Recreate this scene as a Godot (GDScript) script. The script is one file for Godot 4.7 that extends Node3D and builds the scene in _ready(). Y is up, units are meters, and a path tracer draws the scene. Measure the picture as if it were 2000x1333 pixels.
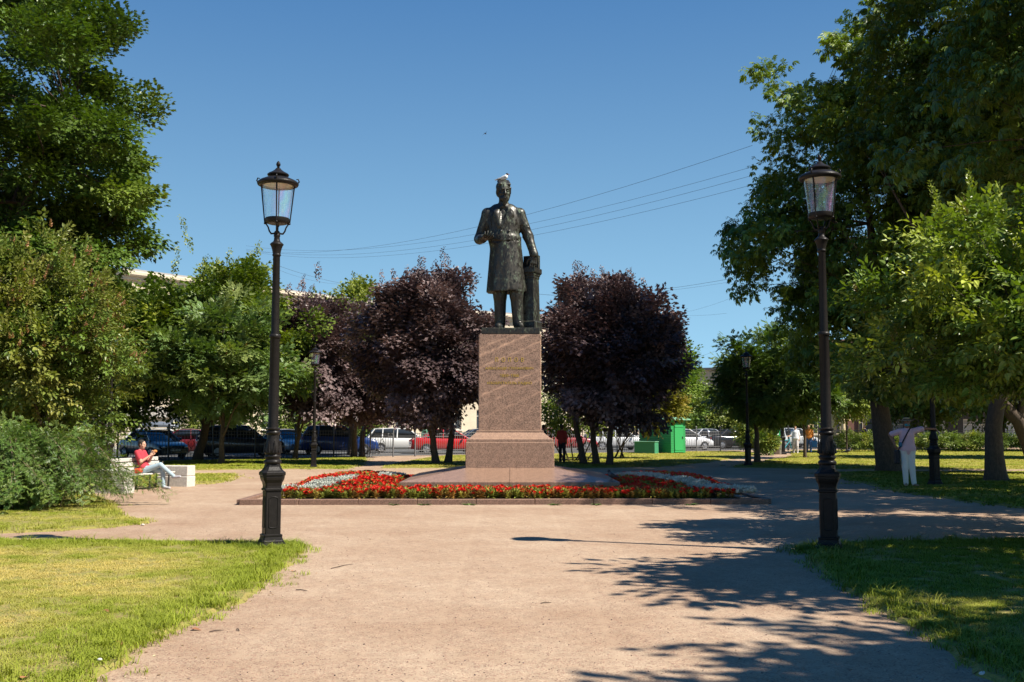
extends Node3D

var rng := RandomNumberGenerator.new()
var bark_mat: StandardMaterial3D
var gravel_mat: StandardMaterial3D
var iron: StandardMaterial3D
var granite: StandardMaterial3D
var bronze: StandardMaterial3D
var cream: StandardMaterial3D
var window_dark: StandardMaterial3D

func _ready() -> void:
	# camera: about 36 mm lens, tilted up a little, eye height
	var cam := Camera3D.new()
	cam.name = "camera"
	add_child(cam)
	cam.position = Vector3(0, 1.55, 0)
	cam.rotation_degrees = Vector3(4.83, 0, 0)
	cam.fov = 36.87
	cam.near = 0.1
	cam.far = 900.0
	# sky
	var sky := ProceduralSkyMaterial.new()
	sky.sky_top_color = lin(0.001, 0.054, 0.2)
	sky.sky_horizon_color = lin(0.235, 0.425, 0.55)
	sky.sky_curve = 0.1875
	sky.ground_bottom_color = lin(0.16, 0.15, 0.12)
	sky.ground_horizon_color = lin(0.34, 0.44, 0.52)
	sky.sun_angle_max = 3.0
	sky.sun_curve = 0.05
	var env := Environment.new()
	env.background_mode = Environment.BG_SKY
	env.sky = Sky.new()
	env.sky.sky_material = sky
	env.background_energy_multiplier = 1.0
	env.tonemap_mode = Environment.TONE_MAPPER_LINEAR
	env.tonemap_exposure = 1.9
	env.sdfgi_enabled = true
	env.ssao_enabled = true
	env.ssil_enabled = true
	var we := WorldEnvironment.new()
	we.name = "world_environment"
	we.environment = env
	add_child(we)
	# sun: high on the right, slightly before the monument
	var sun := DirectionalLight3D.new()
	sun.name = "sun"
	add_child(sun)
	var to_sun := Vector3(0.93, 0, 0.367).normalized() * cos(deg_to_rad(50.0)) + Vector3(0, sin(deg_to_rad(50.0)), 0)
	sun.look_at_from_position(to_sun * 50.0, Vector3.ZERO, Vector3.UP)
	sun.light_energy = 1.6
	sun.light_color = Color(1.0, 0.97, 0.92)
	sun.light_angular_distance = 0.5
	sun.shadow_enabled = true

	rng.seed = 11
	materials()
	ground_and_lawns()
	buildings()
	fences()
	monument()
	flower_bed()
	street_lamps()
	trees()
	cars()
	people()
	park_things()
	wires()
	grass()
	litter()

func materials() -> void:
	bark_mat = vmat(0.9)
	var w := 256
	var a := grey(noise(0.03, 5), w, w)
	var b := grey(noise(0.12, 6), w, w)
	var by := PackedByteArray()
	by.resize(w * w * 3)
	for i in w * w:
		var t := 0.35 + 0.65 * (a[i] * 0.5 + b[i] * 0.5) / 255.0
		by[i * 3] = int(118 * t)
		by[i * 3 + 1] = int(98 * t)
		by[i * 3 + 2] = int(80 * t)
	bark_mat.albedo_texture = tex(by, w, w)
	bark_mat.uv1_triplanar = true
	bark_mat.uv1_scale = Vector3(2.2, 0.6, 2.2)
	bark_mat.heightmap_enabled = true
	bark_mat.heightmap_scale = 2.0
	bark_mat.heightmap_texture = bark_mat.albedo_texture
	bark_mat.vertex_color_use_as_albedo = false

	iron = mat(0.034, 0.031, 0.029, 0.5, 0.0)
	var im := grey(noise(0.02, 31), w, w)
	var im2 := grey(noise(0.15, 32), w, w)
	var ib := PackedByteArray()
	ib.resize(w * w * 3)
	for i in w * w:
		var t := 0.72 + 0.28 * im[i] / 255.0 + 0.1 * (im2[i] / 255.0 - 0.5)
		ib[i * 3] = clampi(int(38 * t), 0, 255)
		ib[i * 3 + 1] = clampi(int(35 * t), 0, 255)
		ib[i * 3 + 2] = clampi(int(33 * t), 0, 255)
	iron.albedo_color = Color(1, 1, 1)
	iron.albedo_texture = tex(ib, w, w)
	tri_map(iron, 0.6)
	iron.roughness_texture = tex(im2, w, w, Image.FORMAT_L8)
	iron.roughness = 0.85
	iron.metallic_specular = 0.3

	# red-brown granite: coarse speckle of pink, grey and black grains
	granite = mat(1, 1, 1, 0.42)
	granite.albedo_texture = granite_texture(512, 512, 0.0)
	tri_map(granite, 0.9)

	# weathered bronze
	bronze = mat(1, 1, 1, 0.5, 0.35)
	var n1 := grey(noise(0.012, 41), 512, 512)
	var n2 := grey(noise(0.06, 42), 512, 512)
	var n3 := noise(0.03, 43)
	n3.domain_warp_enabled = true
	var n4 := grey(n3, 512, 512)
	var bb := PackedByteArray()
	bb.resize(512 * 512 * 3)
	for i in 512 * 512:
		var p := clampf((n1[i] * 0.5 + n2[i] * 0.3 + n4[i] * 0.2 - 144.0) / 60.0, 0.0, 1.0)
		var d := 0.75 + 0.5 * n2[i] / 255.0
		bb[i * 3] = int(lerpf(44, 108, p) * d)
		bb[i * 3 + 1] = int(lerpf(42, 124, p) * d)
		bb[i * 3 + 2] = int(lerpf(37, 102, p) * d)
	bronze.albedo_texture = tex(bb, 512, 512)
	bronze.uv1_triplanar = true
	bronze.uv1_scale = Vector3(0.9, 0.38, 0.9)
	bronze.roughness_texture = tex(n4, 512, 512, Image.FORMAT_L8)
	bronze.roughness = 1.0

	cream = mat(1, 1, 1, 0.85)
	var c1 := grey(noise(0.01, 51), w, w)
	var c2 := grey(noise(0.08, 52), w, w)
	var cb := PackedByteArray()
	cb.resize(w * w * 3)
	for i in w * w:
		var t := 0.86 + 0.1 * c1[i] / 255.0 + 0.06 * c2[i] / 255.0
		cb[i * 3] = int(205 * t)
		cb[i * 3 + 1] = int(190 * t)
		cb[i * 3 + 2] = int(165 * t)
	cream.albedo_texture = tex(cb, w, w)
	tri_map(cream, 6.0)
	window_dark = mat(0.03, 0.035, 0.04, 0.12)

func granite_texture(w: int, h: int, veins: float) -> ImageTexture:
	var f := noise(0.16, 21, FastNoiseLite.TYPE_CELLULAR, 1)
	f.cellular_return_type = FastNoiseLite.RETURN_CELL_VALUE
	var a := grey(f, w, h)
	var b := grey(noise(0.25, 22), w, h)
	var c := grey(noise(0.012, 23), w, h)
	var by := PackedByteArray()
	by.resize(w * h * 3)
	for y in h:
		for x in w:
			var i := y * w + x
			var g := a[i] / 255.0
			var r := 164.0
			var gg := 132.0
			var bl := 110.0
			if g < 0.28:
				r = 128.0
				gg = 102.0
				bl = 84.0
			elif g > 0.76:
				r = 180.0
				gg = 147.0
				bl = 124.0
			var t := 0.8 + 0.22 * b[i] / 255.0 + 0.16 * (c[i] / 255.0 - 0.5)
			if veins > 0.0:
				# pale veins rising to the right
				var u := float(x) / w
				var vv := float(y) / h * 2.2
				var k := (u * 0.62 + vv) + 0.05 * (c[i] / 255.0 - 0.5) + 0.03 * (b[i] / 255.0 - 0.5)
				for q in [[0.34, 0.022, 0.7], [0.50, 0.03, 1.0], [0.78, 0.022, 0.8], [0.92, 0.016, 0.5], [1.43, 0.028, 0.75], [1.66, 0.02, 0.4], [1.95, 0.02, 0.45], [2.3, 0.03, 0.2]]:
					var e := (k - float(q[0])) / float(q[1])
					var sgn := 0.55 + 0.9 * (c[(i + 7777) % (w * h)] / 255.0 - 0.3)
					var m: float = exp(-e * e) * veins * float(q[2]) * clampf(sgn, 0.2, 1.0)
					r = lerpf(r, 232.0, m * 0.95)
					gg = lerpf(gg, 190.0, m * 0.9)
					bl = lerpf(bl, 160.0, m * 0.85)
			by[i * 3] = clampi(int(r * t), 0, 255)
			by[i * 3 + 1] = clampi(int(gg * t), 0, 255)
			by[i * 3 + 2] = clampi(int(bl * t), 0, 255)
	return tex(by, w, h)

# ---------------------------------------------------------------- helpers
func lin(r: float, g: float, b: float) -> Color:
	return Color(r, g, b).linear_to_srgb()

func mat(r: float, g: float, b: float, rough := 0.8, metal := 0.0) -> StandardMaterial3D:
	var m := StandardMaterial3D.new()
	m.albedo_color = lin(r, g, b)
	m.roughness = rough
	m.metallic = metal
	return m

func vmat(rough := 0.8, metal := 0.0) -> StandardMaterial3D:
	var m := mat(1, 1, 1, rough, metal)
	m.vertex_color_use_as_albedo = true
	return m

class Geo:
	var v := PackedVector3Array()
	var n := PackedVector3Array()
	var uv := PackedVector2Array()
	var c := PackedColorArray()
	var ix := PackedInt32Array()
	var col := Color(1, 1, 1)
	var xf := Transform3D()

	func vert(p: Vector3, nn: Vector3, u := Vector2.ZERO) -> int:
		v.append(xf * p)
		n.append((xf.basis * nn).normalized())
		uv.append(u)
		c.append(col)
		return v.size() - 1

	func tri(a: int, b: int, d: int) -> void:
		var g := (v[b] - v[a]).cross(v[d] - v[a])
		if g.dot(n[a] + n[b] + n[d]) > 0.0:
			ix.append_array([a, d, b])
		else:
			ix.append_array([a, b, d])

	func flat(pts: Array, nn: Vector3) -> void:
		var s := v.size()
		for p in pts:
			vert(p, nn, Vector2(p.x + p.z, p.y))
		for i in range(1, pts.size() - 1):
			tri(s, s + i, s + i + 1)

	func face(a: Vector3, b: Vector3, d: Vector3, e: Vector3, out: Vector3) -> void:
		var g := (b - a).cross(d - a).normalized()
		if g.dot(out) < 0.0:
			g = -g
		flat([a, b, d, e], g)

	func tri3(a: Vector3, b: Vector3, d: Vector3, out: Vector3) -> void:
		var g := (b - a).cross(d - a).normalized()
		if g.dot(out) < 0.0:
			g = -g
		flat([a, b, d], g)

	# box with small chamfers on all edges (ch = 0 for plain)
	func box(ctr: Vector3, size: Vector3, ch := 0.0, bs := Basis()) -> void:
		var h := size * 0.5
		var keep := xf
		xf = keep * Transform3D(bs, ctr)
		if ch <= 0.0:
			for ax in 3:
				for s in [-1.0, 1.0]:
					var nn := Vector3.ZERO
					nn[ax] = s
					var a := (ax + 1) % 3
					var b := (ax + 2) % 3
					var pts := []
					for q in [[-1, -1], [1, -1], [1, 1], [-1, 1]]:
						var p := Vector3.ZERO
						p[ax] = s * h[ax]
						p[a] = q[0] * h[a]
						p[b] = q[1] * h[b]
						pts.append(p)
					flat(pts, nn)
		else:
			for ax in 3:
				for s in [-1.0, 1.0]:
					var nn := Vector3.ZERO
					nn[ax] = s
					var a := (ax + 1) % 3
					var b := (ax + 2) % 3
					var pts := []
					for q in [[-1, -1], [1, -1], [1, 1], [-1, 1]]:
						var p := Vector3.ZERO
						p[ax] = s * h[ax]
						p[a] = q[0] * (h[a] - ch)
						p[b] = q[1] * (h[b] - ch)
						pts.append(p)
					flat(pts, nn)
				var a2 := (ax + 1) % 3
				var b2 := (ax + 2) % 3
				for sa in [-1.0, 1.0]:
					for sb in [-1.0, 1.0]:
						var e := []
						for k in [[-1.0, 0], [1.0, 0], [1.0, 1], [-1.0, 1]]:
							var p := Vector3.ZERO
							p[ax] = k[0] * (h[ax] - ch)
							p[a2] = sa * (h[a2] - (ch if k[1] == 1 else 0.0))
							p[b2] = sb * (h[b2] - (0.0 if k[1] == 1 else ch))
							e.append(p)
						var nn := Vector3.ZERO
						nn[a2] = sa
						nn[b2] = sb
						flat(e, nn.normalized())
			for sx in [-1.0, 1.0]:
				for sy in [-1.0, 1.0]:
					for sz in [-1.0, 1.0]:
						var s := Vector3(sx, sy, sz)
						var e := []
						for k in 3:
							var p := Vector3.ZERO
							for ax in 3:
								p[ax] = s[ax] * (h[ax] - (0.0 if ax == k else ch))
							e.append(p)
						flat(e, s.normalized())
		xf = keep

	# tube along points, smooth
	func tube(pts: Array, rad: Array, sides := 8, cap := true) -> void:
		var m := pts.size()
		var s := v.size()
		var prev := Vector3.ZERO
		for i in m:
			var t: Vector3 = (pts[mini(i + 1, m - 1)] - pts[maxi(i - 1, 0)]).normalized()
			if prev == Vector3.ZERO:
				prev = t.cross(Vector3(0.31, 0.2, 0.93)).normalized() if absf(t.y) > 0.5 else t.cross(Vector3.UP).normalized()
			prev = (prev - t * prev.dot(t)).normalized()
			var bb := t.cross(prev)
			for k in sides + 1:
				var a := TAU * k / sides
				var d := prev * cos(a) + bb * sin(a)
				vert(pts[i] + d * float(rad[i]), d, Vector2(float(k) / sides, float(i)))
		for i in m - 1:
			for k in sides:
				var q := s + i * (sides + 1) + k
				tri(q, q + 1, q + sides + 2)
				tri(q, q + sides + 2, q + sides + 1)
		if cap:
			for e in [0, m - 1]:
				var t: Vector3 = (pts[1] - pts[0]).normalized() * -1.0 if e == 0 else (pts[m - 1] - pts[m - 2]).normalized()
				var b := v.size()
				for k in sides:
					var o: int = s + int(e) * (sides + 1) + k
					v.append(v[o])
					n.append((xf.basis * t).normalized())
					uv.append(Vector2.ZERO)
					c.append(col)
				for k in range(1, sides - 1):
					tri(b, b + k, b + k + 1)

	# profile: [[r, y], ...]; a profile point with a third value true starts a crease
	func lathe(prof: Array, sides := 24, flutes := 0, depth := 0.0, square := false) -> void:
		for i in prof.size() - 1:
			var p0: Array = prof[i]
			var p1: Array = prof[i + 1]
			var s := v.size()
			for e in 2:
				var p: Array = p0 if e == 0 else p1
				for k in sides + 1:
					var a := TAU * k / sides
					var r: float = p[0]
					if flutes > 0:
						r *= 1.0 - depth * pow(absf(cos(a * flutes * 0.5)), 1.5)
					var d := Vector3(cos(a), 0, sin(a))
					vert(Vector3(d.x * r, p[1], d.z * r), _lnorm(prof, i + e, i, d), Vector2(float(k) / sides, float(p[1])))
			for k in sides:
				var q := s + k
				if p0[0] > 1e-5:
					tri(q, q + 1, q + sides + 2)
				if p1[0] > 1e-5:
					tri(q, q + sides + 2, q + sides + 1)

	func _lnorm(prof: Array, at: int, seg: int, d: Vector3) -> Vector3:
		var sn := func(i: int) -> Vector2:
			var a: Array = prof[i]
			var b: Array = prof[i + 1]
			return Vector2(b[1] - a[1], a[0] - b[0]).normalized()
		var mine: Vector2 = sn.call(seg)
		var o := mine
		if at > 0 and at < prof.size() - 1:
			var other: Vector2 = sn.call(at - 1 if at == seg else at)
			if other.dot(mine) > 0.55:
				o = (mine + other).normalized()
		return Vector3(d.x * o.x, o.y, d.z * o.x)

	# stack of rounded-square rings: [[half, y, chamfer], ...] flat shaded
	func stack(prof: Array) -> void:
		for i in prof.size() - 1:
			var A := _ring(prof[i])
			var B := _ring(prof[i + 1])
			for k in A.size():
				var k2 := (k + 1) % A.size()
				var mid: Vector3 = (A[k] + A[k2] + B[k] + B[k2]) * 0.25
				var out := Vector3(mid.x, 0, mid.z).normalized()
				if prof[i][1] == prof[i + 1][1]:
					out = Vector3(0, 1 if prof[i][0] > prof[i + 1][0] else -1, 0)
				face(A[k], A[k2], B[k2], B[k], out)
		var T := _ring(prof[prof.size() - 1])
		flat(T, Vector3.UP)

	func _ring(p: Array) -> Array:
		var h: float = p[0]
		var ch: float = p[2] if p.size() > 2 else h * 0.12
		var y: float = p[1]
		return [Vector3(h, y, h - ch), Vector3(h - ch, y, h), Vector3(-h + ch, y, h), Vector3(-h, y, h - ch), Vector3(-h, y, -h + ch), Vector3(-h + ch, y, -h), Vector3(h - ch, y, -h), Vector3(h, y, -h + ch)]

	func sphere(ctr: Vector3, r: Vector3, seg := 10, rows := 7) -> void:
		var s := v.size()
		for j in rows + 1:
			var t := PI * j / rows
			for i in seg + 1:
				var a := TAU * i / seg
				var d := Vector3(sin(t) * cos(a), cos(t), sin(t) * sin(a))
				vert(ctr + d * r, (d / r).normalized(), Vector2(float(i) / seg, float(j) / rows))
		for j in rows:
			for i in seg:
				var q := s + j * (seg + 1) + i
				if j > 0:
					tri(q, q + 1, q + seg + 2)
				if j < rows - 1:
					tri(q, q + seg + 2, q + seg + 1)

	# flat outline in xy extruded along z from z0 to z1
	func prism(poly: PackedVector2Array, z0: float, z1: float) -> void:
		var t := Geometry2D.triangulate_polygon(poly)
		for e in [[z0, -1.0], [z1, 1.0]]:
			var s := v.size()
			for p in poly:
				vert(Vector3(p.x, p.y, e[0]), Vector3(0, 0, signf(z1 - z0) * e[1]), p)
			for i in range(0, t.size(), 3):
				tri(s + t[i], s + t[i + 1], s + t[i + 2])
		var area := 0.0
		for i in poly.size():
			area += poly[i].cross(poly[(i + 1) % poly.size()])
		for i in poly.size():
			var a := poly[i]
			var b := poly[(i + 1) % poly.size()]
			var d := (b - a).normalized()
			var o := Vector3(d.y, -d.x, 0) * (1.0 if area > 0 else -1.0)
			flat([Vector3(a.x, a.y, z0), Vector3(b.x, b.y, z0), Vector3(b.x, b.y, z1), Vector3(a.x, a.y, z1)], o)

	func mesh() -> ArrayMesh:
		var a := []
		a.resize(Mesh.ARRAY_MAX)
		a[Mesh.ARRAY_VERTEX] = v
		a[Mesh.ARRAY_NORMAL] = n
		a[Mesh.ARRAY_TEX_UV] = uv
		a[Mesh.ARRAY_COLOR] = c
		a[Mesh.ARRAY_INDEX] = ix
		var m := ArrayMesh.new()
		m.add_surface_from_arrays(Mesh.PRIMITIVE_TRIANGLES, a)
		return m

var taken := {}

func numbered(called: String) -> String:
	if not taken.has(called):
		taken[called] = 0
		return called
	taken[called] += 1
	return "%s_%03d" % [called, taken[called]]

func tag(o: Node, label: String, category: String, group := "") -> void:
	o.set_meta("label", label)
	o.set_meta("category", category)
	if group != "":
		o.set_meta("group", group)

func thing(called: String, label: String, category: String, at := Vector3.ZERO, turn := 0.0, group := "") -> Node3D:
	var o := Node3D.new()
	o.name = numbered(called)
	add_child(o)
	o.position = at
	o.rotation.y = turn
	tag(o, label, category, group)
	return o

func put(called: String, g: Variant, m: Material, parent: Node = null) -> MeshInstance3D:
	var o := MeshInstance3D.new()
	o.mesh = g.mesh() if g is Geo else g
	o.material_override = m
	if parent == null or parent == self:
		o.name = numbered(called)
		add_child(o)
	else:
		var k := 0
		var nm := called
		while parent.has_node(nm):
			k += 1
			nm = "%s_%03d" % [called, k]
		o.name = nm
		parent.add_child(o, true)
	return o

func structure(called: String, g: Variant, m: Material) -> MeshInstance3D:
	var o := put(called, g, m)
	o.set_meta("kind", "structure")
	return o

func copy(o: Node3D, label: String, at: Vector3, turn := 0.0, scl := 1.0) -> Node3D:
	var c: Node3D = o.duplicate()
	c.name = numbered(String(o.name).rstrip("0123456789").rstrip("_") if String(o.name).right(3).is_valid_int() else String(o.name))
	add_child(c)
	c.position = at
	c.rotation.y = turn
	c.scale = Vector3.ONE * scl
	c.set_meta("label", label)
	return c

# many copies of one mesh; rows of 16 numbers, see push_row
class Many:
	var buf := PackedFloat32Array()
	var count := 0
	func add(b: Basis, o: Vector3, c: Color) -> void:
		buf.append_array([b.x.x, b.y.x, b.z.x, o.x, b.x.y, b.y.y, b.z.y, o.y, b.x.z, b.y.z, b.z.z, o.z, c.r, c.g, c.b, 1.0])
		count += 1

func scatter(called: String, many: Many, mesh: Mesh, m: Material, parent: Node = null) -> MultiMeshInstance3D:
	var mm := MultiMesh.new()
	mm.transform_format = MultiMesh.TRANSFORM_3D
	mm.use_colors = true
	mm.mesh = mesh
	mm.instance_count = many.count
	for i in many.count:
		var k := i * 16
		var t := Transform3D(Basis(Vector3(many.buf[k], many.buf[k + 4], many.buf[k + 8]), Vector3(many.buf[k + 1], many.buf[k + 5], many.buf[k + 9]), Vector3(many.buf[k + 2], many.buf[k + 6], many.buf[k + 10])), Vector3(many.buf[k + 3], many.buf[k + 7], many.buf[k + 11]))
		mm.set_instance_transform(i, t)
		mm.set_instance_color(i, Color(many.buf[k + 12], many.buf[k + 13], many.buf[k + 14]))
	var o := MultiMeshInstance3D.new()
	o.multimesh = mm
	o.material_override = m
	o.set_meta("kind", "stuff")
	if parent == null:
		o.name = numbered(called)
		add_child(o)
	else:
		o.name = called
		parent.add_child(o, true)
	return o

func rot_to(y: Vector3, z: Vector3) -> Basis:
	# basis whose y axis follows y and whose z axis leans towards z
	y = y.normalized()
	var x := y.cross(z)
	if x.length() < 0.01:
		x = y.cross(Vector3(0.7, 0.1, 0.7))
	x = x.normalized()
	return Basis(x, y, x.cross(y))

func rv() -> Vector3:
	return Vector3(rng.randfn(), rng.randfn(), rng.randfn()).normalized()

# texture from a per-pixel function
func noise(freq: float, seed_: int, kind := FastNoiseLite.TYPE_SIMPLEX_SMOOTH, oct := 4) -> FastNoiseLite:
	var f := FastNoiseLite.new()
	f.seed = seed_
	f.frequency = freq
	f.noise_type = kind
	f.fractal_octaves = oct
	return f

func grey(f: FastNoiseLite, w: int, h: int) -> PackedByteArray:
	var im := f.get_seamless_image(w, h)
	im.convert(Image.FORMAT_L8)
	return im.get_data()

func tex(bytes: PackedByteArray, w: int, h: int, fmt := Image.FORMAT_RGB8) -> ImageTexture:
	return ImageTexture.create_from_image(Image.create_from_data(w, h, false, fmt, bytes))

func tri_map(m: StandardMaterial3D, metres: float, in_world := false) -> void:
	m.uv1_triplanar = true
	m.uv1_world_triplanar = in_world
	m.uv1_scale = Vector3.ONE / metres
# ---------------------------------------------------------------- bodies as one skin
class Body:
	# prims: [kind, inverse transform, scale, a, b, ra, rb, blend, colour index]
	var prims := []
	var cell := 0.012
	var cols := [Color(1, 1, 1)]

	# tapered limb; squash < 1 flattens it along axis `flat_axis` (in world)
	func limb(a: Vector3, b: Vector3, ra: float, rb: float, k := 0.03, c := 0, squash := 1.0, flat_axis := Vector3(0, 0, 1)) -> void:
		var inv := Transform3D()
		var sc := 1.0
		if squash != 1.0:
			var z := flat_axis.normalized()
			var x := z.cross(Vector3(0.13, 1, 0.07)).normalized()
			var bs := Basis(x, z.cross(x), z * squash)
			inv = Transform3D(bs, (a + b) * 0.5).affine_inverse()
			sc = minf(1.0, squash)
		prims.append([0, inv, sc, inv * a, inv * b, ra, rb, k, c, _box([a, b], maxf(ra, rb) * maxf(1.0, squash))])

	func ball(o: Vector3, r: Vector3, k := 0.02, c := 0, bs := Basis()) -> void:
		var m := minf(r.x, minf(r.y, r.z))
		var inv := Transform3D(bs * Basis.from_scale(r), o).affine_inverse()
		prims.append([1, inv, m, Vector3.ZERO, Vector3.ZERO, 1.0, 0.0, k, c, _box([o], maxf(r.x, maxf(r.y, r.z)))])

	func hollow(o: Vector3, r: Vector3, k := 0.02, bs := Basis()) -> void:
		ball(o, r, k, -1, bs)

	func groove(a: Vector3, b: Vector3, ra: float, rb: float, k := 0.006) -> void:
		prims.append([0, Transform3D(), 1.0, a, b, ra, rb, k, -1, _box([a, b], maxf(ra, rb))])

	func block(o: Vector3, half: Vector3, round_: float, k := 0.01, c := 0, bs := Basis()) -> void:
		prims.append([2, Transform3D(bs, o).affine_inverse(), 1.0, half - Vector3.ONE * round_, Vector3.ZERO, round_, 0.0, k, c, _box([o], half.length())])

	# elliptical skirt from y0 (rx, rz) to y1, with folds
	func skirt(o: Vector3, y0: float, y1: float, r0: Vector2, r1: Vector2, folds: int, amp: float, k := 0.02, c := 0, shift := Vector3.ZERO) -> void:
		prims.append([3, Transform3D(Basis(), o).affine_inverse(), 1.0, Vector3(y0, y1, folds), Vector3(r0.x, r0.y, amp), r1.x, r1.y, k, c, AABB(o + Vector3(-maxf(r0.x, r1.x) * 1.2, y0, -maxf(r0.y, r1.y) * 1.2), Vector3(maxf(r0.x, r1.x) * 2.4, y1 - y0, maxf(r0.y, r1.y) * 2.4)), shift])

	func _box(pts: Array, r: float) -> AABB:
		var b := AABB(pts[0], Vector3.ZERO)
		for p in pts:
			b = b.expand(p)
		return b.grow(r)

	func build(g: Geo) -> void:
		var all: AABB = prims[0][9]
		for p in prims:
			if p[8] >= 0:
				all = all.merge(p[9])
		all = all.grow(cell * 3.0)
		var o := all.position
		var nx := int(all.size.x / cell) + 2
		var ny := int(all.size.y / cell) + 2
		var nz := int(all.size.z / cell) + 2
		var f := PackedFloat32Array()
		f.resize(nx * ny * nz)
		f.fill(9.0)
		var ci := PackedInt32Array()
		ci.resize(nx * ny * nz)
		for p in prims:
			var bb: AABB = p[9]
			var k: float = p[7]
			bb = bb.grow(k + cell * 2.5)
			var lo := ((bb.position - o) / cell).floor()
			var hi := ((bb.end - o) / cell).ceil()
			var inv: Transform3D = p[1]
			var sc: float = p[2]
			var kind: int = p[0]
			var a: Vector3 = p[3]
			var b: Vector3 = p[4]
			var ra: float = p[5]
			var rb: float = p[6]
			var cc: int = p[8]
			var ab := b - a
			var l2 := maxf(ab.length_squared(), 1e-9)
			for z in range(maxi(0, int(lo.z)), mini(nz, int(hi.z) + 1)):
				for y in range(maxi(0, int(lo.y)), mini(ny, int(hi.y) + 1)):
					var i := (z * ny + y) * nx + maxi(0, int(lo.x))
					for x in range(maxi(0, int(lo.x)), mini(nx, int(hi.x) + 1)):
						var q := inv * (o + Vector3(x, y, z) * cell)
						var d: float
						if kind == 0:
							var t := clampf((q - a).dot(ab) / l2, 0.0, 1.0)
							d = ((q - a - ab * t).length() - lerpf(ra, rb, t)) * sc
						elif kind == 1:
							d = (q.length() - 1.0) * sc
						elif kind == 2:
							var e := q.abs() - a
							d = Vector3(maxf(e.x, 0), maxf(e.y, 0), maxf(e.z, 0)).length() + minf(maxf(e.x, maxf(e.y, e.z)), 0.0) - ra
						else:
							var t := (q.y - a.x) / (a.y - a.x)
							var tc := clampf(t, 0.0, 1.0)
							var sh: Vector3 = p[10]
							var qx := q.x - sh.x * (1.0 - tc)
							var qz := q.z - sh.z * (1.0 - tc)
							var rx := lerpf(b.x, ra, tc)
							var rz := lerpf(b.y, rb, tc)
							var an := atan2(qz / rz, qx / rx)
							var fo := 1.0 + b.z * (1.0 - tc) * sin(an * a.z + 0.7)
							d = (Vector2(qx / rx, qz / rz).length() - fo) * minf(rx, rz)
							d = maxf(d, maxf(a.x - q.y, q.y - a.y))
						var w := f[i]
						if cc < 0:
							var h := clampf(0.5 - 0.5 * (w + d) / k, 0.0, 1.0)
							f[i] = lerpf(w, -d, h) + k * h * (1.0 - h)
						else:
							if d < w:
								ci[i] = cc
							if w < d - k:
								pass
							elif d < w - k:
								f[i] = d
							else:
								var h := 0.5 + 0.5 * (w - d) / k
								f[i] = lerpf(w, d, h) - k * h * (1.0 - h)
						i += 1
		# surface nets
		var id := PackedInt32Array()
		id.resize(nx * ny * nz)
		id.fill(-1)
		var sx := 1
		var sy := nx
		var sz := nx * ny
		var off := [0, sx, sy, sx + sy, sz, sx + sz, sy + sz, sx + sy + sz]
		var first := g.v.size()
		for z in nz - 1:
			for y in ny - 1:
				var i := (z * ny + y) * nx
				for x in nx - 1:
					var neg := 0
					if f[i] < 0.0: neg += 1
					if f[i + 1] < 0.0: neg += 1
					if f[i + sy] < 0.0: neg += 1
					if f[i + sy + 1] < 0.0: neg += 1
					if f[i + sz] < 0.0: neg += 1
					if f[i + sz + 1] < 0.0: neg += 1
					if f[i + sz + sy] < 0.0: neg += 1
					if f[i + sz + sy + 1] < 0.0: neg += 1
					if neg > 0 and neg < 8:
						var s := Vector3.ZERO
						var m := 0.0
						for e in EDGES:
							var fa: float = f[i + off[e[0]]]
							var fb: float = f[i + off[e[1]]]
							if (fa < 0.0) != (fb < 0.0):
								s += CORNER[e[0]].lerp(CORNER[e[1]], fa / (fa - fb))
								m += 1.0
						id[i] = g.v.size()
						var best := 9.0
						var bc := 0
						for k in 8:
							if f[i + off[k]] < best:
								best = f[i + off[k]]
								bc = ci[i + off[k]]
						g.v.append(g.xf * (o + (Vector3(x, y, z) + s / m) * cell))
						var gr := Vector3(f[i + sx] - f[i] + f[i + sx + sy + sz] - f[i + sy + sz], f[i + sy] - f[i] + f[i + sx + sy + sz] - f[i + sx + sz], f[i + sz] - f[i] + f[i + sx + sy + sz] - f[i + sx + sy])
						g.n.append((g.xf.basis * gr).normalized())
						g.uv.append(Vector2.ZERO)
						g.c.append(cols[bc])
					i += 1
		for z in range(1, nz - 1):
			for y in range(1, ny - 1):
				var i := (z * ny + y) * nx + 1
				for x in range(1, nx - 1):
					var here := f[i] < 0.0
					if here != (f[i + sx] < 0.0):
						_quad(g, id[i - sy - sz], id[i - sz], id[i], id[i - sy])
					if here != (f[i + sy] < 0.0):
						_quad(g, id[i - sx - sz], id[i - sz], id[i], id[i - sx])
					if here != (f[i + sz] < 0.0):
						_quad(g, id[i - sx - sy], id[i - sy], id[i], id[i - sx])
					i += 1
		# smooth normals from the faces
		var acc := PackedVector3Array()
		acc.resize(g.v.size() - first)
		for t in range(0, g.ix.size(), 3):
			if g.ix[t] < first:
				continue
			var nn := (g.v[g.ix[t + 2]] - g.v[g.ix[t]]).cross(g.v[g.ix[t + 1]] - g.v[g.ix[t]])
			for k in 3:
				acc[g.ix[t + k] - first] += nn
		for k in acc.size():
			if acc[k].length() > 1e-12:
				g.n[first + k] = acc[k].normalized()

	func _quad(g: Geo, a: int, b: int, d: int, e: int) -> void:
		if a < 0 or b < 0 or d < 0 or e < 0:
			return
		g.tri(a, b, d)
		g.tri(a, d, e)

	const CORNER := [Vector3(0, 0, 0), Vector3(1, 0, 0), Vector3(0, 1, 0), Vector3(1, 1, 0), Vector3(0, 0, 1), Vector3(1, 0, 1), Vector3(0, 1, 1), Vector3(1, 1, 1)]
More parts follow.
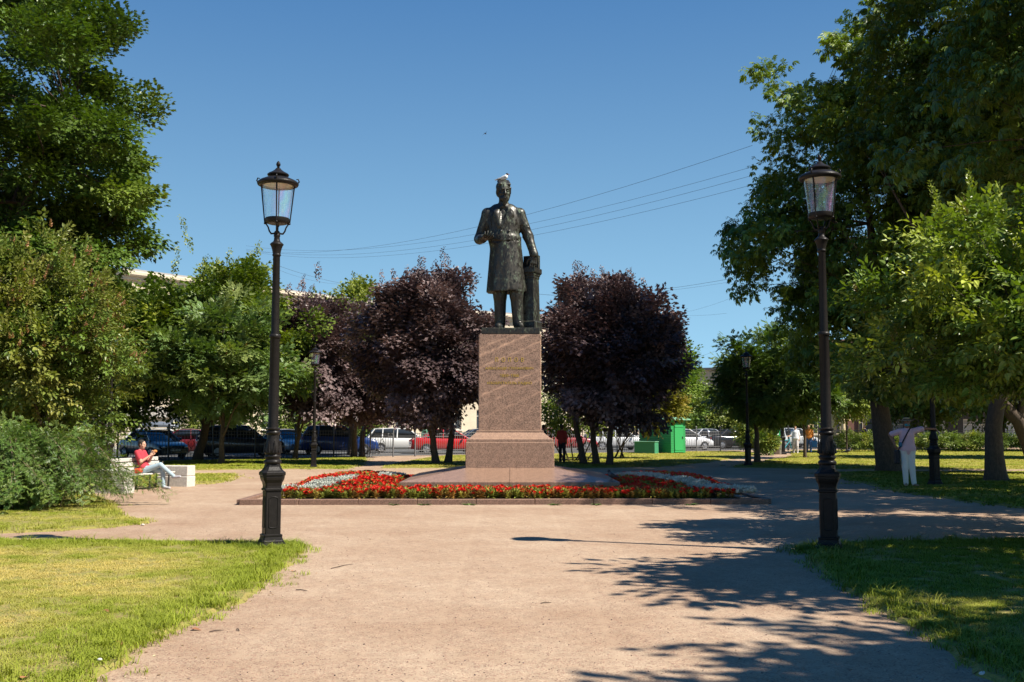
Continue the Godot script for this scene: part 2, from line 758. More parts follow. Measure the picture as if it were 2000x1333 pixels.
	const EDGES := [[0, 1], [2, 3], [4, 5], [6, 7], [0, 2], [1, 3], [4, 6], [5, 7], [0, 4], [1, 5], [2, 6], [3, 7]]
# ---------------------------------------------------------------- leaves and trees
# outline points of one blade in its own plane: x across, y along; folded along the midrib
func blade(g: Geo, base: Vector3, dir: Vector3, up: Vector3, length: float, shape: Array, fold: float, droop: float, tint: float) -> void:
	dir = dir.normalized()
	var side := dir.cross(up).normalized()
	var nn := side.cross(dir).normalized()
	g.col = Color(tint, tint, tint)
	var pts := []
	for s in [-1.0, 1.0]:
		var q := g.v.size()
		var n2: Vector3 = (nn - side * s * fold).normalized()
		var row := []
		for p in shape:
			var w: float = p[0] * length
			var y: float = p[1] * length
			row.append(base + dir * y + side * s * w * cos(fold) + nn * (w * fold * 0.6 - droop * y * y / length))
		var mid := []
		for p in shape:
			mid.append(base + dir * float(p[1]) * length - nn * droop * float(p[1]) * float(p[1]) * length)
		for i in shape.size():
			g.vert(mid[i], n2)
			g.vert(row[i], n2)
		for i in shape.size() - 1:
			if shape[i][0] > 0.0 or shape[i + 1][0] > 0.0:
				g.tri(q + i * 2, q + i * 2 + 1, q + i * 2 + 3)
				g.tri(q + i * 2, q + i * 2 + 3, q + i * 2 + 2)

const OVAL := [[0.0, 0.0], [0.22, 0.25], [0.26, 0.5], [0.14, 0.8], [0.0, 1.0]]
const HEART := [[0.0, 0.0], [0.3, 0.1], [0.36, 0.32], [0.24, 0.62], [0.07, 0.86], [0.0, 1.0]]
const MAPLE := [[0.0, 0.0], [0.26, 0.02], [0.22, 0.16], [0.52, 0.3], [0.5, 0.5], [0.26, 0.46], [0.28, 0.74], [0.1, 0.72], [0.0, 1.0]]
const LONG := [[0.0, 0.0], [0.1, 0.3], [0.17, 0.62], [0.1, 0.88], [0.0, 1.0]]

# sprig: grows along +y, blades face +z
func sprig(kind: String, seed_: int) -> ArrayMesh:
	var r := RandomNumberGenerator.new()
	r.seed = seed_
	var g := Geo.new()
	g.col = Color(0.55, 0.4, 0.3)
	var L := 0.5
	match kind:
		"maple":
			for i in 13:
				var t := (i + 0.5) / 13.0
				var a := r.randf_range(0, TAU)
				var o := Vector3(sin(a) * 0.16 * (1.2 - t * 0.6), t * L, cos(a) * 0.1)
				var d := Vector3(sin(a) * 0.9, 0.55 + t * 0.5, r.randf_range(-0.35, 0.1))
				var up := Vector3(r.randfn() * 0.35, r.randfn() * 0.3 - 0.1, 1)
				blade(g, o, d, up, r.randf_range(0.11, 0.16), MAPLE, r.randf_range(0.1, 0.35), r.randf_range(0.1, 0.5), r.randf_range(0.75, 1.2))
		"round":
			for i in 15:
				var t := (i + 0.5) / 15.0
				var a := r.randf_range(0, TAU)
				var o := Vector3(sin(a) * 0.1, t * L, cos(a) * 0.08)
				var d := Vector3(sin(a), 0.6 + t * 0.4, cos(a) * 0.5 - 0.2)
				var up := Vector3(r.randfn() * 0.4, r.randfn() * 0.35, 1)
				blade(g, o, d, up, r.randf_range(0.09, 0.13), HEART, r.randf_range(0.1, 0.45), r.randf_range(0.1, 0.5), r.randf_range(0.75, 1.25))
		"lilac":
			for i in 14:
				var t := (i * 0.5 + 0.5) / 7.0
				var a := (0.0 if i % 2 == 0 else PI) + (PI * 0.5 if (i / 2) % 2 == 1 else 0.0) + r.randfn() * 0.3
				var o := Vector3(sin(a) * 0.03, t * 0.36, cos(a) * 0.03)
				var d := Vector3(sin(a), 0.55 + t * 0.5, cos(a) * 0.7 - 0.1)
				var up := Vector3(r.randfn() * 0.4, r.randfn() * 0.3 + 0.2, 1)
				blade(g, o, d, up, r.randf_range(0.08, 0.115), HEART, r.randf_range(0.2, 0.55), r.randf_range(0.0, 0.5), r.randf_range(0.75, 1.25))
		"chestnut":
			for i in 4:
				var a := TAU * i / 4.0 + r.randf_range(-0.5, 0.5)
				var o := Vector3(sin(a) * 0.2, 0.12 + i * 0.12, cos(a) * 0.12)
				var ax := Vector3(sin(a), 0.5, cos(a) * 0.6).normalized()
				for k in 7:
					var b := (k - 3) * 0.62
					var sd := ax.cross(Vector3(0, 0, 1)).normalized()
					var d := ax * cos(b) + sd * sin(b) + Vector3(0, 0, -0.42)
					blade(g, o, d, Vector3(0, 0, 1) + ax * 0.3, (0.24 - absf(k - 3) * 0.03) * r.randf_range(0.85, 1.1), [[0.0, 0.0], [0.07, 0.3], [0.17, 0.68], [0.1, 0.88], [0.0, 1.0]], 0.25, r.randf_range(0.3, 0.7), r.randf_range(0.75, 1.2))
		"pinnate":
			for i in 6:
				var a := TAU * i / 6.0 * 2.4 + r.randfn() * 0.3
				var o := Vector3(0, 0.04 + i * 0.07, 0)
				var ax := Vector3(sin(a), 0.75, cos(a) * 0.6 - 0.1).normalized()
				var sd := ax.cross(Vector3(0, 0, 1)).normalized()
				var ln := r.randf_range(0.2, 0.27)
				for k in 6:
					var p := o + ax * ln * (0.3 + k * 0.13) - Vector3(0, 0, 0.25) * pow(0.3 + k * 0.13, 2.0) * ln
					for s in [-1.0, 1.0]:
						blade(g, p, sd * s + ax * 0.55 + Vector3(0, 0, -0.15), Vector3(0, 0, 1), r.randf_range(0.07, 0.09), OVAL, 0.2, 0.3, r.randf_range(0.75, 1.2))
				blade(g, o + ax * ln * 1.0 - Vector3(0, 0, 0.25) * ln, ax, Vector3(0, 0, 1), 0.08, OVAL, 0.2, 0.3, 1.0)
		"weeping":
			for i in 7:
				var t := i / 7.0
				var a := i * 2.4 + r.randfn() * 0.4
				var o := Vector3(0, t * 0.55, 0)
				var ax := Vector3(sin(a), 0.5, cos(a) * 0.8).normalized()
				var sd := ax.cross(Vector3(0, 0, 1)).normalized()
				for k in 5:
					var p := o + ax * (0.03 + k * 0.028)
					for s in [-1.0, 1.0]:
						blade(g, p, sd * s + ax * 0.4, Vector3(r.randfn() * 0.2, r.randfn() * 0.2, 1), r.randf_range(0.04, 0.055), OVAL, 0.2, 0.2, r.randf_range(0.75, 1.25))
			g.col = Color(1.0, 0.8, 0.9)
			g.tube([Vector3(0, -0.2, 0), Vector3(0, 0.3, 0.02), Vector3(0, 0.6, 0)], [0.006, 0.005, 0.003], 4, false)
		"spent":
			# dry flower heads of a lilac
			for i in 16:
				var t := i / 16.0
				var a := i * 2.4
				var d := Vector3(sin(a), 0.9, cos(a))
				blade(g, Vector3(0, t * 0.15, 0), d, Vector3(0, 0.4, 1), 0.05 * (1.1 - t * 0.7), OVAL, 0.3, 0.1, r.randf_range(0.7, 1.3))
	return g.mesh()

var leaf_mats := {}
var sprigs := {}

func leaf_mat(kind: String) -> StandardMaterial3D:
	if not leaf_mats.has(kind):
		var m := vmat(0.4)
		m.metallic_specular = 0.42
		m.backlight_enabled = true
		m.backlight = lin(0.3, 0.2, 0.17) if kind == "purple" else lin(0.5, 0.56, 0.08)
		leaf_mats[kind] = m
	return leaf_mats[kind]

func get_sprig(kind: String) -> ArrayMesh:
	if not sprigs.has(kind):
		sprigs[kind] = sprig(kind, 77 + sprigs.size())
	return sprigs[kind]

# s: at, trunk, centre, radii, limbs, clumps, per, clump_r, leaf, size, color, tip, seed, and options
func tree(called: String, label: String, category: String, s: Dictionary, group := "") -> Node3D:
	rng.seed = s.seed
	var at: Vector3 = s.at
	var o := thing(called, label, category, at, 0.0, group)
	var ctr: Vector3 = s.centre - at
	var rad: Vector3 = s.radii
	var lobes := noise(s.get("lobe_freq", 0.9), int(s.seed), FastNoiseLite.TYPE_SIMPLEX, 2)
	var lobe_amp: float = s.get("lobe", 0.28)
	var clumps := []
	var base_y: float = s.get("low", -1.0)   # lowest direction of the crown
	var flat_low: float = s.get("flat_low", 0.75)
	for i in int(s.clumps):
		var d := rv()
		if d.y < base_y:
			d.y = -d.y
		var sh := 1.0 + lobe_amp * lobes.get_noise_3d(d.x * 1.6, d.y * 1.6, d.z * 1.6) * 2.0
		var q: float = lerpf(s.get("inner", 0.45), 1.0, pow(rng.randf(), 0.55))
		var p := Vector3(d.x * rad.x, d.y * rad.y * (1.0 if d.y > 0 else flat_low), d.z * rad.z) * sh * q
		clumps.append(ctr + p)
	# wood
	var wood := Geo.new()
	var tr: float = s.trunk
	var trunks: Array = s.get("stems", [[Vector3.ZERO, Vector3(0, 0, 0)]])
	var limbs := []
	var fork: float = s.get("fork", 2.0)
	for st in trunks:
		var b: Vector3 = st[0]
		var lean: Vector3 = st[1]
		var top := Vector3(ctr.x, ctr.y, ctr.z) * Vector3(0.75, 0, 0.75) + Vector3(b.x * 0.5 + lean.x, ctr.y + rad.y * 0.35, b.z * 0.5 + lean.z)
		var pts := []
		var rs := []
		var steps := 9
		for k in steps + 1:
			var t := float(k) / steps
			var p := b.lerp(Vector3(b.x + lean.x * 0.6, fork, b.z + lean.z * 0.6), minf(1.0, t * 2.2)) if t < 0.4545 else Vector3(b.x + lean.x * 0.6, fork, b.z + lean.z * 0.6).lerp(top, (t - 0.4545) / 0.5455)
			p += Vector3(rng.randfn(), 0, rng.randfn()) * tr * 0.22 * minf(1.0, t * 4.0)
			pts.append(p)
			var r := tr * lerpf(1.0, 0.25, t)
			if k == 0:
				r = tr * 1.45
			rs.append(r)
		pts.insert(1, pts[0].lerp(pts[1], 0.35))
		rs.insert(1, tr * 1.08)
		pts[0].y -= 0.15
		wood.tube(pts, rs, 11, false)
		limbs.append([pts, rs])
	var bark: StandardMaterial3D = bark_mat if not s.has("bark") else s.bark
	put("trunk", wood, bark, o)
	var twigs := Geo.new()
	var nl: int = s.get("limbs", 7)
	var ends := []
	for i in nl:
		var L: Array = limbs[i % limbs.size()]
		var k: int = 4 + rng.randi() % (L[0].size() - 5)
		var a: Vector3 = L[0][k]
		var e: Vector3 = clumps[rng.randi() % clumps.size()]
		e = a.lerp(e, 0.8)
		var m := a.lerp(e, 0.5) + Vector3(0, (e - a).length() * 0.1, 0) + rv() * 0.15
		var r0: float = L[1][k] * 0.55
		twigs.tube([a, a.lerp(m, 0.5) + rv() * 0.05, m, m.lerp(e, 0.5) + rv() * 0.08, e], [r0, r0 * 0.8, r0 * 0.6, r0 * 0.42, r0 * 0.25], 7, false)
		ends.append([m, r0 * 0.5])
		ends.append([m.lerp(e, 0.5), r0 * 0.35])
		ends.append([e, r0 * 0.25])
	for c in clumps:
		var best: Array = ends[0]
		var bd := 1e9
		for e in ends:
			var dd: float = (e[0] - c).length_squared()
			if dd < bd:
				bd = dd
				best = e
		var a: Vector3 = best[0]
		var r0: float = maxf(0.01, minf(best[1] * 0.7, 0.05))
		var m: Vector3 = a.lerp(c, 0.5) + rv() * 0.15
		twigs.tube([a, m, c], [r0, r0 * 0.7, r0 * 0.3], 5, false)
	put("branches", twigs, bark, o)
	# leaves
	var many := Many.new()
	var cr: float = s.clump_r
	var base: Color = s.color
	var tip: Color = s.get("tip", s.color)
	var droop: float = s.get("droop", 0.0)
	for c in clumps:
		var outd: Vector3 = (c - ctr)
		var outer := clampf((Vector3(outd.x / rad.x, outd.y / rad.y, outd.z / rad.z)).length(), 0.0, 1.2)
		outd = outd.normalized()
		var rr := cr * rng.randf_range(0.7, 1.3)
		var cl := rng.randf_range(0.8, 1.2)
		var warm := rng.randf()
		for k in int(s.per * (1.0 if s.has("keep") else 0.68)):
			var d := rv()
			d = Vector3(d.x, d.y * s.get("layer", 0.55), d.z) * pow(rng.randf(), 0.4)
			var p: Vector3 = c + d * rr
			if p.y < s.get("floor", 0.3):
				continue
			var y := (d + outd * 0.8 + rv() * 0.45 + Vector3(0, 0.15 - droop, 0)).normalized()
			var up := (Vector3(0, 1.0, 0) + outd * 0.55 + rv() * 0.5).normalized()
			var sc: float = s.size * (1.0 if s.has("keep") else 1.26) * rng.randf_range(0.7, 1.2)
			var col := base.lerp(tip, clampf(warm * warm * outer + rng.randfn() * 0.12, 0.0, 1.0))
			col = col * (cl * rng.randf_range(0.85, 1.15))
			many.add(rot_to(y, up).scaled_local(Vector3.ONE * sc), p, col)
	# young shoots standing above the crown
	for i in int(s.get("shoots", 0)):
		var a := rng.randf_range(0, TAU)
		var q := sqrt(rng.randf()) * 0.75
		var sh := 1.0 + lobe_amp * lobes.get_noise_3d(cos(a) * q * 1.6, sqrt(1 - q * q) * 1.6, sin(a) * q * 1.6) * 2.0
		var p0 := ctr + Vector3(cos(a) * q * rad.x, sqrt(1.0 - q * q) * rad.y, sin(a) * q * rad.z) * sh * 0.95
		var n := 5 + rng.randi() % 5
		var lean := Vector3(rng.randfn() * 0.12, 1, rng.randfn() * 0.12)
		for k in n:
			var t := float(k) / n
			many.add(rot_to((lean + rv() * 0.5).normalized(), (Vector3(cos(k * 2.4), 0.6, sin(k * 2.4)))).scaled_local(Vector3.ONE * s.size * (0.8 - 0.35 * t)), p0 + lean * k * 0.16 * s.get("shoot_len", 1.0), base.lerp(tip, 0.55) * rng.randf_range(0.9, 1.2))
	scatter("crown", many, get_sprig(s.leaf), leaf_mat(s.get("leaf_mat", "green")), o)
	if s.has("spent"):
		var dry := Many.new()
		for i in int(s.spent):
			var c: Vector3 = clumps[rng.randi() % clumps.size()]
			var outd: Vector3 = (c - ctr).normalized()
			if outd.y < -0.2:
				continue
			var p: Vector3 = c + (outd + rv() * 0.5).normalized() * cr * rng.randf_range(0.7, 1.15)
			dry.add(rot_to((Vector3(0, 1, 0) + outd * 0.4 + rv() * 0.3).normalized(), rv()).scaled_local(Vector3.ONE * rng.randf_range(0.8, 1.5)), p, s.spent_color * rng.randf_range(0.7, 1.2))
		scatter("dry_flower_heads", dry, get_sprig("spent"), leaf_mat("spent"), o)
	return o
# ---------------------------------------------------------------- ground
var lawns := {}

func ragged(pts: Array, step: float, amp: float, seed_: int) -> PackedVector2Array:
	var out := PackedVector2Array()
	var f := noise(0.9, seed_, FastNoiseLite.TYPE_SIMPLEX, 3)
	for i in pts.size():
		var a := Vector2(pts[i][0], pts[i][1])
		var b := Vector2(pts[(i + 1) % pts.size()][0], pts[(i + 1) % pts.size()][1])
		var far := minf(-a.y, -b.y)
		var n := maxi(1, int((b - a).length() / (step * clampf(far / 8.0, 1.0, 5.0))))
		var side := (b - a).orthogonal().normalized()
		for k in n:
			var p := a.lerp(b, float(k) / n)
			out.append(p + side * f.get_noise_2d(p.x, p.y) * amp)
	return out

func sheet(poly: PackedVector2Array, y: float, slope: float) -> Geo:
	var g := Geo.new()
	var t := Geometry2D.triangulate_polygon(poly)
	for p in poly:
		g.vert(Vector3(p.x, y, p.y), Vector3.UP, p)
	for i in range(0, t.size(), 3):
		g.tri(t[i], t[i + 1], t[i + 2])
	if slope > 0.0:
		var area := 0.0
		for i in poly.size():
			area += poly[i].cross(poly[(i + 1) % poly.size()])
		var sg := 1.0 if area > 0.0 else -1.0
		for i in poly.size():
			var a := poly[i]
			var b := poly[(i + 1) % poly.size()]
			var d := (b - a).normalized()
			var o := Vector2(d.y, -d.x) * sg * slope
			g.face(Vector3(a.x, y, a.y), Vector3(b.x, y, b.y), Vector3(b.x + o.x, -0.02, b.y + o.y), Vector3(a.x + o.x, -0.02, a.y + o.y), Vector3(o.x, slope * 0.5, o.y))
	return g

func ground_and_lawns() -> void:
	# gravel: fine pinkish grit
	var w := 1024
	var f := noise(0.11, 61, FastNoiseLite.TYPE_CELLULAR, 1)
	f.cellular_return_type = FastNoiseLite.RETURN_CELL_VALUE
	var cells := grey(f, w, w)
	var fine := grey(noise(0.2, 62), w, w)
	var soft := grey(noise(0.008, 63), w, w)
	var by := PackedByteArray()
	by.resize(w * w * 3)
	var hb := PackedByteArray()
	hb.resize(w * w)
	for i in w * w:
		var c := cells[i] / 255.0
		var r := 189.0
		var g := 167.0
		var b := 141.0
		if c < 0.10:
			r = 158.0
			g = 130.0
			b = 110.0
		elif c < 0.2:
			r = 178.0
			g = 146.0
			b = 124.0
		elif c > 0.93:
			r = 205.0
			g = 184.0
			b = 158.0
		var t := 0.84 + 0.2 * fine[i] / 255.0 + 0.12 * (soft[i] / 255.0 - 0.5)
		by[i * 3] = clampi(int(r * t), 0, 255)
		by[i * 3 + 1] = clampi(int(g * t), 0, 255)
		by[i * 3 + 2] = clampi(int(b * t), 0, 255)
		hb[i] = clampi(int(fine[i] * 0.6 + (60 if c < 0.2 or c > 0.93 else 0)), 0, 255)
	var gravel := mat(1, 1, 1, 0.95)
	gravel.albedo_texture = tex(by, w, w)
	gravel.heightmap_enabled = true
	gravel.heightmap_texture = tex(hb, w, w, Image.FORMAT_L8)
	gravel.heightmap_scale = 0.7
	gravel.uv1_triplanar = true
	gravel.uv1_world_triplanar = true
	gravel.uv1_scale = Vector3.ONE / 1.3
	# broad worn and dusty patches
	var d1 := grey(noise(0.006, 64), 512, 512)
	var d2 := grey(noise(0.03, 65), 512, 512)
	var db := PackedByteArray()
	db.resize(512 * 512 * 3)
	for i in 512 * 512:
		var t := (d1[i] * 0.6 + d2[i] * 0.4) / 255.0
		db[i * 3] = int(lerpf(212, 255, t))
		db[i * 3 + 1] = int(lerpf(196, 255, t))
		db[i * 3 + 2] = int(lerpf(186, 255, t))
	gravel.detail_enabled = true
	gravel.detail_albedo = tex(db, 512, 512)
	gravel.detail_blend_mode = BaseMaterial3D.BLEND_MODE_MUL
	gravel.detail_uv_layer = BaseMaterial3D.DETAIL_UV_2
	gravel.uv2_triplanar = true
	gravel.uv2_world_triplanar = true
	gravel.uv2_scale = Vector3.ONE / 11.0
	var g := Geo.new()
	g.flat([Vector3(-420, 0, 60), Vector3(420, 0, 60), Vector3(420, 0, -620), Vector3(-420, 0, -620)], Vector3.UP)
	gravel_mat = gravel
	structure("gravel_ground", g, gravel)

	# asphalt street behind the fence, one long band
	var asphalt := mat(0.07, 0.068, 0.066, 0.9)
	var ab := grey(noise(0.2, 66), 256, 256)
	var ac := PackedByteArray()
	ac.resize(256 * 256 * 3)
	for i in 256 * 256:
		var t := int(66 + ab[i] * 0.12)
		ac[i * 3] = t
		ac[i * 3 + 1] = t
		ac[i * 3 + 2] = t - 2
	asphalt.albedo_color = Color(1, 1, 1)
	asphalt.albedo_texture = tex(ac, 256, 256)
	tri_map(asphalt, 2.0, true)
	var rd := PackedVector2Array([Vector2(-60, -19), Vector2(-16, -49), Vector2(-3, -59), Vector2(9, -66), Vector2(22, -74), Vector2(140, -120), Vector2(140, -170), Vector2(30, -190), Vector2(14, -104), Vector2(-4, -94), Vector2(-22, -79), Vector2(-70, -40)])
	structure("asphalt_road", sheet(rd, 0.006, 0.0), asphalt)
	# pavement along the street front of the long building
	var pave := mat(0.3, 0.28, 0.25, 0.9)
	var pv := PackedVector2Array([Vector2(-70, -40), Vector2(-22, -79), Vector2(-4, -94), Vector2(14, -104), Vector2(30, -190), Vector2(-120, -190)])
	structure("pavement", sheet(pv, 0.13, 0.04), pave)

	# lawns: low banks of turf with ragged edges
	var turf := mat(1, 1, 1, 0.95)
	var t1 := grey(noise(0.05, 71), 512, 512)
	var t2 := grey(noise(0.2, 72), 512, 512)
	var tb := PackedByteArray()
	tb.resize(512 * 512 * 3)
	for i in 512 * 512:
		var m := clampf((t1[i] - 90) / 90.0, 0.0, 1.0)
		var t := 0.75 + 0.5 * t2[i] / 255.0
		tb[i * 3] = clampi(int(lerpf(122, 140, m) * t), 0, 255)
		tb[i * 3 + 1] = clampi(int(lerpf(120, 124, m) * t), 0, 255)
		tb[i * 3 + 2] = clampi(int(lerpf(54, 70, m) * t), 0, 255)
	turf.albedo_texture = tex(tb, 512, 512)
	turf.heightmap_enabled = true
	turf.heightmap_texture = tex(t2, 512, 512, Image.FORMAT_L8)
	turf.heightmap_scale = 2.0
	tri_map(turf, 2.6, true)
	lawns = {
		"front_west": [[-12, -14.3], [-6.99, -14.1], [-5.5, -13.9], [-4.05, -13.75], [-3.1, -13.72], [-2.8, -13.5], [-2.62, -12.8], [-2.55, -11.5], [-2.48, -10.1], [-2.46, -9.06], [-2.56, -8.4], [-2.64, -7.8], [-2.62, -7.0], [-2.65, -6.4], [-2.7, -4], [-3, -2], [-12, -2]],
		"front_east": [[3.6, -12.5], [3.85, -13.4], [4.85, -14.0], [7, -14.1], [14, -14.3], [14, -2], [3.2, -2], [3.0, -6.4], [3.1, -7.3], [3.12, -7.85], [3.2, -8.8], [3.28, -10.06], [3.4, -11.1]],
		"under_bush": [[-16, -25], [-16, -15.2], [-7.5, -15.25], [-6.85, -15.5], [-6.2, -16.2], [-5.9, -16.9], [-6.6, -17.6], [-7.2, -18.8], [-7.9, -20.4], [-9.2, -22.8], [-10.2, -24.5]],
		"beside_bench": [[-9.3, -27.4], [-8.3, -28.6], [-8.45, -31], [-9.2, -34.2], [-11, -34.0], [-16, -33], [-16, -27]],
		"back_west": [[-34, -33], [-17.4, -35], [-15.3, -36.2], [-12.7, -36.7], [-10.2, -37.9], [-8.4, -38.4], [-6.2, -38.4], [-6.3, -43], [-7, -49], [-7.6, -53], [-15.9, -47.0], [-24, -40.6], [-36, -33]],
		"back_middle": [[-5.0, -39.5], [-2.9, -39.3], [-1.9, -40.2], [0, -39.6], [3.5, -39.4], [6.3, -41.5], [8.7, -46], [12, -53.5], [14.4, -60], [14.4, -66.6], [8, -63.2], [-3.4, -56.2], [-4.3, -51], [-4.7, -46]],
		"back_east": [[8.6, -40], [10.5, -45], [14.3, -53], [16.5, -60], [18.5, -68], [40, -74], [60, -60], [60, -38.6], [13.2, -38.1], [11, -38.9]],
		"middle_east": [[10.1, -32.5], [9.8, -28.6], [9.4, -25], [9.5, -22.5], [9.8, -19.8], [13, -18.5], [30, -18], [60, -33], [17.4, -35.4], [12.2, -35.6], [10.6, -34.8]],
	}
	var k := 0
	for key in lawns:
		k += 1
		structure("lawn", sheet(ragged(lawns[key], 0.16, 0.1, 80 + k), 0.03, 0.07), turf)

func edge_distance(p: Vector2, poly: PackedVector2Array) -> float:
	var best := 1e9
	for i in poly.size():
		var q := Geometry2D.get_closest_point_to_segment(p, poly[i], poly[(i + 1) % poly.size()])
		best = minf(best, q.distance_squared_to(p))
	return sqrt(best)

func tuft(seed_: int, blades: int, radius: float, tall: float, wide: float) -> ArrayMesh:
	var r := RandomNumberGenerator.new()
	r.seed = seed_
	var g := Geo.new()
	for i in blades:
		var a := r.randf_range(0, TAU)
		var d := sqrt(r.randf()) * radius
		var b := Vector3(cos(a) * d, 0, sin(a) * d)
		var la := r.randf_range(0, TAU)
		var lean := Vector3(cos(la), 0, sin(la)) * r.randf_range(0.3, 1.5)
		var h := tall * r.randf_range(0.55, 1.15)
		var s := Vector3(-sin(la), 0, cos(la)) * wide * r.randf_range(0.7, 1.3)
		var t := r.randf_range(0.75, 1.25)
		g.col = Color(t, t * r.randf_range(0.92, 1.05), t)
		var m := b + (Vector3.UP + lean * 0.5) * h * 0.55
		var e := b + (Vector3.UP * 0.85 + lean * 1.1) * h
		var nn := (Vector3.UP * 1.2 - lean * 0.25).normalized()
		var q := g.v.size()
		g.vert(b - s, nn)
		g.vert(b + s, nn)
		g.vert(m - s * 0.8, nn)
		g.vert(m + s * 0.8, nn)
		g.vert(e, nn)
		g.tri(q, q + 1, q + 3)
		g.tri(q, q + 3, q + 2)
		g.tri(q + 2, q + 3, q + 4)
	return g.mesh()

func grass() -> void:
	var gm := vmat(0.6)
	gm.metallic_specular = 0.3
	gm.backlight_enabled = true
	gm.backlight = lin(0.5, 0.55, 0.15)
	var near := tuft(5, 22, 0.065, 0.036, 0.0021)
	var long_ := tuft(6, 14, 0.06, 0.085, 0.0024)
	var far := tuft(7, 18, 0.16, 0.06, 0.007)
	var dry := noise(0.33, 90, FastNoiseLite.TYPE_SIMPLEX, 3)
	var fine := noise(1.7, 91, FastNoiseLite.TYPE_SIMPLEX, 2)
	rng.seed = 400
	# name: x range, z range, tufts per m2, mesh, dryness, label
	var plan := [
		["front_west", Rect2(-8, -14.6, 6, 9.4), 330.0, near, 0.95, "sunlit short grass with straw patches around the lit left lamp post"],
		["front_east", Rect2(2.9, -14.6, 5.4, 9.4), 300.0, near, 0.0, "shaded green grass around the foot of the dark right lamp post"],
		["under_bush", Rect2(-12, -24, 6.5, 9.0), 130.0, near, 0.35, "thin strip of grass along the feathery drooping bush"],
		["beside_bench", Rect2(-14, -34.5, 6, 8), 50.0, far, 0.3, "small tongue of grass beyond the white bench"],
		["back_west", Rect2(-22, -53, 16, 18), 40.0, far, 0.12, "shady grass in front of the iron fence and parked cars"],
		["back_middle", Rect2(-5.2, -66, 20, 27), 40.0, far, 0.45, "grass behind the monument around the purple maples"],
		["back_east", Rect2(8, -72, 26, 34), 34.0, far, 0.35, "striped sun and shade grass before the far shrubs"],
		["middle_east", Rect2(9, -36, 10, 18), 60.0, far, 0.15, "dark grass under the big trunks where the man leans"],
	]
	for q in plan:
		var poly := PackedVector2Array()
		for p in lawns[q[0]]:
			poly.append(Vector2(p[0], p[1]))
		var many := Many.new()
		var tall := Many.new()
		var rc: Rect2 = q[1]
		var n := int(rc.size.x * rc.size.y * float(q[2]))
		var small: bool = q[3] == near
		for i in n:
			var p := rc.position + Vector2(rng.randf() * rc.size.x, rng.randf() * rc.size.y)
			if small and q[0] != "under_bush" and absf(p.x) > -p.y * 0.5 + 0.4:
				continue
			var inside := Geometry2D.is_point_in_polygon(p, poly)
			var e := edge_distance(p, poly)
			if not inside:
				if rng.randf() > 0.55 * exp(-e / (0.07 if small else 0.14)):
					continue
			var dn := dry.get_noise_2d(p.x * 0.8, p.y * 1.6) * 0.9 + fine.get_noise_2d(p.x, p.y) * 0.35
			var s := clampf(float(q[4]) * (0.78 + dn * 1.1) * (smoothstep(0.15, 1.6, e) if inside else 0.0), 0.0, 1.0)
			if q[0] != "front_west":
				s = clampf(float(q[4]) + dn * 0.5, 0.0, 1.0)
			if fine.get_noise_2d(p.x * 0.7 + 40.0, p.y * 0.7) < -0.38 and rng.randf() < 0.8:
				continue
			var col := Color(0.28, 0.33, 0.038).lerp(Color(0.62, 0.5, 0.16), s) * rng.randf_range(0.75, 1.25)
			var b := Basis(Vector3.UP, rng.randf() * TAU)
			var edge_grow := 1.0 + 0.5 * (1.0 - smoothstep(0.0, 0.7, e))
			var sc := rng.randf_range(0.7, 1.2) * (edge_grow if small else 1.0)
			var y := 0.028 if inside else 0.0
			if small and rng.randf() < 0.12 * (1.0 - smoothstep(0.1, 0.9, e)):
				tall.add(b.scaled(Vector3.ONE * sc), Vector3(p.x, y, p.y), col)
			else:
				many.add(b.scaled(Vector3(sc, sc * (1.0 - 0.35 * s), sc)), Vector3(p.x, y, p.y), col)
		# longer grass round the lamp feet
		if q[0] == "front_west" or q[0] == "front_east":
			var c := Vector2(-3.1, -13.33) if q[0] == "front_west" else Vector2(3.96, -13.01)
			for i in 220:
				var a := rng.randf() * TAU
				var d := 0.17 + absf(rng.randfn()) * 0.12
				var p := c + Vector2(cos(a) * d * 1.2, sin(a) * d)
				tall.add(Basis(Vector3.UP, rng.randf() * TAU).scaled(Vector3.ONE * rng.randf_range(0.7, 1.5)), Vector3(p.x, 0.0, p.y), Color(0.22, 0.29, 0.034) * rng.randf_range(0.7, 1.3))
		var o := scatter("grass", many, q[3], gm)
		tag(o, q[5], "grass")
		if tall.count > 0:
			var o2 := scatter("long_grass", tall, long_, gm)
			tag(o2, "longer grass blades growing on the edge of the " + ("sunlit left lawn" if q[0] == "front_west" else "shaded right lawn" if q[0] == "front_east" else "grass strip under the bush"), "grass")

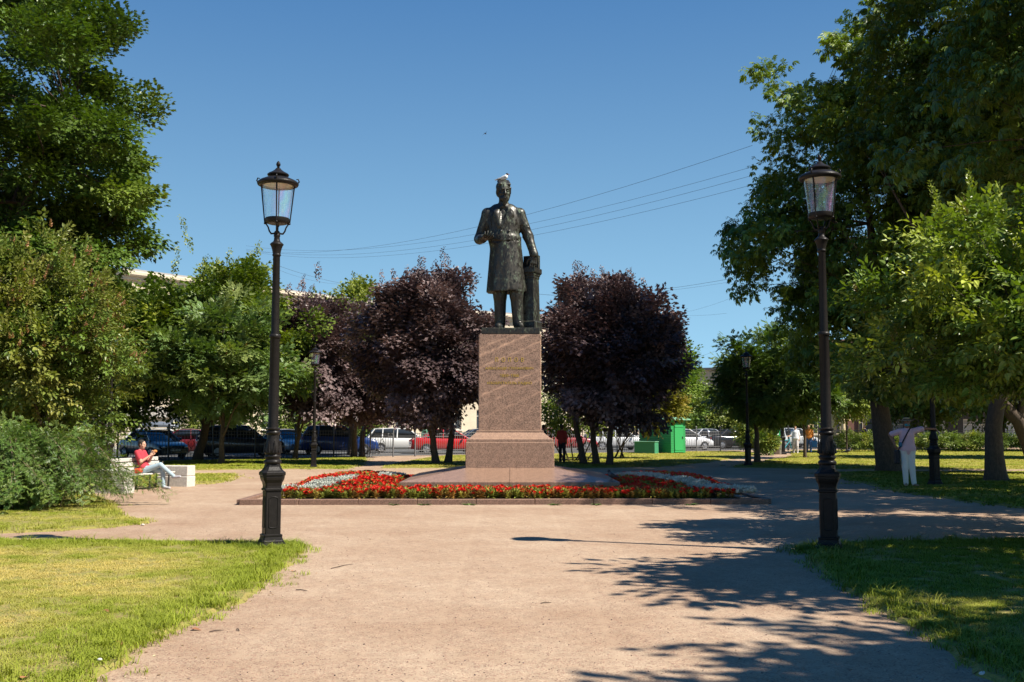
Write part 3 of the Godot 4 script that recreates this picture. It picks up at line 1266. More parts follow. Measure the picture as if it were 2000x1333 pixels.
func litter() -> void:
	# loose grit on the gravel near the camera
	var g := Geo.new()
	g.sphere(Vector3.ZERO, Vector3(1, 0.6, 0.8), 6, 4)
	var many := Many.new()
	rng.seed = 500
	for i in 5200:
		var z := -5.6 - pow(rng.randf(), 1.6) * 11.0
		var x := rng.randf_range(-0.52, 0.52) * -z
		var skip := false
		for k in ["front_west", "front_east"]:
			var poly := PackedVector2Array()
			for p in lawns[k]:
				poly.append(Vector2(p[0], p[1]))
			if Geometry2D.is_point_in_polygon(Vector2(x, z), poly):
				skip = true
		if skip:
			continue
		var s := 0.003 + 0.006 * pow(rng.randf(), 3.0)
		var t := rng.randf_range(0.7, 1.25)
		var col := Color(0.36, 0.25, 0.18) * t if rng.randf() < 0.75 else Color(0.17, 0.12, 0.1) * t
		many.add(Basis(Vector3.UP, rng.randf() * TAU).scaled(Vector3(s, s, s)), Vector3(x, s * 0.3, z), col)
	tag(scatter("gravel", many, g.mesh(), vmat(0.9)), "loose grit scattered over the pink gravel in front", "gravel")
	# clover-like weeds growing at the kerb
	var wm := Geo.new()
	rng.seed = 510
	for i in 26:
		var a := rng.randf() * TAU
		var d := Vector3(cos(a), rng.randf_range(0.3, 1.2), sin(a))
		blade(wm, Vector3(cos(a), 0, sin(a)) * 0.02, d, Vector3.UP, rng.randf_range(0.05, 0.1), OVAL, 0.3, 0.5, rng.randf_range(0.8, 1.2))
	var weed_mesh := wm.mesh()
	var where := [[-1.75, "in the middle of the left half of the front kerb"], [-0.85, "second from the left along the front kerb"], [0.85, "under the right edge of the pedestal at the kerb"], [1.7, "just left of the shade edge at the kerb"], [3.6, "in the tree shade near the right end of the kerb"], [-2.35, "farthest left at the foot of the front kerb"]]
	for q in where:
		var m := vmat(0.6)
		m.albedo_color = lin(0.12, 0.2, 0.03)
		var o := thing("weed", "green weed tuft " + q[1], "weed", Vector3(q[0], 0, -20.72), rng.randf() * 6.0, "weeds at the foot of the kerb")
		put("leaves", weed_mesh, m, o)
		o.scale = Vector3(1.6, 0.9, 1.2)
	# twigs and scraps lying on the gravel
	var tw := mat(0.08, 0.055, 0.04, 0.9)
	var tl := [[-1.9, -11.6, 0.4, 1.1, "long thin twig lying on gravel near the left lawn edge"], [-2.0, -9.9, 0.14, -0.5, "short dark twig on the gravel beside the left lawn"], [-2.25, -7.95, 0.11, 0.6, "dark twig on the gravel at the bottom left"], [-2.1, -8.0, 0.09, 2.0, "small crooked twig lying beside another near the left lawn"], [0.3, -9.2, 0.1, 0.3, "tiny twig alone on the open gravel"]]
	for q in tl:
		var t := Geo.new()
		var L: float = q[2]
		t.tube([Vector3(-L * 0.5, 0.006, 0), Vector3(-L * 0.1, 0.012, 0.02 * L), Vector3(L * 0.2, 0.008, -0.05 * L), Vector3(L * 0.5, 0.007, 0.03 * L)], [0.004, 0.005, 0.004, 0.002], 5)
		var o := put("twig", t, tw)
		o.position = Vector3(q[0], 0, q[1])
		o.rotation.y = q[3]
		tag(o, q[4], "twig", "twigs on the gravel")
	var wl := [[-2.66, -6.75, 0.017, Color(0.55, 0.53, 0.48), "white pebble lying on the grass at the bottom left"], [-5.85, -16.4, 0.03, Color(0.55, 0.5, 0.42), "pale stone on the gravel by the grass strip"], [2.95, -6.55, 0.03, Color(0.6, 0.57, 0.52), "pale stone at the edge of the shaded lawn"]]
	for q in wl:
		var t := Geo.new()
		t.sphere(Vector3(0, q[2] * 0.5, 0), Vector3(q[2], q[2] * 0.55, q[2] * 0.8), 9, 6)
		var c: Color = q[3]
		var o := put("pebble", t, mat(c.r, c.g, c.b, 0.8))
		o.position = Vector3(q[0], 0.05 if q[1] == -6.75 else 0.0, q[1])
		tag(o, q[4], "stone")
	# dry scraps blown along the lawn edges
	var scrap := Geo.new()
	blade(scrap, Vector3(0, 0.004, -0.5), Vector3(0, 0.03, 1), Vector3.UP, 1.0, HEART, 0.5, 0.15, 1.0)
	var bits := Many.new()
	for k in ["front_west", "front_east"]:
		var poly := PackedVector2Array()
		for p in lawns[k]:
			poly.append(Vector2(p[0], p[1]))
		for i in 1500:
			var p := Vector2(rng.randf_range(-4.2, -1.2) if k == "front_west" else rng.randf_range(2.0, 5.2), -5.8 - rng.randf() * 9.0)
			var e := edge_distance(p, poly)
			if rng.randf() > exp(-e / 0.22) * 0.8:
				continue
			var t := rng.randf_range(0.6, 1.3)
			bits.add(Basis(Vector3.UP, rng.randf() * TAU).scaled(Vector3.ONE * rng.randf_range(0.012, 0.034)), Vector3(p.x, 0.004 if not Geometry2D.is_point_in_polygon(p, poly) else 0.045, p.y), Color(0.28, 0.17, 0.08) * t if rng.randf() < 0.7 else Color(0.42, 0.36, 0.2) * t)
	tag(scatter("leaf_litter", bits, scrap.mesh(), vmat(0.85)), "dry leaf scraps blown along the edges of the two front lawns", "litter")
	# fallen leaves
	var lg := Geo.new()
	blade(lg, Vector3(0, 0.01, -0.04), Vector3(0, 0.05, 1), Vector3.UP, 0.085, HEART, 0.4, 0.2, 1.0)
	var lm := lg.mesh()
	var ll := [[-2.75, -7.35, "curled brown leaf lying on the grass near the path"], [-3.35, -8.6, "dry orange leaf on the left lawn"], [-2.95, -6.35, "orange leaf on the grass at the lower left edge"], [-2.42, -8.0, "brown leaf on the gravel at the left lawn edge"], [-2.35, -11.2, "dry leaf at the lawn edge below the left lamp post"]]
	for q in ll:
		var o := put("fallen_leaf", lm, mat(0.3, 0.12, 0.05, 0.8))
		o.position = Vector3(q[0], 0.035 if q[0] < -2.5 else 0.0, q[1])
		o.rotation.y = rng.randf() * 6.0
		tag(o, q[2], "leaf", "fallen leaves")
# ---------------------------------------------------------------- buildings and fences
# a wall in its own axes: x along, y up, z out of the wall; openings cut as a grid, windows set back in them
func facade(o: Node3D, m: Material, x0: float, x1: float, height: float, bays: int, rows: Array, win_w: float, pane_m: Material, frame_m: Material, thick := 0.6, skip := {}) -> void:
	var g := Geo.new()
	var y := 0.0
	var bay := (x1 - x0) / bays
	var win := Geo.new()
	for r in rows:
		g.box(Vector3((x0 + x1) * 0.5, (y + r[0]) * 0.5, -thick * 0.5), Vector3(x1 - x0, r[0] - y, thick))
		for b in bays + 1:
			var a := x0 if b == 0 else x0 + bay * (b - 0.5) + win_w * 0.5
			var e := x1 if b == bays else x0 + bay * (b + 0.5) - win_w * 0.5
			g.box(Vector3((a + e) * 0.5, (r[0] + r[1]) * 0.5, -thick * 0.5), Vector3(e - a, r[1] - r[0], thick))
		y = r[1]
	g.box(Vector3((x0 + x1) * 0.5, (y + height) * 0.5, -thick * 0.5), Vector3(x1 - x0, height - y, thick))
	put("wall", g, m, o)
	for r in rows:
		var h: float = r[1] - r[0]
		var fr := Geo.new()
		for s in [-1.0, 1.0]:
			fr.box(Vector3(s * (win_w * 0.5 - 0.05), 0, 0), Vector3(0.1, h, 0.12))
			fr.box(Vector3(0, s * (h * 0.5 - 0.05), 0), Vector3(win_w - 0.2, 0.1, 0.12))
		fr.box(Vector3(0, 0, 0), Vector3(0.07, h - 0.2, 0.1))
		fr.box(Vector3(0, h * 0.18, 0.002), Vector3(win_w - 0.2, 0.07, 0.1))
		fr.box(Vector3(0, -h * 0.5 - 0.05, 0.32), Vector3(win_w + 0.24, 0.12, 0.3))
		var fm := fr.mesh()
		var pn := Geo.new()
		pn.box(Vector3(0, 0, -0.02), Vector3(win_w - 0.04, h - 0.04, 0.04))
		var pm := pn.mesh()
		for b in bays:
			var wn := put("window", fm, frame_m, o)
			wn.position = Vector3(x0 + bay * (b + 0.5), (r[0] + r[1]) * 0.5, -0.3)
			put("pane", pm, pane_m, wn)

func buildings() -> void:
	var frame_w := mat(0.55, 0.52, 0.46, 0.6)
	var grey_band := mat(0.3, 0.29, 0.28, 0.8)
	var roof_m := mat(0.3, 0.29, 0.28, 0.6)
	# near wing of the long pale building, corner at (-33, -87), running back to the right
	var a := Vector3(-33, 0, -87)
	var d := Vector3(19, 0, -24)
	var yaw := atan2(-d.z, d.x)
	var L := d.length()
	var o := thing("pale_building", "long cream stone building whose corner shows above the green maple", "building", a, yaw)
	facade(o, cream, 0.0, L, 14.2, 9, [[1.3, 3.6], [5.2, 7.8], [9.0, 11.2]], 1.5, window_dark, frame_w)
	var g := Geo.new()
	g.box(Vector3(-0.3, 7.1, -8.3), Vector3(0.6, 14.2, 15.4))
	g.box(Vector3(L + 0.28, 7.1, -8.3), Vector3(0.55, 14.2, 15.4))
	g.box(Vector3(L * 0.5, 7.1, -15.7), Vector3(L, 14.2, 0.6))
	put("side_wall", g, cream, o)
	g = Geo.new()
	g.box(Vector3(L * 0.5, 14.35, -7.75), Vector3(L + 1.1, 0.3, 16.1))
	g.box(Vector3(L * 0.5, 14.72, -7.75), Vector3(L + 1.5, 0.42, 16.9), 0.1)
	put("cornice", g, cream, o)
	g = Geo.new()
	g.box(Vector3(L * 0.5, 15.05, -7.6), Vector3(L + 1.0, 0.22, 15.6))
	put("roof", g, roof_m, o)
	for k in 10:
		g = Geo.new()
		g.box(Vector3(L / 9.0 * k + (0.32 if k == 0 else -0.32 if k == 9 else 0.0), 7.6, 0.14), Vector3(0.62, 12.6, 0.26))
		put("pilaster", g, cream, o)
	# columned porch at its far end
	var p := thing("columned_porch", "square pillared porch with balustrade standing beyond the parked blue car", "porch", a + d * 0.80 + Vector3(2.2, 0, 1.8), yaw)
	for k in 4:
		g = Geo.new()
		g.box(Vector3(-4.2 + k * 2.8, 3.6, 0), Vector3(0.8, 7.2, 0.8), 0.03)
		g.box(Vector3(-4.2 + k * 2.8, 7.3, 0), Vector3(1.1, 0.22, 1.1))
		put("pillar", g, cream, p)
	g = Geo.new()
	g.box(Vector3(0, 7.9, -0.5), Vector3(10.4, 0.9, 2.6))
	g.box(Vector3(0, 8.45, -0.5), Vector3(11.2, 0.22, 3.2))
	put("entablature", g, cream, p)
	for k in 3:
		g = Geo.new()
		g.box(Vector3(-2.8 + k * 2.8, 1.85, 0.1), Vector3(1.98, 0.14, 0.24))
		g.box(Vector3(-2.8 + k * 2.8, 1.0, 0.1), Vector3(1.98, 0.12, 0.24))
		for b in 7:
			g.box(Vector3(-2.8 + k * 2.8 - 0.84 + b * 0.28, 1.42, 0.1), Vector3(0.1, 0.72, 0.1))
		put("balustrade", g, cream, p)
	# low entrance cabin with a sloping roof
	var cab := thing("entrance_cabin", "low beige cabin with sloping roof behind the car with roof box", "cabin", Vector3(-29.5, 0.13, -80.5), 0.35)
	g = Geo.new()
	g.box(Vector3(0, 1.1, 0), Vector3(5.0, 2.2, 3.0))
	put("wall", g, mat(0.5, 0.42, 0.3, 0.8), cab)
	g = Geo.new()
	g.prism(PackedVector2Array([Vector2(-3.0, 2.2), Vector2(3.4, 2.2), Vector2(2.0, 3.0), Vector2(-3.0, 3.0)]), -1.9, 1.9)
	put("roof", g, mat(0.5, 0.46, 0.4, 0.7), cab)
	# far wing, bending away
	a = Vector3(-13.6, 0, -111.6)
	d = Vector3(26, 0, -19)
	yaw = atan2(-d.z, d.x)
	L = d.length()
	o = thing("pale_building", "far wing of the cream building seen between pedestal and right purple maple", "building", a, yaw)
	facade(o, cream, 0.0, L, 14.2, 9, [[1.3, 3.6], [5.2, 7.8], [9.0, 11.2]], 1.5, window_dark, frame_w)
	g = Geo.new()
	g.box(Vector3(L + 0.28, 7.1, -8.3), Vector3(0.55, 14.2, 15.4))
	g.box(Vector3(L * 0.5, 7.1, -15.7), Vector3(L, 14.2, 0.6))
	put("side_wall", g, cream, o)
	g = Geo.new()
	g.box(Vector3(L * 0.5, 14.35, -7.75), Vector3(L + 0.8, 0.3, 16.1))
	g.box(Vector3(L * 0.5, 14.72, -7.75), Vector3(L + 1.2, 0.42, 16.9), 0.1)
	put("cornice", g, cream, o)
	g = Geo.new()
	g.box(Vector3(L * 0.5, 15.05, -7.6), Vector3(L + 0.7, 0.22, 15.6))
	put("roof", g, roof_m, o)
	# grey building in the distance
	var drab := mat(0.36, 0.33, 0.26, 0.85)
	o = thing("grey_building", "distant shaded grey-beige building between purple maple and rowan", "building", Vector3(29.5, 0, -205), -0.42)
	facade(o, drab, 0.0, 34.0, 12.8, 9, [[1.0, 3.0], [4.4, 6.4], [7.7, 9.9]], 1.7, mat(0.1, 0.14, 0.18, 0.1), frame_w)
	g = Geo.new()
	for sx in [-0.3, 34.3]:
		g = Geo.new()
		g.box(Vector3(sx, 6.4, -7), Vector3(0.6, 12.8, 14))
		put("side_wall", g, drab, o)
	g = Geo.new()
	g.box(Vector3(17, 13.0, -6.5), Vector3(36, 0.4, 15.6))
	put("cornice", g, mat(0.2, 0.18, 0.16, 0.8), o)
	for k in 10:
		g = Geo.new()
		g.box(Vector3(34.0 / 9.0 * k, 5.6, 0.12), Vector3(0.7, 11.2, 0.22))
		put("pilaster", g, drab, o)
	# yellow house across the street
	var yellow := mat(0.62, 0.48, 0.24, 0.85)
	o = thing("yellow_house", "sunlit pale yellow house seen past the right lamp post", "house", Vector3(32.2, 0, -112), 0.12)
	facade(o, yellow, 0.0, 26.0, 9.0, 10, [[0.8, 2.7], [4.3, 6.6]], 1.1, window_dark, mat(0.6, 0.55, 0.45, 0.7))
	g = Geo.new()
	for sx in [-0.3, 26.3]:
		g = Geo.new()
		g.box(Vector3(sx, 4.5, -5.6), Vector3(0.6, 9.0, 10))
		put("side_wall", g, yellow, o)
	g = Geo.new()
	g.box(Vector3(13, 9.15, -5), Vector3(27.6, 0.3, 11.6))
	put("cornice", g, yellow, o)
	g = Geo.new()
	g.prism(PackedVector2Array([Vector2(-1, 9.3), Vector2(27, 9.3), Vector2(24, 11.2), Vector2(2, 11.2)]), -10.5, 0.6)
	put("roof", g, mat(0.22, 0.12, 0.09, 0.7), o)
	for k in 6:
		g = Geo.new()
		g.lathe([[0.34, 0.0], [0.3, 0.3], [0.28, 6.8], [0.36, 7.0], [0.0, 7.0]], 12)
		var c := put("column", g, mat(0.66, 0.53, 0.3, 0.8), o)
		c.position = Vector3(2.6 * k + 1.3 + 2.6, 0, 0.45)
	g = Geo.new()
	g.box(Vector3(0, 1.15, 0), Vector3(1.2, 2.3, 0.12))
	var door := put("door", g, mat(0.14, 0.06, 0.04, 0.6), o)
	door.position = Vector3(5.2, 0.0, 0.08)
	g = Geo.new()
	g.box(Vector3(0.4, 1.1, 0.09), Vector3(0.05, 0.16, 0.06))
	put("handle", g, mat(0.4, 0.33, 0.2, 0.4, 0.6), door)
	# dark kiosk beyond the right lawn
	o = thing("kiosk", "dark low kiosk with white framed windows behind the far shrubs", "kiosk", Vector3(34.5, 0, -80), -0.1)
	facade(o, mat(0.06, 0.06, 0.065, 0.7), -6.0, 6.0, 3.2, 4, [[0.9, 2.2]], 1.7, mat(0.4, 0.42, 0.45, 0.2), mat(0.7, 0.7, 0.68, 0.6), 0.3)
	g = Geo.new()
	g.box(Vector3(0, 3.3, -1.6), Vector3(13, 0.2, 4.2))
	put("roof", g, roof_m, o)
	g = Geo.new()
	for s in [-1.0, 1.0]:
		g.box(Vector3(s * 5.85, 1.6, -1.75), Vector3(0.3, 3.2, 2.9))
	put("side_wall", g, mat(0.06, 0.06, 0.065, 0.7), o)

func fences() -> void:
	var black := mat(0.02, 0.02, 0.022, 0.5)
	var runs := [
		[Vector3(-25.0, 0, -40.6), Vector3(-15.9, 0, -47.6), 5, 1.45],
		[Vector3(-15.9, 0, -47.6), Vector3(-7.4, 0, -53.7), 5, 1.45],
		[Vector3(-7.4, 0, -53.7), Vector3(-6.3, 0, -54.5), 1, 1.3],
		[Vector3(-5.2, 0, -55.2), Vector3(-3.4, 0, -57.0), 1, 1.3],
		[Vector3(-3.4, 0, -57.0), Vector3(8.4, 0, -64.2), 6, 1.35],
		[Vector3(8.4, 0, -64.2), Vector3(15.4, 0, -68.4), 4, 1.35],
		[Vector3(18.8, 0, -69.9), Vector3(40.0, 0, -79.0), 9, 1.4],
	]
	var n := 0
	var steel := mat(0.16, 0.16, 0.165, 0.5, 0.2)
	for r in runs:
		for k in int(r[2]):
			var a: Vector3 = r[0].lerp(r[1], float(k) / int(r[2]))
			var b: Vector3 = r[0].lerp(r[1], float(k + 1) / int(r[2]))
			var d := b - a
			var L := d.length()
			var h: float = r[3]
			n += 1
			var m: Material = black if a.x < -8.0 or a.x > 12.0 else steel
			var o := thing("iron_fence", "iron railing section number %d from the left along the street" % n, "fence", a, atan2(-d.z, d.x), "iron fence sections along the street")
			var names := ["behind the lower left bush", "behind the bench", "before the dark sedan", "between two parked cars", "before the dark red car", "before the leaning maple trunk", "before the black car", "behind the sunlit lamp post", "before the silver car", "before the blue car"]
			if n <= names.size():
				o.set_meta("label", "black iron railing section %s, %s of the left run" % [names[n - 1], ["first", "second", "third", "fourth", "fifth", "sixth", "seventh", "eighth", "ninth", "last"][n - 1]])
			elif n == 11:
				o.set_meta("label", "open wicket of grey railings left of the park gate gap")
			elif n == 12:
				o.set_meta("label", "short grey railing section right of the park gate gap")
			else:
				var ord := ["first", "second", "third", "fourth", "fifth", "sixth", "seventh", "eighth", "ninth", "tenth"]
				if n <= 18:
					o.set_meta("label", "grey railing section before the red car and behind the pedestal, %s from the gate" % ord[n - 13])
				elif n <= 22:
					o.set_meta("label", "railing section behind the green shed, %s to the right of the purple maple" % ord[n - 19])
				else:
					o.set_meta("label", "black railing section behind the far right shrubs, %s from the right gate" % ord[n - 23])
			var g := Geo.new()
			g.box(Vector3(0, (h + 0.18) * 0.5, 0), Vector3(0.07, h + 0.18, 0.07), 0.01)
			g.sphere(Vector3(0, h + 0.22, 0), Vector3(0.055, 0.06, 0.055), 8, 5)
			put("post", g, m, o)
			for y in [0.18, 0.32, h - 0.08, h - 0.24]:
				g = Geo.new()
				g.box(Vector3(L * 0.5, y, 0), Vector3(L - 0.075, 0.035, 0.03))
				put("rail", g, m, o)
			g = Geo.new()
			var nb := int(L / 0.14)
			for i in range(1, nb):
				g.box(Vector3(L * i / nb, h * 0.5 + 0.02, 0.0), Vector3(0.018, h - 0.1, 0.018))
			put("bars", g, m, o).set_meta("kind", "stuff")
			g = Geo.new()
			for q in [[0, 1], [1, 2], [2, 3], [3, 0]]:
				var pt := [Vector3(L * 0.5 - 0.16, h * 0.55, 0.03), Vector3(L * 0.5, h * 0.55 + 0.24, 0.03), Vector3(L * 0.5 + 0.16, h * 0.55, 0.03), Vector3(L * 0.5, h * 0.55 - 0.24, 0.03)]
				g.tube([pt[q[0]], pt[q[1]]], [0.014, 0.014], 5)
			put("diamond_ornament", g, m, o)
			if n == 10 or n == 11 or n == 12 or n == 22 or n == 31:
				g = Geo.new()
				g.box(Vector3(L, (h + 0.18) * 0.5, 0), Vector3(0.07, h + 0.18, 0.07), 0.01)
				if n != 10:
					put("post", g, m, o)

# ---------------------------------------------------------------- monument
func head(b: Body, c: Vector3, f: Basis, s: float, skin: int, hair: int, beard: int, bald := false) -> void:
	# c: centre of the skull; f: x to the head's left, y up, z ahead
	var at := func(x: float, y: float, z: float) -> Vector3: return c + f * (Vector3(x, y, z) * s)
	b.ball(at.call(0, 0.03, -0.012), Vector3(0.074, 0.088, 0.092) * s, 0.01 * s, skin, f)
	b.ball(at.call(0, -0.035, 0.025), Vector3(0.06, 0.075, 0.066) * s, 0.02 * s, skin, f)
	b.ball(at.call(0, -0.088, 0.05), Vector3(0.032, 0.024, 0.03) * s, 0.025 * s, skin, f)
	b.limb(at.call(-0.03, 0.022, 0.083), at.call(0.03, 0.022, 0.083), 0.012 * s, 0.012 * s, 0.012 * s, skin)
	for e in [-1.0, 1.0]:
		b.hollow(at.call(e * 0.03, 0.0, 0.094), Vector3(0.02, 0.013, 0.016) * s, 0.008 * s, f)
		b.ball(at.call(e * 0.03, 0.0, 0.076), Vector3(0.0135, 0.0115, 0.0115) * s, 0.003 * s, skin, f)
		b.ball(at.call(e * 0.042, -0.03, 0.06), Vector3(0.02, 0.018, 0.018) * s, 0.015 * s, skin, f)
		b.ball(at.call(e * 0.076, -0.005, -0.005), Vector3(0.012, 0.031, 0.02) * s, 0.006 * s, skin, f)
	b.limb(at.call(0, 0.012, 0.088), at.call(0, -0.03, 0.108), 0.009 * s, 0.013 * s, 0.008 * s, skin)
	b.ball(at.call(0, -0.034, 0.1), Vector3(0.018, 0.01, 0.013) * s, 0.006 * s, skin, f)
	b.limb(at.call(-0.02, -0.062, 0.083), at.call(0.02, -0.062, 0.083), 0.007 * s, 0.007 * s, 0.006 * s, skin)
	b.limb(at.call(-0.018, -0.073, 0.081), at.call(0.018, -0.073, 0.081), 0.007 * s, 0.007 * s, 0.006 * s, skin)
	if hair >= 0 and not bald:
		b.ball(at.call(0, 0.055, -0.03), Vector3(0.083, 0.078, 0.092) * s, 0.008 * s, hair, f)
		b.ball(at.call(0, -0.005, -0.055), Vector3(0.078, 0.07, 0.06) * s, 0.012 * s, hair, f)
		for e in [-1.0, 1.0]:
			b.limb(at.call(e * 0.07, 0.04, 0.02), at.call(e * 0.072, -0.01, 0.01), 0.016 * s, 0.01 * s, 0.008 * s, hair)
	if beard >= 0:
		b.limb(at.call(0, -0.052, 0.094), at.call(0.03, -0.064, 0.08), 0.011 * s, 0.006 * s, 0.006 * s, beard)
		b.limb(at.call(0, -0.052, 0.094), at.call(-0.03, -0.064, 0.08), 0.011 * s, 0.006 * s, 0.006 * s, beard)
		b.limb(at.call(0, -0.085, 0.072), at.call(0, -0.15, 0.08), 0.036 * s, 0.017 * s, 0.012 * s, beard)
		for e in [-1.0, 1.0]:
			b.limb(at.call(e * 0.055, -0.04, 0.035), at.call(e * 0.03, -0.09, 0.06), 0.02 * s, 0.026 * s, 0.014 * s, beard)

# hand from the wrist along `dir`, back of the hand facing `back`; curl bends the fingers towards the palm
func hand(b: Body, wrist: Vector3, dir: Vector3, back: Vector3, s: float, curl: Array, right: bool, c: int) -> void:
	dir = dir.normalized()
	var side := dir.cross(back).normalized() * (1.0 if right else -1.0)   # towards the thumb
	back = side.cross(dir).normalized() * (1.0 if right else -1.0)
	var palm := -back
	b.limb(wrist - dir * 0.02 * s, wrist + dir * 0.02 * s, 0.027 * s, 0.028 * s, 0.01 * s, c)
	for k in 4:
		var o := (1.5 - k) * 0.019 * s
		b.limb(wrist + dir * 0.015 * s + side * o * 0.7, wrist + dir * 0.085 * s + side * o, 0.0155 * s, 0.0125 * s, 0.014 * s, c)
	var lens := [0.072, 0.08, 0.074, 0.058]
	for k in 4:
		var o := (1.5 - k) * 0.0205 * s
		var p := wrist + dir * (0.088 - (0.006 if k == 3 else 0.0)) * s + side * o
		var an := 0.0
		var d := dir
		for j in 3:
			an += float(curl[k]) * [0.7, 1.0, 0.7][j]
			d = dir * cos(an) + palm * sin(an) + side * (1.5 - k) * 0.05
			var l: float = lens[k] * [0.45, 0.32, 0.25][j] * s
			b.limb(p, p + d * l, (0.0098 - j * 0.001) * s, (0.0092 - j * 0.001) * s, 0.003 * s, c)
			p += d * l
	var tp := wrist + dir * 0.025 * s + side * 0.024 * s
	var t1 := tp + (dir * 0.6 + side * 0.75 + palm * 0.35).normalized() * 0.042 * s
	var t2 := t1 + (dir * 0.85 + side * 0.25 + palm * 0.4).normalized() * 0.032 * s
	var t3 := t2 + (dir * 0.9 - side * 0.1 + palm * float(curl[4])).normalized() * 0.026 * s
	b.limb(tp, t1, 0.016 * s, 0.0125 * s, 0.01 * s, c)
	b.limb(t1, t2, 0.0115 * s, 0.0105 * s, 0.004 * s, c)
	b.limb(t2, t3, 0.0105 * s, 0.0085 * s, 0.003 * s, c)

func monument() -> void:
	var M := Vector3(-0.05, 0, -24.65)
	# sloping granite apron
	var ap := thing("granite_platform", "low sloping grey-pink granite platform under the pedestal", "platform", M)
	var slab_m := granite.duplicate()
	slab_m.albedo_color = Color(0.95, 0.94, 0.94)
	slab_m.roughness = 0.32
	for k in 4:
		var bs := Basis(Vector3.UP, k * PI * 0.5)
		for half in 2:
			var g := Geo.new()
			g.xf = Transform3D(bs, Vector3.ZERO)
			var x0 := -2.385 if half == 0 else 0.004
			var x1 := -0.004 if half == 0 else 2.385
			var u0 := -1.0 if half == 0 else 0.004
			var u1 := -0.004 if half == 0 else 1.0
			g.face(Vector3(x0, 0.37, 2.385), Vector3(x1, 0.37, 2.385), Vector3(u1, 0.625, 1.0), Vector3(u0, 0.625, 1.0), Vector3(0, 1, 0.2))
			g.face(Vector3(x0, 0.0, 2.385), Vector3(x1, 0.0, 2.385), Vector3(x1, 0.37, 2.385), Vector3(x0, 0.37, 2.385), Vector3(0, 0, 1))
			g.face(Vector3(x1, 0.0, 2.385), Vector3(x1, 0.37, 2.385), Vector3(u1, 0.625, 1.0), Vector3(u1, 0.0, 1.0), Vector3(1, 0, 0))
			g.face(Vector3(x0, 0.0, 2.385), Vector3(x0, 0.37, 2.385), Vector3(u0, 0.625, 1.0), Vector3(u0, 0.0, 1.0), Vector3(-1, 0, 0))
			put("slab", g, slab_m, ap)
	# pedestal
	var pd := thing("granite_pedestal", "tall red-brown granite pedestal with gold lettering under the statue", "pedestal", M)
	var g := Geo.new()
	g.box(Vector3(0, 0.9, 0), Vector3(2.04, 0.62, 2.04), 0.012)
	put("base_block", g, granite, pd)
	g = Geo.new()
	g.stack([[1.0, 1.212, 0.01], [1.0, 1.275, 0.01], [0.985, 1.29, 0.01], [0.985, 1.29, 0.01], [0.93, 1.31, 0.01], [0.80, 1.42, 0.01], [0.785, 1.43, 0.01], [0.785, 1.475, 0.01], [0.745, 1.485, 0.01]])
	put("moulding", g, granite, pd)
	var shaft := granite.duplicate()
	shaft.uv1_triplanar = false
	shaft.uv1_scale = Vector3.ONE
	shaft.albedo_texture = granite_texture(512, 832, 1.0)
	g = Geo.new()
	var y0 := 1.487
	var y1 := 3.73
	var w0 := 0.735
	for k in 4:
		var bs := Basis(Vector3.UP, k * PI * 0.5)
		g.xf = Transform3D(bs, Vector3.ZERO)
		var q := g.v.size()
		var ch := 0.02
		for c in [[-1, y0, 0.0, 1.0], [1, y0, 1.0, 1.0], [1, y1, 1.0, 0.0], [-1, y1, 0.0, 0.0]]:
			g.vert(Vector3(c[0] * (w0 - ch), c[1], w0), Vector3(0, 0, 1), Vector2(c[2], c[3]))
		g.tri(q, q + 1, q + 2)
		g.tri(q, q + 2, q + 3)
		q = g.v.size()
		for c in [[w0 - ch, y0, w0], [w0, y0, w0 - ch], [w0, y1, w0 - ch], [w0 - ch, y1, w0]]:
			g.vert(Vector3(c[0], c[1], c[2]), Vector3(1, 0, 1), Vector2(0.99, (3.7 - c[1]) / 2.3))
		g.tri(q, q + 1, q + 2)
		g.tri(q, q + 2, q + 3)
	g.xf = Transform3D()
	g.flat([Vector3(-w0, y1, -w0), Vector3(w0, y1, -w0), Vector3(w0, y1, w0), Vector3(-w0, y1, w0)], Vector3.UP)
	put("shaft", g, shaft, pd)
	# gilded inscription, cut letters standing a little proud
	var gold := mat(0.6, 0.4, 0.06, 0.4, 0.3)
	var font := SystemFont.new()
	font.font_names = PackedStringArray(["Droid Sans"])
	var rows := [["П  О  П  О  В", 3.13, 0.1, 0.66], ["АЛЕКСАНДР СТЕПАНОВИЧ", 2.93, 0.07, 1.12], ["1859–1906", 2.76, 0.07, 0.44], ["ИЗОБРЕТАТЕЛЬ РАДИО", 2.585, 0.07, 1.04]]
	for r in rows:
		var t := TextMesh.new()
		t.text = r[0]
		t.font = font
		t.font_size = 64
		t.pixel_size = 0.002
		t.depth = 0.005
		t.curve_step = 2.0
		var ins := put("inscription_line", t, gold, pd)
		var bb := t.get_aabb()
		var sx: float = r[3] / bb.size.x
		var sy: float = r[2] / bb.size.y
		ins.scale = Vector3(sx, sy, 1.0)
		ins.position = Vector3(-0.01, float(r[1]), w0 + 0.004)
	# bronze statue, modelled at life size and doubled
	var st := thing("bronze_statue", "bronze statue of a bearded man in long frock coat, patches of green", "statue", M + Vector3(0.02, 3.735, 0))
	g = Geo.new()
	g.box(Vector3(-0.0, 0.08, 0), Vector3(1.38, 0.155, 1.36), 0.015)
	put("bronze_base", g, bronze, st)
	g = Geo.new()
	g.xf = Transform3D(Basis.from_scale(Vector3.ONE * 2.0), Vector3(0, 0.157, 0))
	var b := Body.new()
	b.cell = 0.0125
	# coat
	b.skirt(Vector3(-0.062, 0, 0), 0.455, 1.13, Vector2(0.243, 0.185), Vector2(0.182, 0.135), 9, 0.035, 0.02, 0, Vector3(0.01, 0, 0.01))
	b.hollow(Vector3(-0.02, 0.44, 0.02), Vector3(0.2, 0.06, 0.14), 0.02)
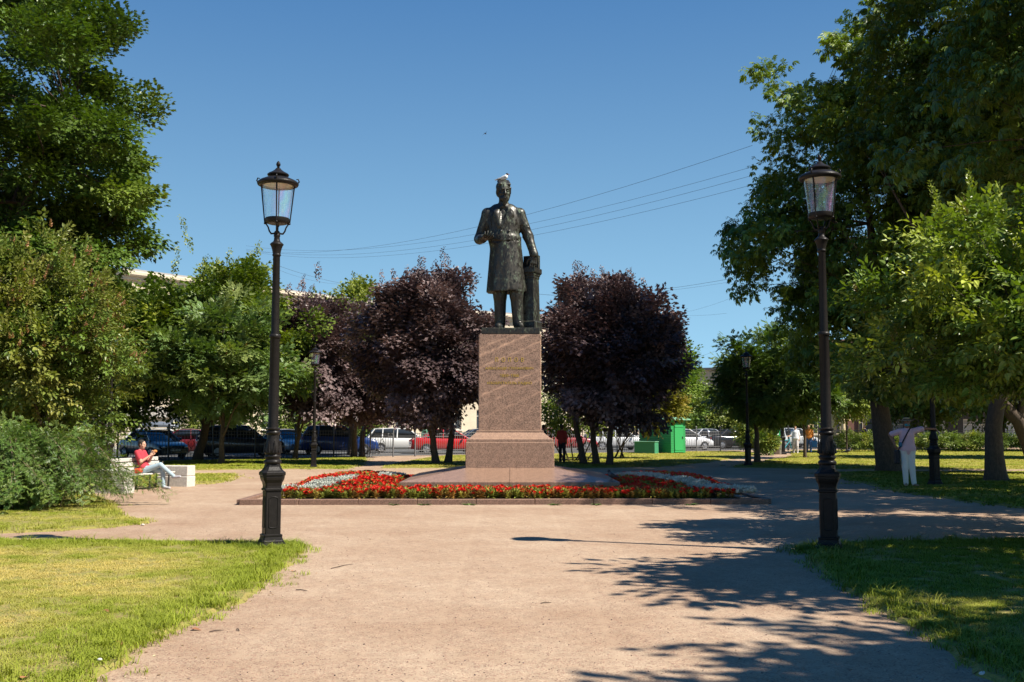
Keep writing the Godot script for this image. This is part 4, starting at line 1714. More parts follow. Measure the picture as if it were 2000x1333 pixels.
	b.ball(Vector3(-0.088, 1.3, -0.005), Vector3(0.208, 0.25, 0.14), 0.05)
	b.ball(Vector3(-0.085, 1.13, 0.0), Vector3(0.18, 0.16, 0.136), 0.05)
	b.limb(Vector3(-0.285, 1.44, -0.015), Vector3(0.105, 1.44, -0.015), 0.066, 0.066, 0.03)
	b.limb(Vector3(-0.18, 1.49, -0.015), Vector3(0.0, 1.49, -0.015), 0.055, 0.055, 0.05)
	b.limb(Vector3(-0.092, 1.46, 0), Vector3(-0.088, 1.58, 0.012), 0.06, 0.058, 0.02)
	# open neck of the coat with waistcoat and tie, lapels, front edge, waist seam, buttons
	b.groove(Vector3(-0.118, 1.27, 0.155), Vector3(-0.09, 1.47, 0.12), 0.012, 0.062, 0.006)
	b.ball(Vector3(-0.09, 1.44, 0.062), Vector3(0.02, 0.022, 0.02), 0.01)
	b.limb(Vector3(-0.13, 1.24, 0.14), Vector3(-0.185, 1.4, 0.112), 0.022, 0.036, 0.005, 0, 0.42, Vector3(-0.25, 0.12, 1))
	b.limb(Vector3(-0.11, 1.24, 0.14), Vector3(-0.0, 1.4, 0.112), 0.022, 0.038, 0.005, 0, 0.42, Vector3(0.25, 0.12, 1))
	b.limb(Vector3(-0.185, 1.42, 0.1), Vector3(-0.16, 1.52, 0.0), 0.026, 0.022, 0.008)
	b.limb(Vector3(-0.0, 1.42, 0.1), Vector3(-0.025, 1.52, 0.0), 0.026, 0.022, 0.008)
	b.groove(Vector3(-0.23, 1.4, 0.125), Vector3(-0.175, 1.405, 0.15), 0.012, 0.012)
	b.groove(Vector3(0.05, 1.4, 0.125), Vector3(-0.005, 1.405, 0.15), 0.012, 0.012)
	b.groove(Vector3(-0.142, 1.22, 0.16), Vector3(-0.235, 1.385, 0.135), 0.014, 0.014)
	b.groove(Vector3(-0.14, 1.22, 0.16), Vector3(0.055, 1.385, 0.135), 0.014, 0.014)
	b.groove(Vector3(-0.142, 1.22, 0.155), Vector3(-0.142, 0.9, 0.168), 0.016, 0.016)
	b.groove(Vector3(-0.142, 0.9, 0.168), Vector3(-0.135, 0.45, 0.2), 0.018, 0.022)
	b.groove(Vector3(-0.265, 1.085, 0.078), Vector3(-0.085, 1.06, 0.157), 0.008, 0.008)
	b.groove(Vector3(-0.085, 1.06, 0.157), Vector3(0.09, 1.085, 0.078), 0.008, 0.008)
	b.groove(Vector3(0.105, 1.44, 0.07), Vector3(0.08, 1.25, 0.1), 0.018, 0.022)
	b.groove(Vector3(-0.275, 1.44, 0.07), Vector3(-0.25, 1.25, 0.1), 0.018, 0.022)
	b.groove(Vector3(-0.02, 0.75, 0.185), Vector3(-0.005, 0.45, 0.21), 0.01, 0.03, 0.015)
	b.groove(Vector3(0.1, 0.85, 0.13), Vector3(0.13, 0.45, 0.16), 0.01, 0.025, 0.015)
	for by in [1.19, 1.13, 1.085]:
		b.ball(Vector3(-0.118, by, 0.144), Vector3(0.013, 0.013, 0.012), 0.003)
		b.ball(Vector3(-0.02, by, 0.142), Vector3(0.013, 0.013, 0.012), 0.003)
	# arms
	b.limb(Vector3(-0.288, 1.425, -0.01), Vector3(-0.385, 1.13, -0.035), 0.068, 0.06, 0.03)
	b.limb(Vector3(-0.385, 1.12, -0.035), Vector3(-0.345, 1.085, 0.19), 0.06, 0.052, 0.03)
	b.limb(Vector3(-0.348, 1.085, 0.18), Vector3(-0.338, 1.083, 0.205), 0.056, 0.056, 0.01)
	b.limb(Vector3(0.112, 1.425, -0.01), Vector3(0.215, 1.15, -0.02), 0.068, 0.06, 0.03)
	b.limb(Vector3(0.215, 1.15, -0.02), Vector3(0.278, 0.93, 0.045), 0.06, 0.05, 0.03)
	b.limb(Vector3(0.275, 0.94, 0.043), Vector3(0.283, 0.915, 0.05), 0.054, 0.054, 0.01)
	for q in [[0.3, -0.02], [0.55, 0.02], [0.75, -0.01]]:
		var p: Vector3 = Vector3(0.11, 1.41, 0.0).lerp(Vector3(0.215, 1.15, -0.02), q[0])
		b.limb(p + Vector3(-0.05, 0.03, 0.045), p + Vector3(0.05, -0.03 + q[1], 0.045), 0.012, 0.012, 0.012)
	# legs
	b.limb(Vector3(-0.135, 0.62, -0.01), Vector3(-0.13, 0.42, 0.0), 0.092, 0.078, 0.03)
	b.limb(Vector3(-0.13, 0.42, 0.0), Vector3(-0.128, 0.08, -0.02), 0.078, 0.064, 0.03)
	b.limb(Vector3(0.045, 0.62, 0.02), Vector3(0.068, 0.42, 0.06), 0.092, 0.078, 0.03)
	b.limb(Vector3(0.068, 0.42, 0.06), Vector3(0.09, 0.08, 0.05), 0.078, 0.066, 0.03)
	for q in [[Vector3(-0.13, 0.045, -0.04), Vector3(-0.15, 0.036, 0.13)], [Vector3(0.09, 0.045, 0.03), Vector3(0.118, 0.036, 0.215)]]:
		b.limb(q[0], q[1], 0.05, 0.04, 0.02)
		b.limb(q[0] + Vector3(0, -0.03, 0), q[1] + Vector3(0, -0.024, 0.01), 0.03, 0.026, 0.01)
	b.build(g)
	var hb := Body.new()
	hb.cell = 0.0055
	var turn := Basis(Vector3.UP, 0.2) * Basis(Vector3.RIGHT, 0.1)
	head(hb, Vector3(-0.088, 1.7, 0.02), turn, 1.08, 0, 0, 0)
	for k in 7:
		var an := -0.9 + k * 0.3
		hb.limb(Vector3(-0.088, 1.7, 0.02) + turn * Vector3(sin(an) * 0.075, 0.085, 0.05), Vector3(-0.088, 1.7, 0.02) + turn * Vector3(sin(an) * 0.068, 0.118 + cos(an) * 0.014, -0.03), 0.02, 0.024, 0.005)
	hb.limb(Vector3(-0.09, 1.5, 0.0), Vector3(-0.088, 1.62, 0.01), 0.058, 0.056, 0.02)
	hb.build(g)
	var ha := Body.new()
	ha.cell = 0.0055
	hand(ha, Vector3(-0.335, 1.082, 0.215), Vector3(0.42, 0.0, 0.9), Vector3(-0.3, -0.9, 0.1), 1.2, [0.5, 0.65, 0.85, 0.95, 0.2], true, 0)
	ha.build(g)
	ha = Body.new()
	ha.cell = 0.0055
	hand(ha, Vector3(0.285, 0.9, 0.055), Vector3(-0.12, -1, 0.12), Vector3(0.25, 0.1, 0.95), 1.1, [0.25, 0.3, 0.35, 0.4, 0.3], true, 0)
	ha.build(g)
	put("figure", g, bronze, st)
	# pillar with a standing book, to the figure's left
	var turnb := Basis(Vector3.UP, deg_to_rad(-24.0))
	g = Geo.new()
	g.xf = Transform3D(turnb, Vector3(0.455, 0.157, -0.12))
	g.stack([[0.235, 0.0, 0.005], [0.235, 0.2, 0.005], [0.205, 0.225, 0.005], [0.2, 0.24, 0.005], [0.178, 1.26, 0.005], [0.19, 1.28, 0.005], [0.19, 1.32, 0.005], [0.205, 1.35, 0.005], [0.205, 1.37, 0.005], [0.235, 1.41, 0.005], [0.235, 1.52, 0.005]])
	put("bronze_pillar", g, bronze, st)
	g = Geo.new()
	g.xf = Transform3D(turnb, Vector3(0.455, 0.157, -0.12))
	g.box(Vector3(0.02, 1.69, -0.1), Vector3(0.4, 0.33, 0.12), 0.01)
	g.box(Vector3(0.02, 1.535, 0.02), Vector3(0.34, 0.03, 0.3), 0.005)
	put("bronze_box", g, bronze, st)
	# gull on the head
	var gc := [Color(0.75, 0.75, 0.73), Color(0.3, 0.32, 0.34), Color(0.02, 0.015, 0.015), Color(0.4, 0.05, 0.03), Color(0.33, 0.27, 0.2)]
	bird("gull", "white gull with dark head standing on the statue's head", M + Vector3(-0.155, 7.525, 0.05), PI * 0.5, 1.0, gc)

func bird(called: String, label: String, at: Vector3, turn: float, s: float, gc: Array) -> void:
	# faces +z before turning; colours: breast, back, head, legs, wing tip
	var b := Body.new()
	b.cell = 0.007
	b.cols = gc
	b.ball(Vector3(0, 0.11, 0), Vector3(0.05, 0.05, 0.095), 0.02, 0, Basis(Vector3.RIGHT, -0.35))
	b.ball(Vector3(0, 0.14, 0.055), Vector3(0.036, 0.05, 0.042), 0.03, 0)
	b.ball(Vector3(0, 0.2, 0.085), Vector3(0.03, 0.03, 0.034), 0.02, 2)
	b.limb(Vector3(0, 0.195, 0.11), Vector3(0, 0.185, 0.15), 0.009, 0.004, 0.004, 3)
	for e in [-1.0, 1.0]:
		b.limb(Vector3(e * 0.042, 0.13, 0.04), Vector3(e * 0.03, 0.08, -0.13), 0.03, 0.016, 0.01, 1, 0.55, Vector3(1, 0, 0))
		b.limb(Vector3(e * 0.02, 0.07, 0.0), Vector3(e * 0.02, 0.005, 0.01), 0.007, 0.006, 0.004, 3)
		b.limb(Vector3(e * 0.02, 0.006, 0.0), Vector3(e * 0.022, 0.005, 0.03), 0.007, 0.005, 0.004, 3)
	b.limb(Vector3(0, 0.085, -0.09), Vector3(0, 0.055, -0.2), 0.03, 0.022, 0.02, 4, 0.4, Vector3(0, 1, 0.2))
	var g := Geo.new()
	b.build(g)
	var o := put(called, g, vmat(0.7))
	o.position = at
	o.rotation.y = turn
	o.scale = Vector3.ONE * s
	tag(o, label, "bird")

func flower_bed() -> void:
	var kerb := thing("granite_kerb", "low granite kerb around the red flower bed", "kerb", Vector3(-0.05, 0, 0))
	var line := [Vector2(-5.42, -20.76), Vector2(5.25, -20.98), Vector2(5.25, -24.9), Vector2(4.2, -26.9), Vector2(2.6, -28.3), Vector2(-2.6, -28.3), Vector2(-4.2, -26.9), Vector2(-5.45, -24.9)]
	var km := granite.duplicate()
	km.albedo_color = Color(0.85, 0.82, 0.82)
	km.roughness = 0.7
	var soil_poly := PackedVector2Array()
	rng.seed = 600
	for i in line.size():
		var a: Vector2 = line[i]
		var b: Vector2 = line[(i + 1) % line.size()]
		var L := (b - a).length()
		var n := maxi(1, int(L / 1.15))
		var d := (b - a) / L
		for k in n:
			var p := a + d * L * (k + 0.5) / n
			var g := Geo.new()
			g.box(Vector3.ZERO, Vector3(L / n - 0.008, 0.15, 0.14), 0.01)
			var o := put("kerb_stone", g, km, kerb)
			o.position = Vector3(p.x, 0.035 + rng.randf_range(-0.006, 0.006), p.y)
			o.rotation.y = atan2(-d.y, d.x) + rng.randf_range(-0.004, 0.004)
		soil_poly.append(a * 0.985 + Vector2(0, -24.65 * 0.015))
	put("gravel_fill", sheet(soil_poly, 0.05, 0.0), gravel_mat, kerb)
	var sp := PackedVector2Array()
	for q in [[-4.95, -21.0], [4.85, -21.0], [4.8, -22.0], [4.5, -23.6], [4.2, -25.5], [2.6, -27.1], [-2.7, -27.1], [-4.3, -25.5], [-4.6, -23.6], [-4.9, -22.0]]:
		sp.append(Vector2(q[0], q[1]))
	put("soil", sheet(sp, 0.075, 0.02), mat(0.055, 0.04, 0.028, 0.95), kerb)
	for s in [-1.0, 1.0]:
		var md := Geo.new()
		md.sphere(Vector3(-0.05 + s * 3.6, 0.04, -24.55), Vector3(1.25, 0.2, 2.7), 24, 12)
		put("soil_mound", md, mat(0.055, 0.04, 0.028, 0.95), kerb)
	# flowers
	var red := Geo.new()
	for i in 11:
		var a := i * 2.4
		var e := 0.25 + 0.9 * i / 11.0
		var d := Vector3(cos(a) * sin(e), cos(e), sin(a) * sin(e))
		blade(red, d * 0.004, (d + Vector3(0, 0.2, 0)).normalized(), Vector3(-d.x, 1, -d.z), 0.046, [[0.0, 0.0], [0.32, 0.3], [0.42, 0.65], [0.2, 0.95], [0.0, 1.0]], 0.35, 0.3, 0.8 + 0.05 * (i % 8))
	var leafy := Geo.new()
	for i in 16:
		var a := i * 2.4
		var e := 0.2 + 1.2 * i / 16.0
		blade(leafy, Vector3(0, 0.01 + 0.06 * (1.0 - i / 16.0), 0), Vector3(cos(a) * sin(e), cos(e), sin(a) * sin(e)), Vector3.UP, 0.085, OVAL, 0.35, 0.4, 0.75 + 0.07 * (i % 8))
	var silver := Geo.new()
	for i in 22:
		var a := i * 2.4
		var e := 0.15 + 1.1 * i / 22.0
		blade(silver, Vector3.ZERO, Vector3(cos(a) * sin(e), cos(e), sin(a) * sin(e)), Vector3.UP, 0.12, [[0.0, 0.0], [0.08, 0.3], [0.26, 0.42], [0.1, 0.55], [0.28, 0.7], [0.1, 0.82], [0.0, 1.0]], 0.3, 0.3, 0.8 + 0.05 * (i % 9))
	var R := Many.new()
	var G := Many.new()
	var S := Many.new()
	var blot := noise(0.9, 95, FastNoiseLite.TYPE_SIMPLEX, 2)
	for i in 15000:
		var p := Vector2(rng.randf_range(-5.4, 5.3), rng.randf_range(-28.4, -20.98))
		if not Geometry2D.is_point_in_polygon(p, soil_poly):
			continue
		var q := p - Vector2(-0.05, -24.65)
		if absf(q.x) < 2.5 and absf(q.y) < 2.5:
			continue
		# outer limit of the planting: a broad lens narrowing to the front corners
		var ax := absf(q.x)
		var lim := lerpf(3.1, 4.5, clampf((q.y + 2.5) / 1.6, 0.0, 1.0)) if q.y < -0.9 else lerpf(4.5, 5.0, clampf((q.y + 0.9) / 4.2, 0.0, 1.0))
		if q.y < -2.5 or ax > lim:
			continue
		# silver ribbon from the platform's corners to the front corners of the bed
		var ry := lerpf(-1.0, 1.5, (ax - 2.5) / 1.05) if ax < 3.55 else lerpf(1.5, 3.4, (ax - 3.55) / 1.3)
		var ribbon := absf(q.y - ry + 0.12 * sin(ax * 3.0)) < (0.5 + 0.15 * smoothstep(2.5, 4.8, ax)) and ax > 2.5 and (q.x > 0 or blot.get_noise_2d(p.x * 1.5, 3.0) > -0.25)
		var hump := 1.0 - pow((ax - 3.6) / 1.25, 2.0) - pow((q.y - 0.1) / 2.7, 2.0)
		var y := maxf(0.08, 0.05 + 0.2 * sqrt(maxf(0.0, hump)))
		var sc := rng.randf_range(0.75, 1.25)
		var b := Basis(Vector3.UP, rng.randf() * TAU)
		if ribbon:
			if rng.randf() < 0.95:
				S.add(b.scaled(Vector3(sc, sc * 1.15, sc)), Vector3(p.x, y + 0.13, p.y), Color(0.62, 0.66, 0.58) * rng.randf_range(0.75, 1.2))
			continue
		var bl := blot.get_noise_2d(p.x * 2.0, p.y * 2.0)
		if rng.randf() < 0.5:
			var gr := Color(0.3, 0.34, 0.05).lerp(Color(0.42, 0.2, 0.05), clampf(bl + 0.35, 0.0, 0.8)) * rng.randf_range(0.7, 1.3)
			G.add(b.scaled(Vector3(1.2, 1.4, 1.2) * sc), Vector3(p.x, y + 0.03 * rng.randf(), p.y), gr)
		if rng.randf() < 0.4 + 0.5 * bl + (0.22 if q.y < 2.6 else 0.0):
			var tilt := Basis(Vector3(1, 0, 0), rng.randf_range(-0.1, 0.7)) * b
			R.add(tilt.scaled(Vector3.ONE * sc * 1.25), Vector3(p.x, y + rng.randf_range(0.11, 0.2), p.y), Color(0.72, 0.016, 0.012).lerp(Color(0.8, 0.07, 0.02), rng.randf() * 0.5))
	var pm := vmat(0.5)
	pm.backlight_enabled = true
	pm.backlight = lin(0.3, 0.2, 0.15)
	tag(scatter("red_flowers", R, red.mesh(), pm), "carpet of scarlet bedding flowers around the granite platform", "flowers")
	tag(scatter("flower_leaves", G, leafy.mesh(), pm), "green and bronze leaves between the red flowers in the bed", "leaves")
	tag(scatter("silver_foliage", S, silver.mesh(), pm), "silvery white ragwort ribbons running through the red flower bed", "foliage")

# ---------------------------------------------------------------- lamps
func lamp_post() -> Node3D:
	var o := thing("street_lamp", "black cast iron lamp post in full sun at the tip of the left lawn", "street lamp", Vector3(-3.1, 0, -13.33), deg_to_rad(26.0), "old-style lamp posts of the square")
	var g := Geo.new()
	g.stack([[0.165, -0.05, 0.02], [0.165, 0.05, 0.02], [0.16, 0.07, 0.02], [0.14, 0.085, 0.02], [0.14, 0.1, 0.02], [0.128, 0.115, 0.018], [0.118, 0.155, 0.016], [0.122, 0.165, 0.016], [0.122, 0.18, 0.016], [0.102, 0.19, 0.012]])
	put("foot", g, iron, o)
	g = Geo.new()
	g.stack([[0.1, 0.18, 0.012], [0.1, 0.74, 0.012]])
	put("square_base", g, iron, o)
	for k in 4:
		g = Geo.new()
		g.xf = Transform3D(Basis(Vector3.UP, k * PI * 0.5), Vector3.ZERO)
		var pts := []
		var w := 0.055
		pts.append(Vector3(-w, 0.29, 0.101))
		for i in 9:
			var a := PI - PI * i / 8.0
			pts.append(Vector3(cos(a) * w, 0.64 + sin(a) * 0.022, 0.101))
		pts.append(Vector3(w, 0.29, 0.101))
		for i in range(1, 8):
			var a := -PI * i / 8.0
			pts.append(Vector3(cos(a) * w, 0.29 + sin(a) * 0.022, 0.101))
		pts.append(pts[0])
		var rr := []
		for i in pts.size():
			rr.append(0.0065)
		g.tube(pts, rr, 6, false)
		put("panel_frame", g, iron, o)
	g = Geo.new()
	g.stack([[0.102, 0.735, 0.014], [0.116, 0.745, 0.016], [0.116, 0.763, 0.016], [0.102, 0.775, 0.014], [0.102, 0.80, 0.014], [0.11, 0.84, 0.02], [0.13, 0.88, 0.03], [0.138, 0.912, 0.035], [0.138, 0.93, 0.035], [0.15, 0.94, 0.045], [0.15, 0.972, 0.045], [0.142, 0.982, 0.045], [0.12, 1.0, 0.04], [0.095, 1.045, 0.035], [0.088, 1.08, 0.033]])
	put("capital", g, iron, o)
	g = Geo.new()
	g.lathe([[0.09, 1.075], [0.107, 1.085], [0.116, 1.105], [0.107, 1.128], [0.09, 1.138], [0.09, 1.15], [0.104, 1.165], [0.108, 1.18], [0.096, 1.195], [0.094, 1.2]], 28)
	g.lathe([[0.094, 1.2], [0.106, 1.225], [0.111, 1.26], [0.106, 1.3], [0.096, 1.34], [0.084, 1.385], [0.078, 1.42], [0.076, 1.455]], 48, 8, 0.06)
	g.lathe([[0.076, 1.452], [0.085, 1.462], [0.094, 1.478], [0.094, 1.492], [0.08, 1.502], [0.078, 1.512], [0.09, 1.52], [0.09, 1.538], [0.066, 1.548]], 28)
	put("vase", g, iron, o)
	g = Geo.new()
	for k in 8:
		var a := TAU * k / 8.0
		for j in 3:
			var sp := (j - 1) * 0.2
			var pts := []
			for i in 5:
				var t := i / 4.0
				var r := lerpf(0.107, 0.082, t) + 0.006 + 0.012 * t * t
				pts.append(Vector3(cos(a + sp * (1.0 - t)) * r, 1.225 + 0.15 * t, sin(a + sp * (1.0 - t)) * r))
			g.tube(pts, [0.009, 0.009, 0.008, 0.007, 0.004], 5)
	put("leaf_relief", g, iron, o)
	g = Geo.new()
	g.lathe([[0.068, 1.545], [0.066, 1.56], [0.062, 2.71], [0.066, 2.718]], 64, 16, 0.11)
	put("fluted_shaft", g, iron, o)
	g = Geo.new()
	g.lathe([[0.064, 2.71], [0.072, 2.72], [0.076, 2.74], [0.07, 2.76], [0.055, 2.768]], 24)
	put("collar", g, iron, o)
	g = Geo.new()
	g.lathe([[0.054, 2.766], [0.053, 2.78], [0.045, 3.79], [0.05, 3.8]], 64, 16, 0.11)
	put("upper_shaft", g, iron, o)
	g = Geo.new()
	g.lathe([[0.048, 3.795], [0.056, 3.805], [0.056, 3.818], [0.05, 3.826], [0.052, 3.84], [0.062, 3.89], [0.078, 3.935], [0.088, 3.948], [0.088, 3.958], [0.07, 3.975], [0.05, 3.99], [0.04, 4.01], [0.036, 4.05], [0.042, 4.06], [0.042, 4.08], [0.036, 4.09], [0.04, 4.11], [0.03, 4.13], [0.0, 4.135]], 24)
	put("neck", g, iron, o)
	for k in 4:
		var a := TAU * k / 4.0 + 0.3
		g = Geo.new()
		var d := Vector3(cos(a), 0, sin(a))
		g.tube([d * 0.03 + Vector3(0, 4.1, 0), d * 0.075 + Vector3(0, 4.095, 0), d * 0.1 + Vector3(0, 4.13, 0), d * 0.115 + Vector3(0, 4.18, 0), d * 0.15 + Vector3(0, 4.235, 0)], [0.013, 0.013, 0.011, 0.01, 0.01], 7)
		g.sphere(d * 0.155 + Vector3(0, 4.232, 0), Vector3(0.02, 0.016, 0.02), 7, 5)
		put("bracket_arm", g, iron, o)
	g = Geo.new()
	g.lathe([[0.0, 4.225], [0.12, 4.228], [0.15, 4.238], [0.158, 4.25], [0.158, 4.3], [0.148, 4.305], [0.0, 4.306]], 32)
	put("lantern_ring", g, iron, o)
	g = Geo.new()
	g.lathe([[0.15, 4.3], [0.203, 4.735]], 32)
	var glass := mat(0.85, 0.92, 0.97, 0.06)
	glass.albedo_color.a = 0.05
	glass.transparency = BaseMaterial3D.TRANSPARENCY_ALPHA
	put("glass", g, glass, o)
	# rainbow sheen of the plastic: soft bands of colour
	var film := mat(1, 1, 1, 0.3)
	var im := PackedByteArray()
	im.resize(128 * 64 * 4)
	var nz := noise(0.02, 96)
	for y in 64:
		for x in 128:
			var h := fposmod(x * 0.028 + 0.35 * nz.get_noise_2d(x, y * 0.6) + y * 0.006, 1.0)
			var c := Color.from_hsv(fposmod(0.58 + 0.3 * sin(h * TAU), 1.0), 0.45, 1.0)
			var st := pow(absf(sin(x * 0.19 + nz.get_noise_2d(x * 2.0, y) * 3.0)), 2.0)
			var i := (y * 128 + x) * 4
			im[i] = int(c.r * 255)
			im[i + 1] = int(c.g * 255)
			im[i + 2] = int(c.b * 255)
			im[i + 3] = int(3 + 26 * st)
	film.albedo_texture = tex(im, 128, 64, Image.FORMAT_RGBA8)
	film.transparency = BaseMaterial3D.TRANSPARENCY_ALPHA
	g = Geo.new()
	g.lathe([[0.146, 4.305], [0.199, 4.73]], 32)
	for i in g.uv.size():
		g.uv[i] = Vector2(g.uv[i].x, (g.uv[i].y - 4.305) / 0.425)
	put("iridescent_film", g, film, o)
	for k in 4:
		var a := TAU * k / 4.0 + 0.3
		var d := Vector3(cos(a), 0, sin(a))
		g = Geo.new()
		g.tube([d * 0.162 + Vector3(0, 4.24, 0), d * 0.212 + Vector3(0, 4.72, 0), d * 0.25 + Vector3(0, 4.77, 0), d * 0.275 + Vector3(0, 4.8, 0), d * 0.262 + Vector3(0, 4.835, 0), d * 0.235 + Vector3(0, 4.83, 0)], [0.009, 0.011, 0.011, 0.01, 0.009, 0.006], 6)
		put("rib", g, iron, o)
	g = Geo.new()
	g.lathe([[0.2, 4.735], [0.235, 4.73], [0.262, 4.745], [0.272, 4.765], [0.262, 4.785], [0.235, 4.805], [0.17, 4.835], [0.12, 4.85], [0.108, 4.862], [0.112, 4.872], [0.14, 4.878], [0.142, 4.89], [0.125, 4.905], [0.085, 4.925], [0.045, 4.955], [0.03, 4.975], [0.0, 4.98]], 36)
	put("hood", g, iron, o)
	g = Geo.new()
	g.lathe([[0.0, 4.752], [0.205, 4.75], [0.205, 4.738]], 32)
	put("hood_lining", g, mat(0.6, 0.5, 0.36, 0.6), o)
	g = Geo.new()
	g.lathe([[0.02, 4.97], [0.012, 4.985], [0.024, 4.992], [0.014, 5.0], [0.028, 5.015], [0.03, 5.03], [0.02, 5.055], [0.008, 5.07], [0.0, 5.075]], 12)
	put("finial", g, iron, o)
	return o

func street_lamps() -> void:
	var l := lamp_post()
	copy(l, "dark cast iron lamp post shaded by trees at the tip of the right lawn", Vector3(3.98, 0, -13.0), deg_to_rad(-22.0))
	copy(l, "lamp post beside the leaning man in the pink shirt, lantern hidden in leaves", Vector3(11.24, 0, -27.4), deg_to_rad(18.0))
	copy(l, "lamp post standing before the far left purple maple and blue car", Vector3(-7.59, 0, -39.4), deg_to_rad(10.0), 0.93)
	copy(l, "thin black lamp post at the bend of the path right of the shed", Vector3(9.39, 0, -40.94), deg_to_rad(30.0), 0.92)
	copy(l, "distant lamp post on the path beside the green delivery box", Vector3(15.7, 0, -59.6), deg_to_rad(5.0))
	copy(l, "lamp post half hidden by the lilac on the left behind the bench", Vector3(-14.1, 0, -36.0), deg_to_rad(40.0))
func trees() -> void:
	var green := Color(0.141, 0.210, 0.032)
	var fresh := Color(0.312, 0.336, 0.045)
	var dark := Color(0.089, 0.147, 0.027)
	var purple := Color(0.095, 0.064, 0.066)
	var purple_tip := Color(0.26, 0.19, 0.18)
	tree("maple_tree", "tall green maple filling the upper left corner", "tree", {"at": Vector3(-16.2, 0, -30), "trunk": 0.42, "fork": 3.2, "centre": Vector3(-17.0, 9.0, -30), "radii": Vector3(5.7, 8.0, 5.5), "limbs": 12, "keep": 1, "clumps": 360, "per": 54, "clump_r": 0.8, "leaf": "maple", "size": 1.02, "color": Color(0.09, 0.155, 0.025), "tip": Color(0.17, 0.23, 0.034), "seed": 101, "lobe": 0.13, "layer": 0.45})
	tree("maple_tree", "sunlit green maple with upright shoots behind the left lamp post", "tree", {"at": Vector3(-14.83, 0, -48.5), "trunk": 0.24, "fork": 2.0, "stems": [[Vector3.ZERO, Vector3(0.8, 0, 0)]], "centre": Vector3(-13.8, 5.7, -48.5), "radii": Vector3(4.1, 3.5, 3.6), "limbs": 9, "clumps": 190, "per": 32, "clump_r": 0.62, "leaf": "maple", "size": 1.05, "color": green, "tip": fresh, "seed": 102, "shoots": 16, "shoot_len": 1.2})
	tree("maple_tree", "yellow-green maple crown rising behind the far left purple maple", "tree", {"at": Vector3(-9.0, 0, -57.6), "trunk": 0.2, "centre": Vector3(-9.0, 5.6, -57.6), "radii": Vector3(2.3, 3.0, 2.3), "limbs": 7, "clumps": 110, "per": 34, "clump_r": 0.75, "leaf": "maple", "size": 1.1, "color": Color(0.163, 0.224, 0.033), "tip": fresh, "seed": 103, "shoots": 16})
	tree("maple_tree", "dark green maple behind the lilac and lamp post on the left", "tree", {"at": Vector3(-21.5, 0, -43), "trunk": 0.3, "centre": Vector3(-21.5, 5.8, -43), "radii": Vector3(4.2, 4.2, 4.0), "limbs": 8, "clumps": 150, "per": 36, "clump_r": 0.95, "leaf": "maple", "size": 1.15, "color": dark, "tip": green, "seed": 104})
	tree("maple_tree", "dark green maple filling the gap between the left lilac and the rowan", "tree", {"at": Vector3(-18.3, 0, -46), "trunk": 0.16, "fork": 1.6, "centre": Vector3(-17.9, 4.5, -46), "radii": Vector3(2.7, 2.9, 2.5), "limbs": 8, "clumps": 130, "per": 34, "clump_r": 0.62, "leaf": "maple", "size": 1.0, "color": dark, "tip": green, "seed": 125, "flat_low": 0.95})
	tree("rowan_tree", "bluish green rowan with orange berry clusters left of the lamp post", "tree", {"at": Vector3(-12.2, 0, -43.2), "trunk": 0.13, "fork": 1.5, "centre": Vector3(-12.2, 4.2, -43.2), "radii": Vector3(2.9, 2.5, 2.6), "limbs": 9, "clumps": 150, "per": 26, "clump_r": 0.5, "leaf": "pinnate", "size": 0.85, "color": Color(0.148, 0.238, 0.073), "tip": Color(0.267, 0.322, 0.100), "seed": 105, "spent": 60, "spent_color": Color(0.3, 0.16, 0.04)})
	tree("purple_maple", "large dark purple maple left of the pedestal, sunlit top", "tree", {"at": Vector3(-3.18, 0, -43.2), "trunk": 0.17, "fork": 1.5, "stems": [[Vector3.ZERO, Vector3(-0.4, 0, 0)], [Vector3(0.42, 0, -1.2), Vector3(0.3, 0, 0)]], "centre": Vector3(-3.5, 4.75, -43.2), "radii": Vector3(2.5, 3.0, 2.5), "flat_low": 0.95, "limbs": 10, "clumps": 210, "per": 40, "clump_r": 0.58, "leaf": "maple", "leaf_mat": "purple", "size": 0.9, "color": purple, "tip": purple_tip, "seed": 106, "shoots": 30, "shoot_len": 0.9, "lobe": 0.16})
	tree("purple_maple", "round dark purple maple right of the pedestal", "tree", {"at": Vector3(3.97, 0, -42.0), "trunk": 0.15, "fork": 1.8, "stems": [[Vector3.ZERO, Vector3(0.1, 0, 0)], [Vector3(-0.45, 0, -0.9), Vector3(-0.3, 0, 0)], [Vector3(-0.95, 0, -1.2), Vector3(-0.5, 0, 0)]], "centre": Vector3(3.95, 4.5, -42.0), "radii": Vector3(2.5, 2.85, 2.5), "flat_low": 0.95, "limbs": 10, "clumps": 220, "per": 40, "clump_r": 0.58, "leaf": "maple", "leaf_mat": "purple", "size": 0.9, "color": purple, "tip": purple_tip, "seed": 107, "shoots": 30, "shoot_len": 0.8, "lobe": 0.16})
	tree("purple_maple", "slim purple maple just right of the left lamp post, farther back", "tree", {"at": Vector3(-10.58, 0, -50.1), "trunk": 0.13, "fork": 1.6, "stems": [[Vector3.ZERO, Vector3(0.3, 0, 0)]], "centre": Vector3(-9.8, 4.9, -50.1), "radii": Vector3(2.0, 3.1, 2.0), "limbs": 7, "clumps": 90, "per": 36, "clump_r": 0.68, "leaf": "maple", "leaf_mat": "purple", "size": 0.95, "color": purple, "tip": purple_tip, "seed": 108, "shoots": 8})
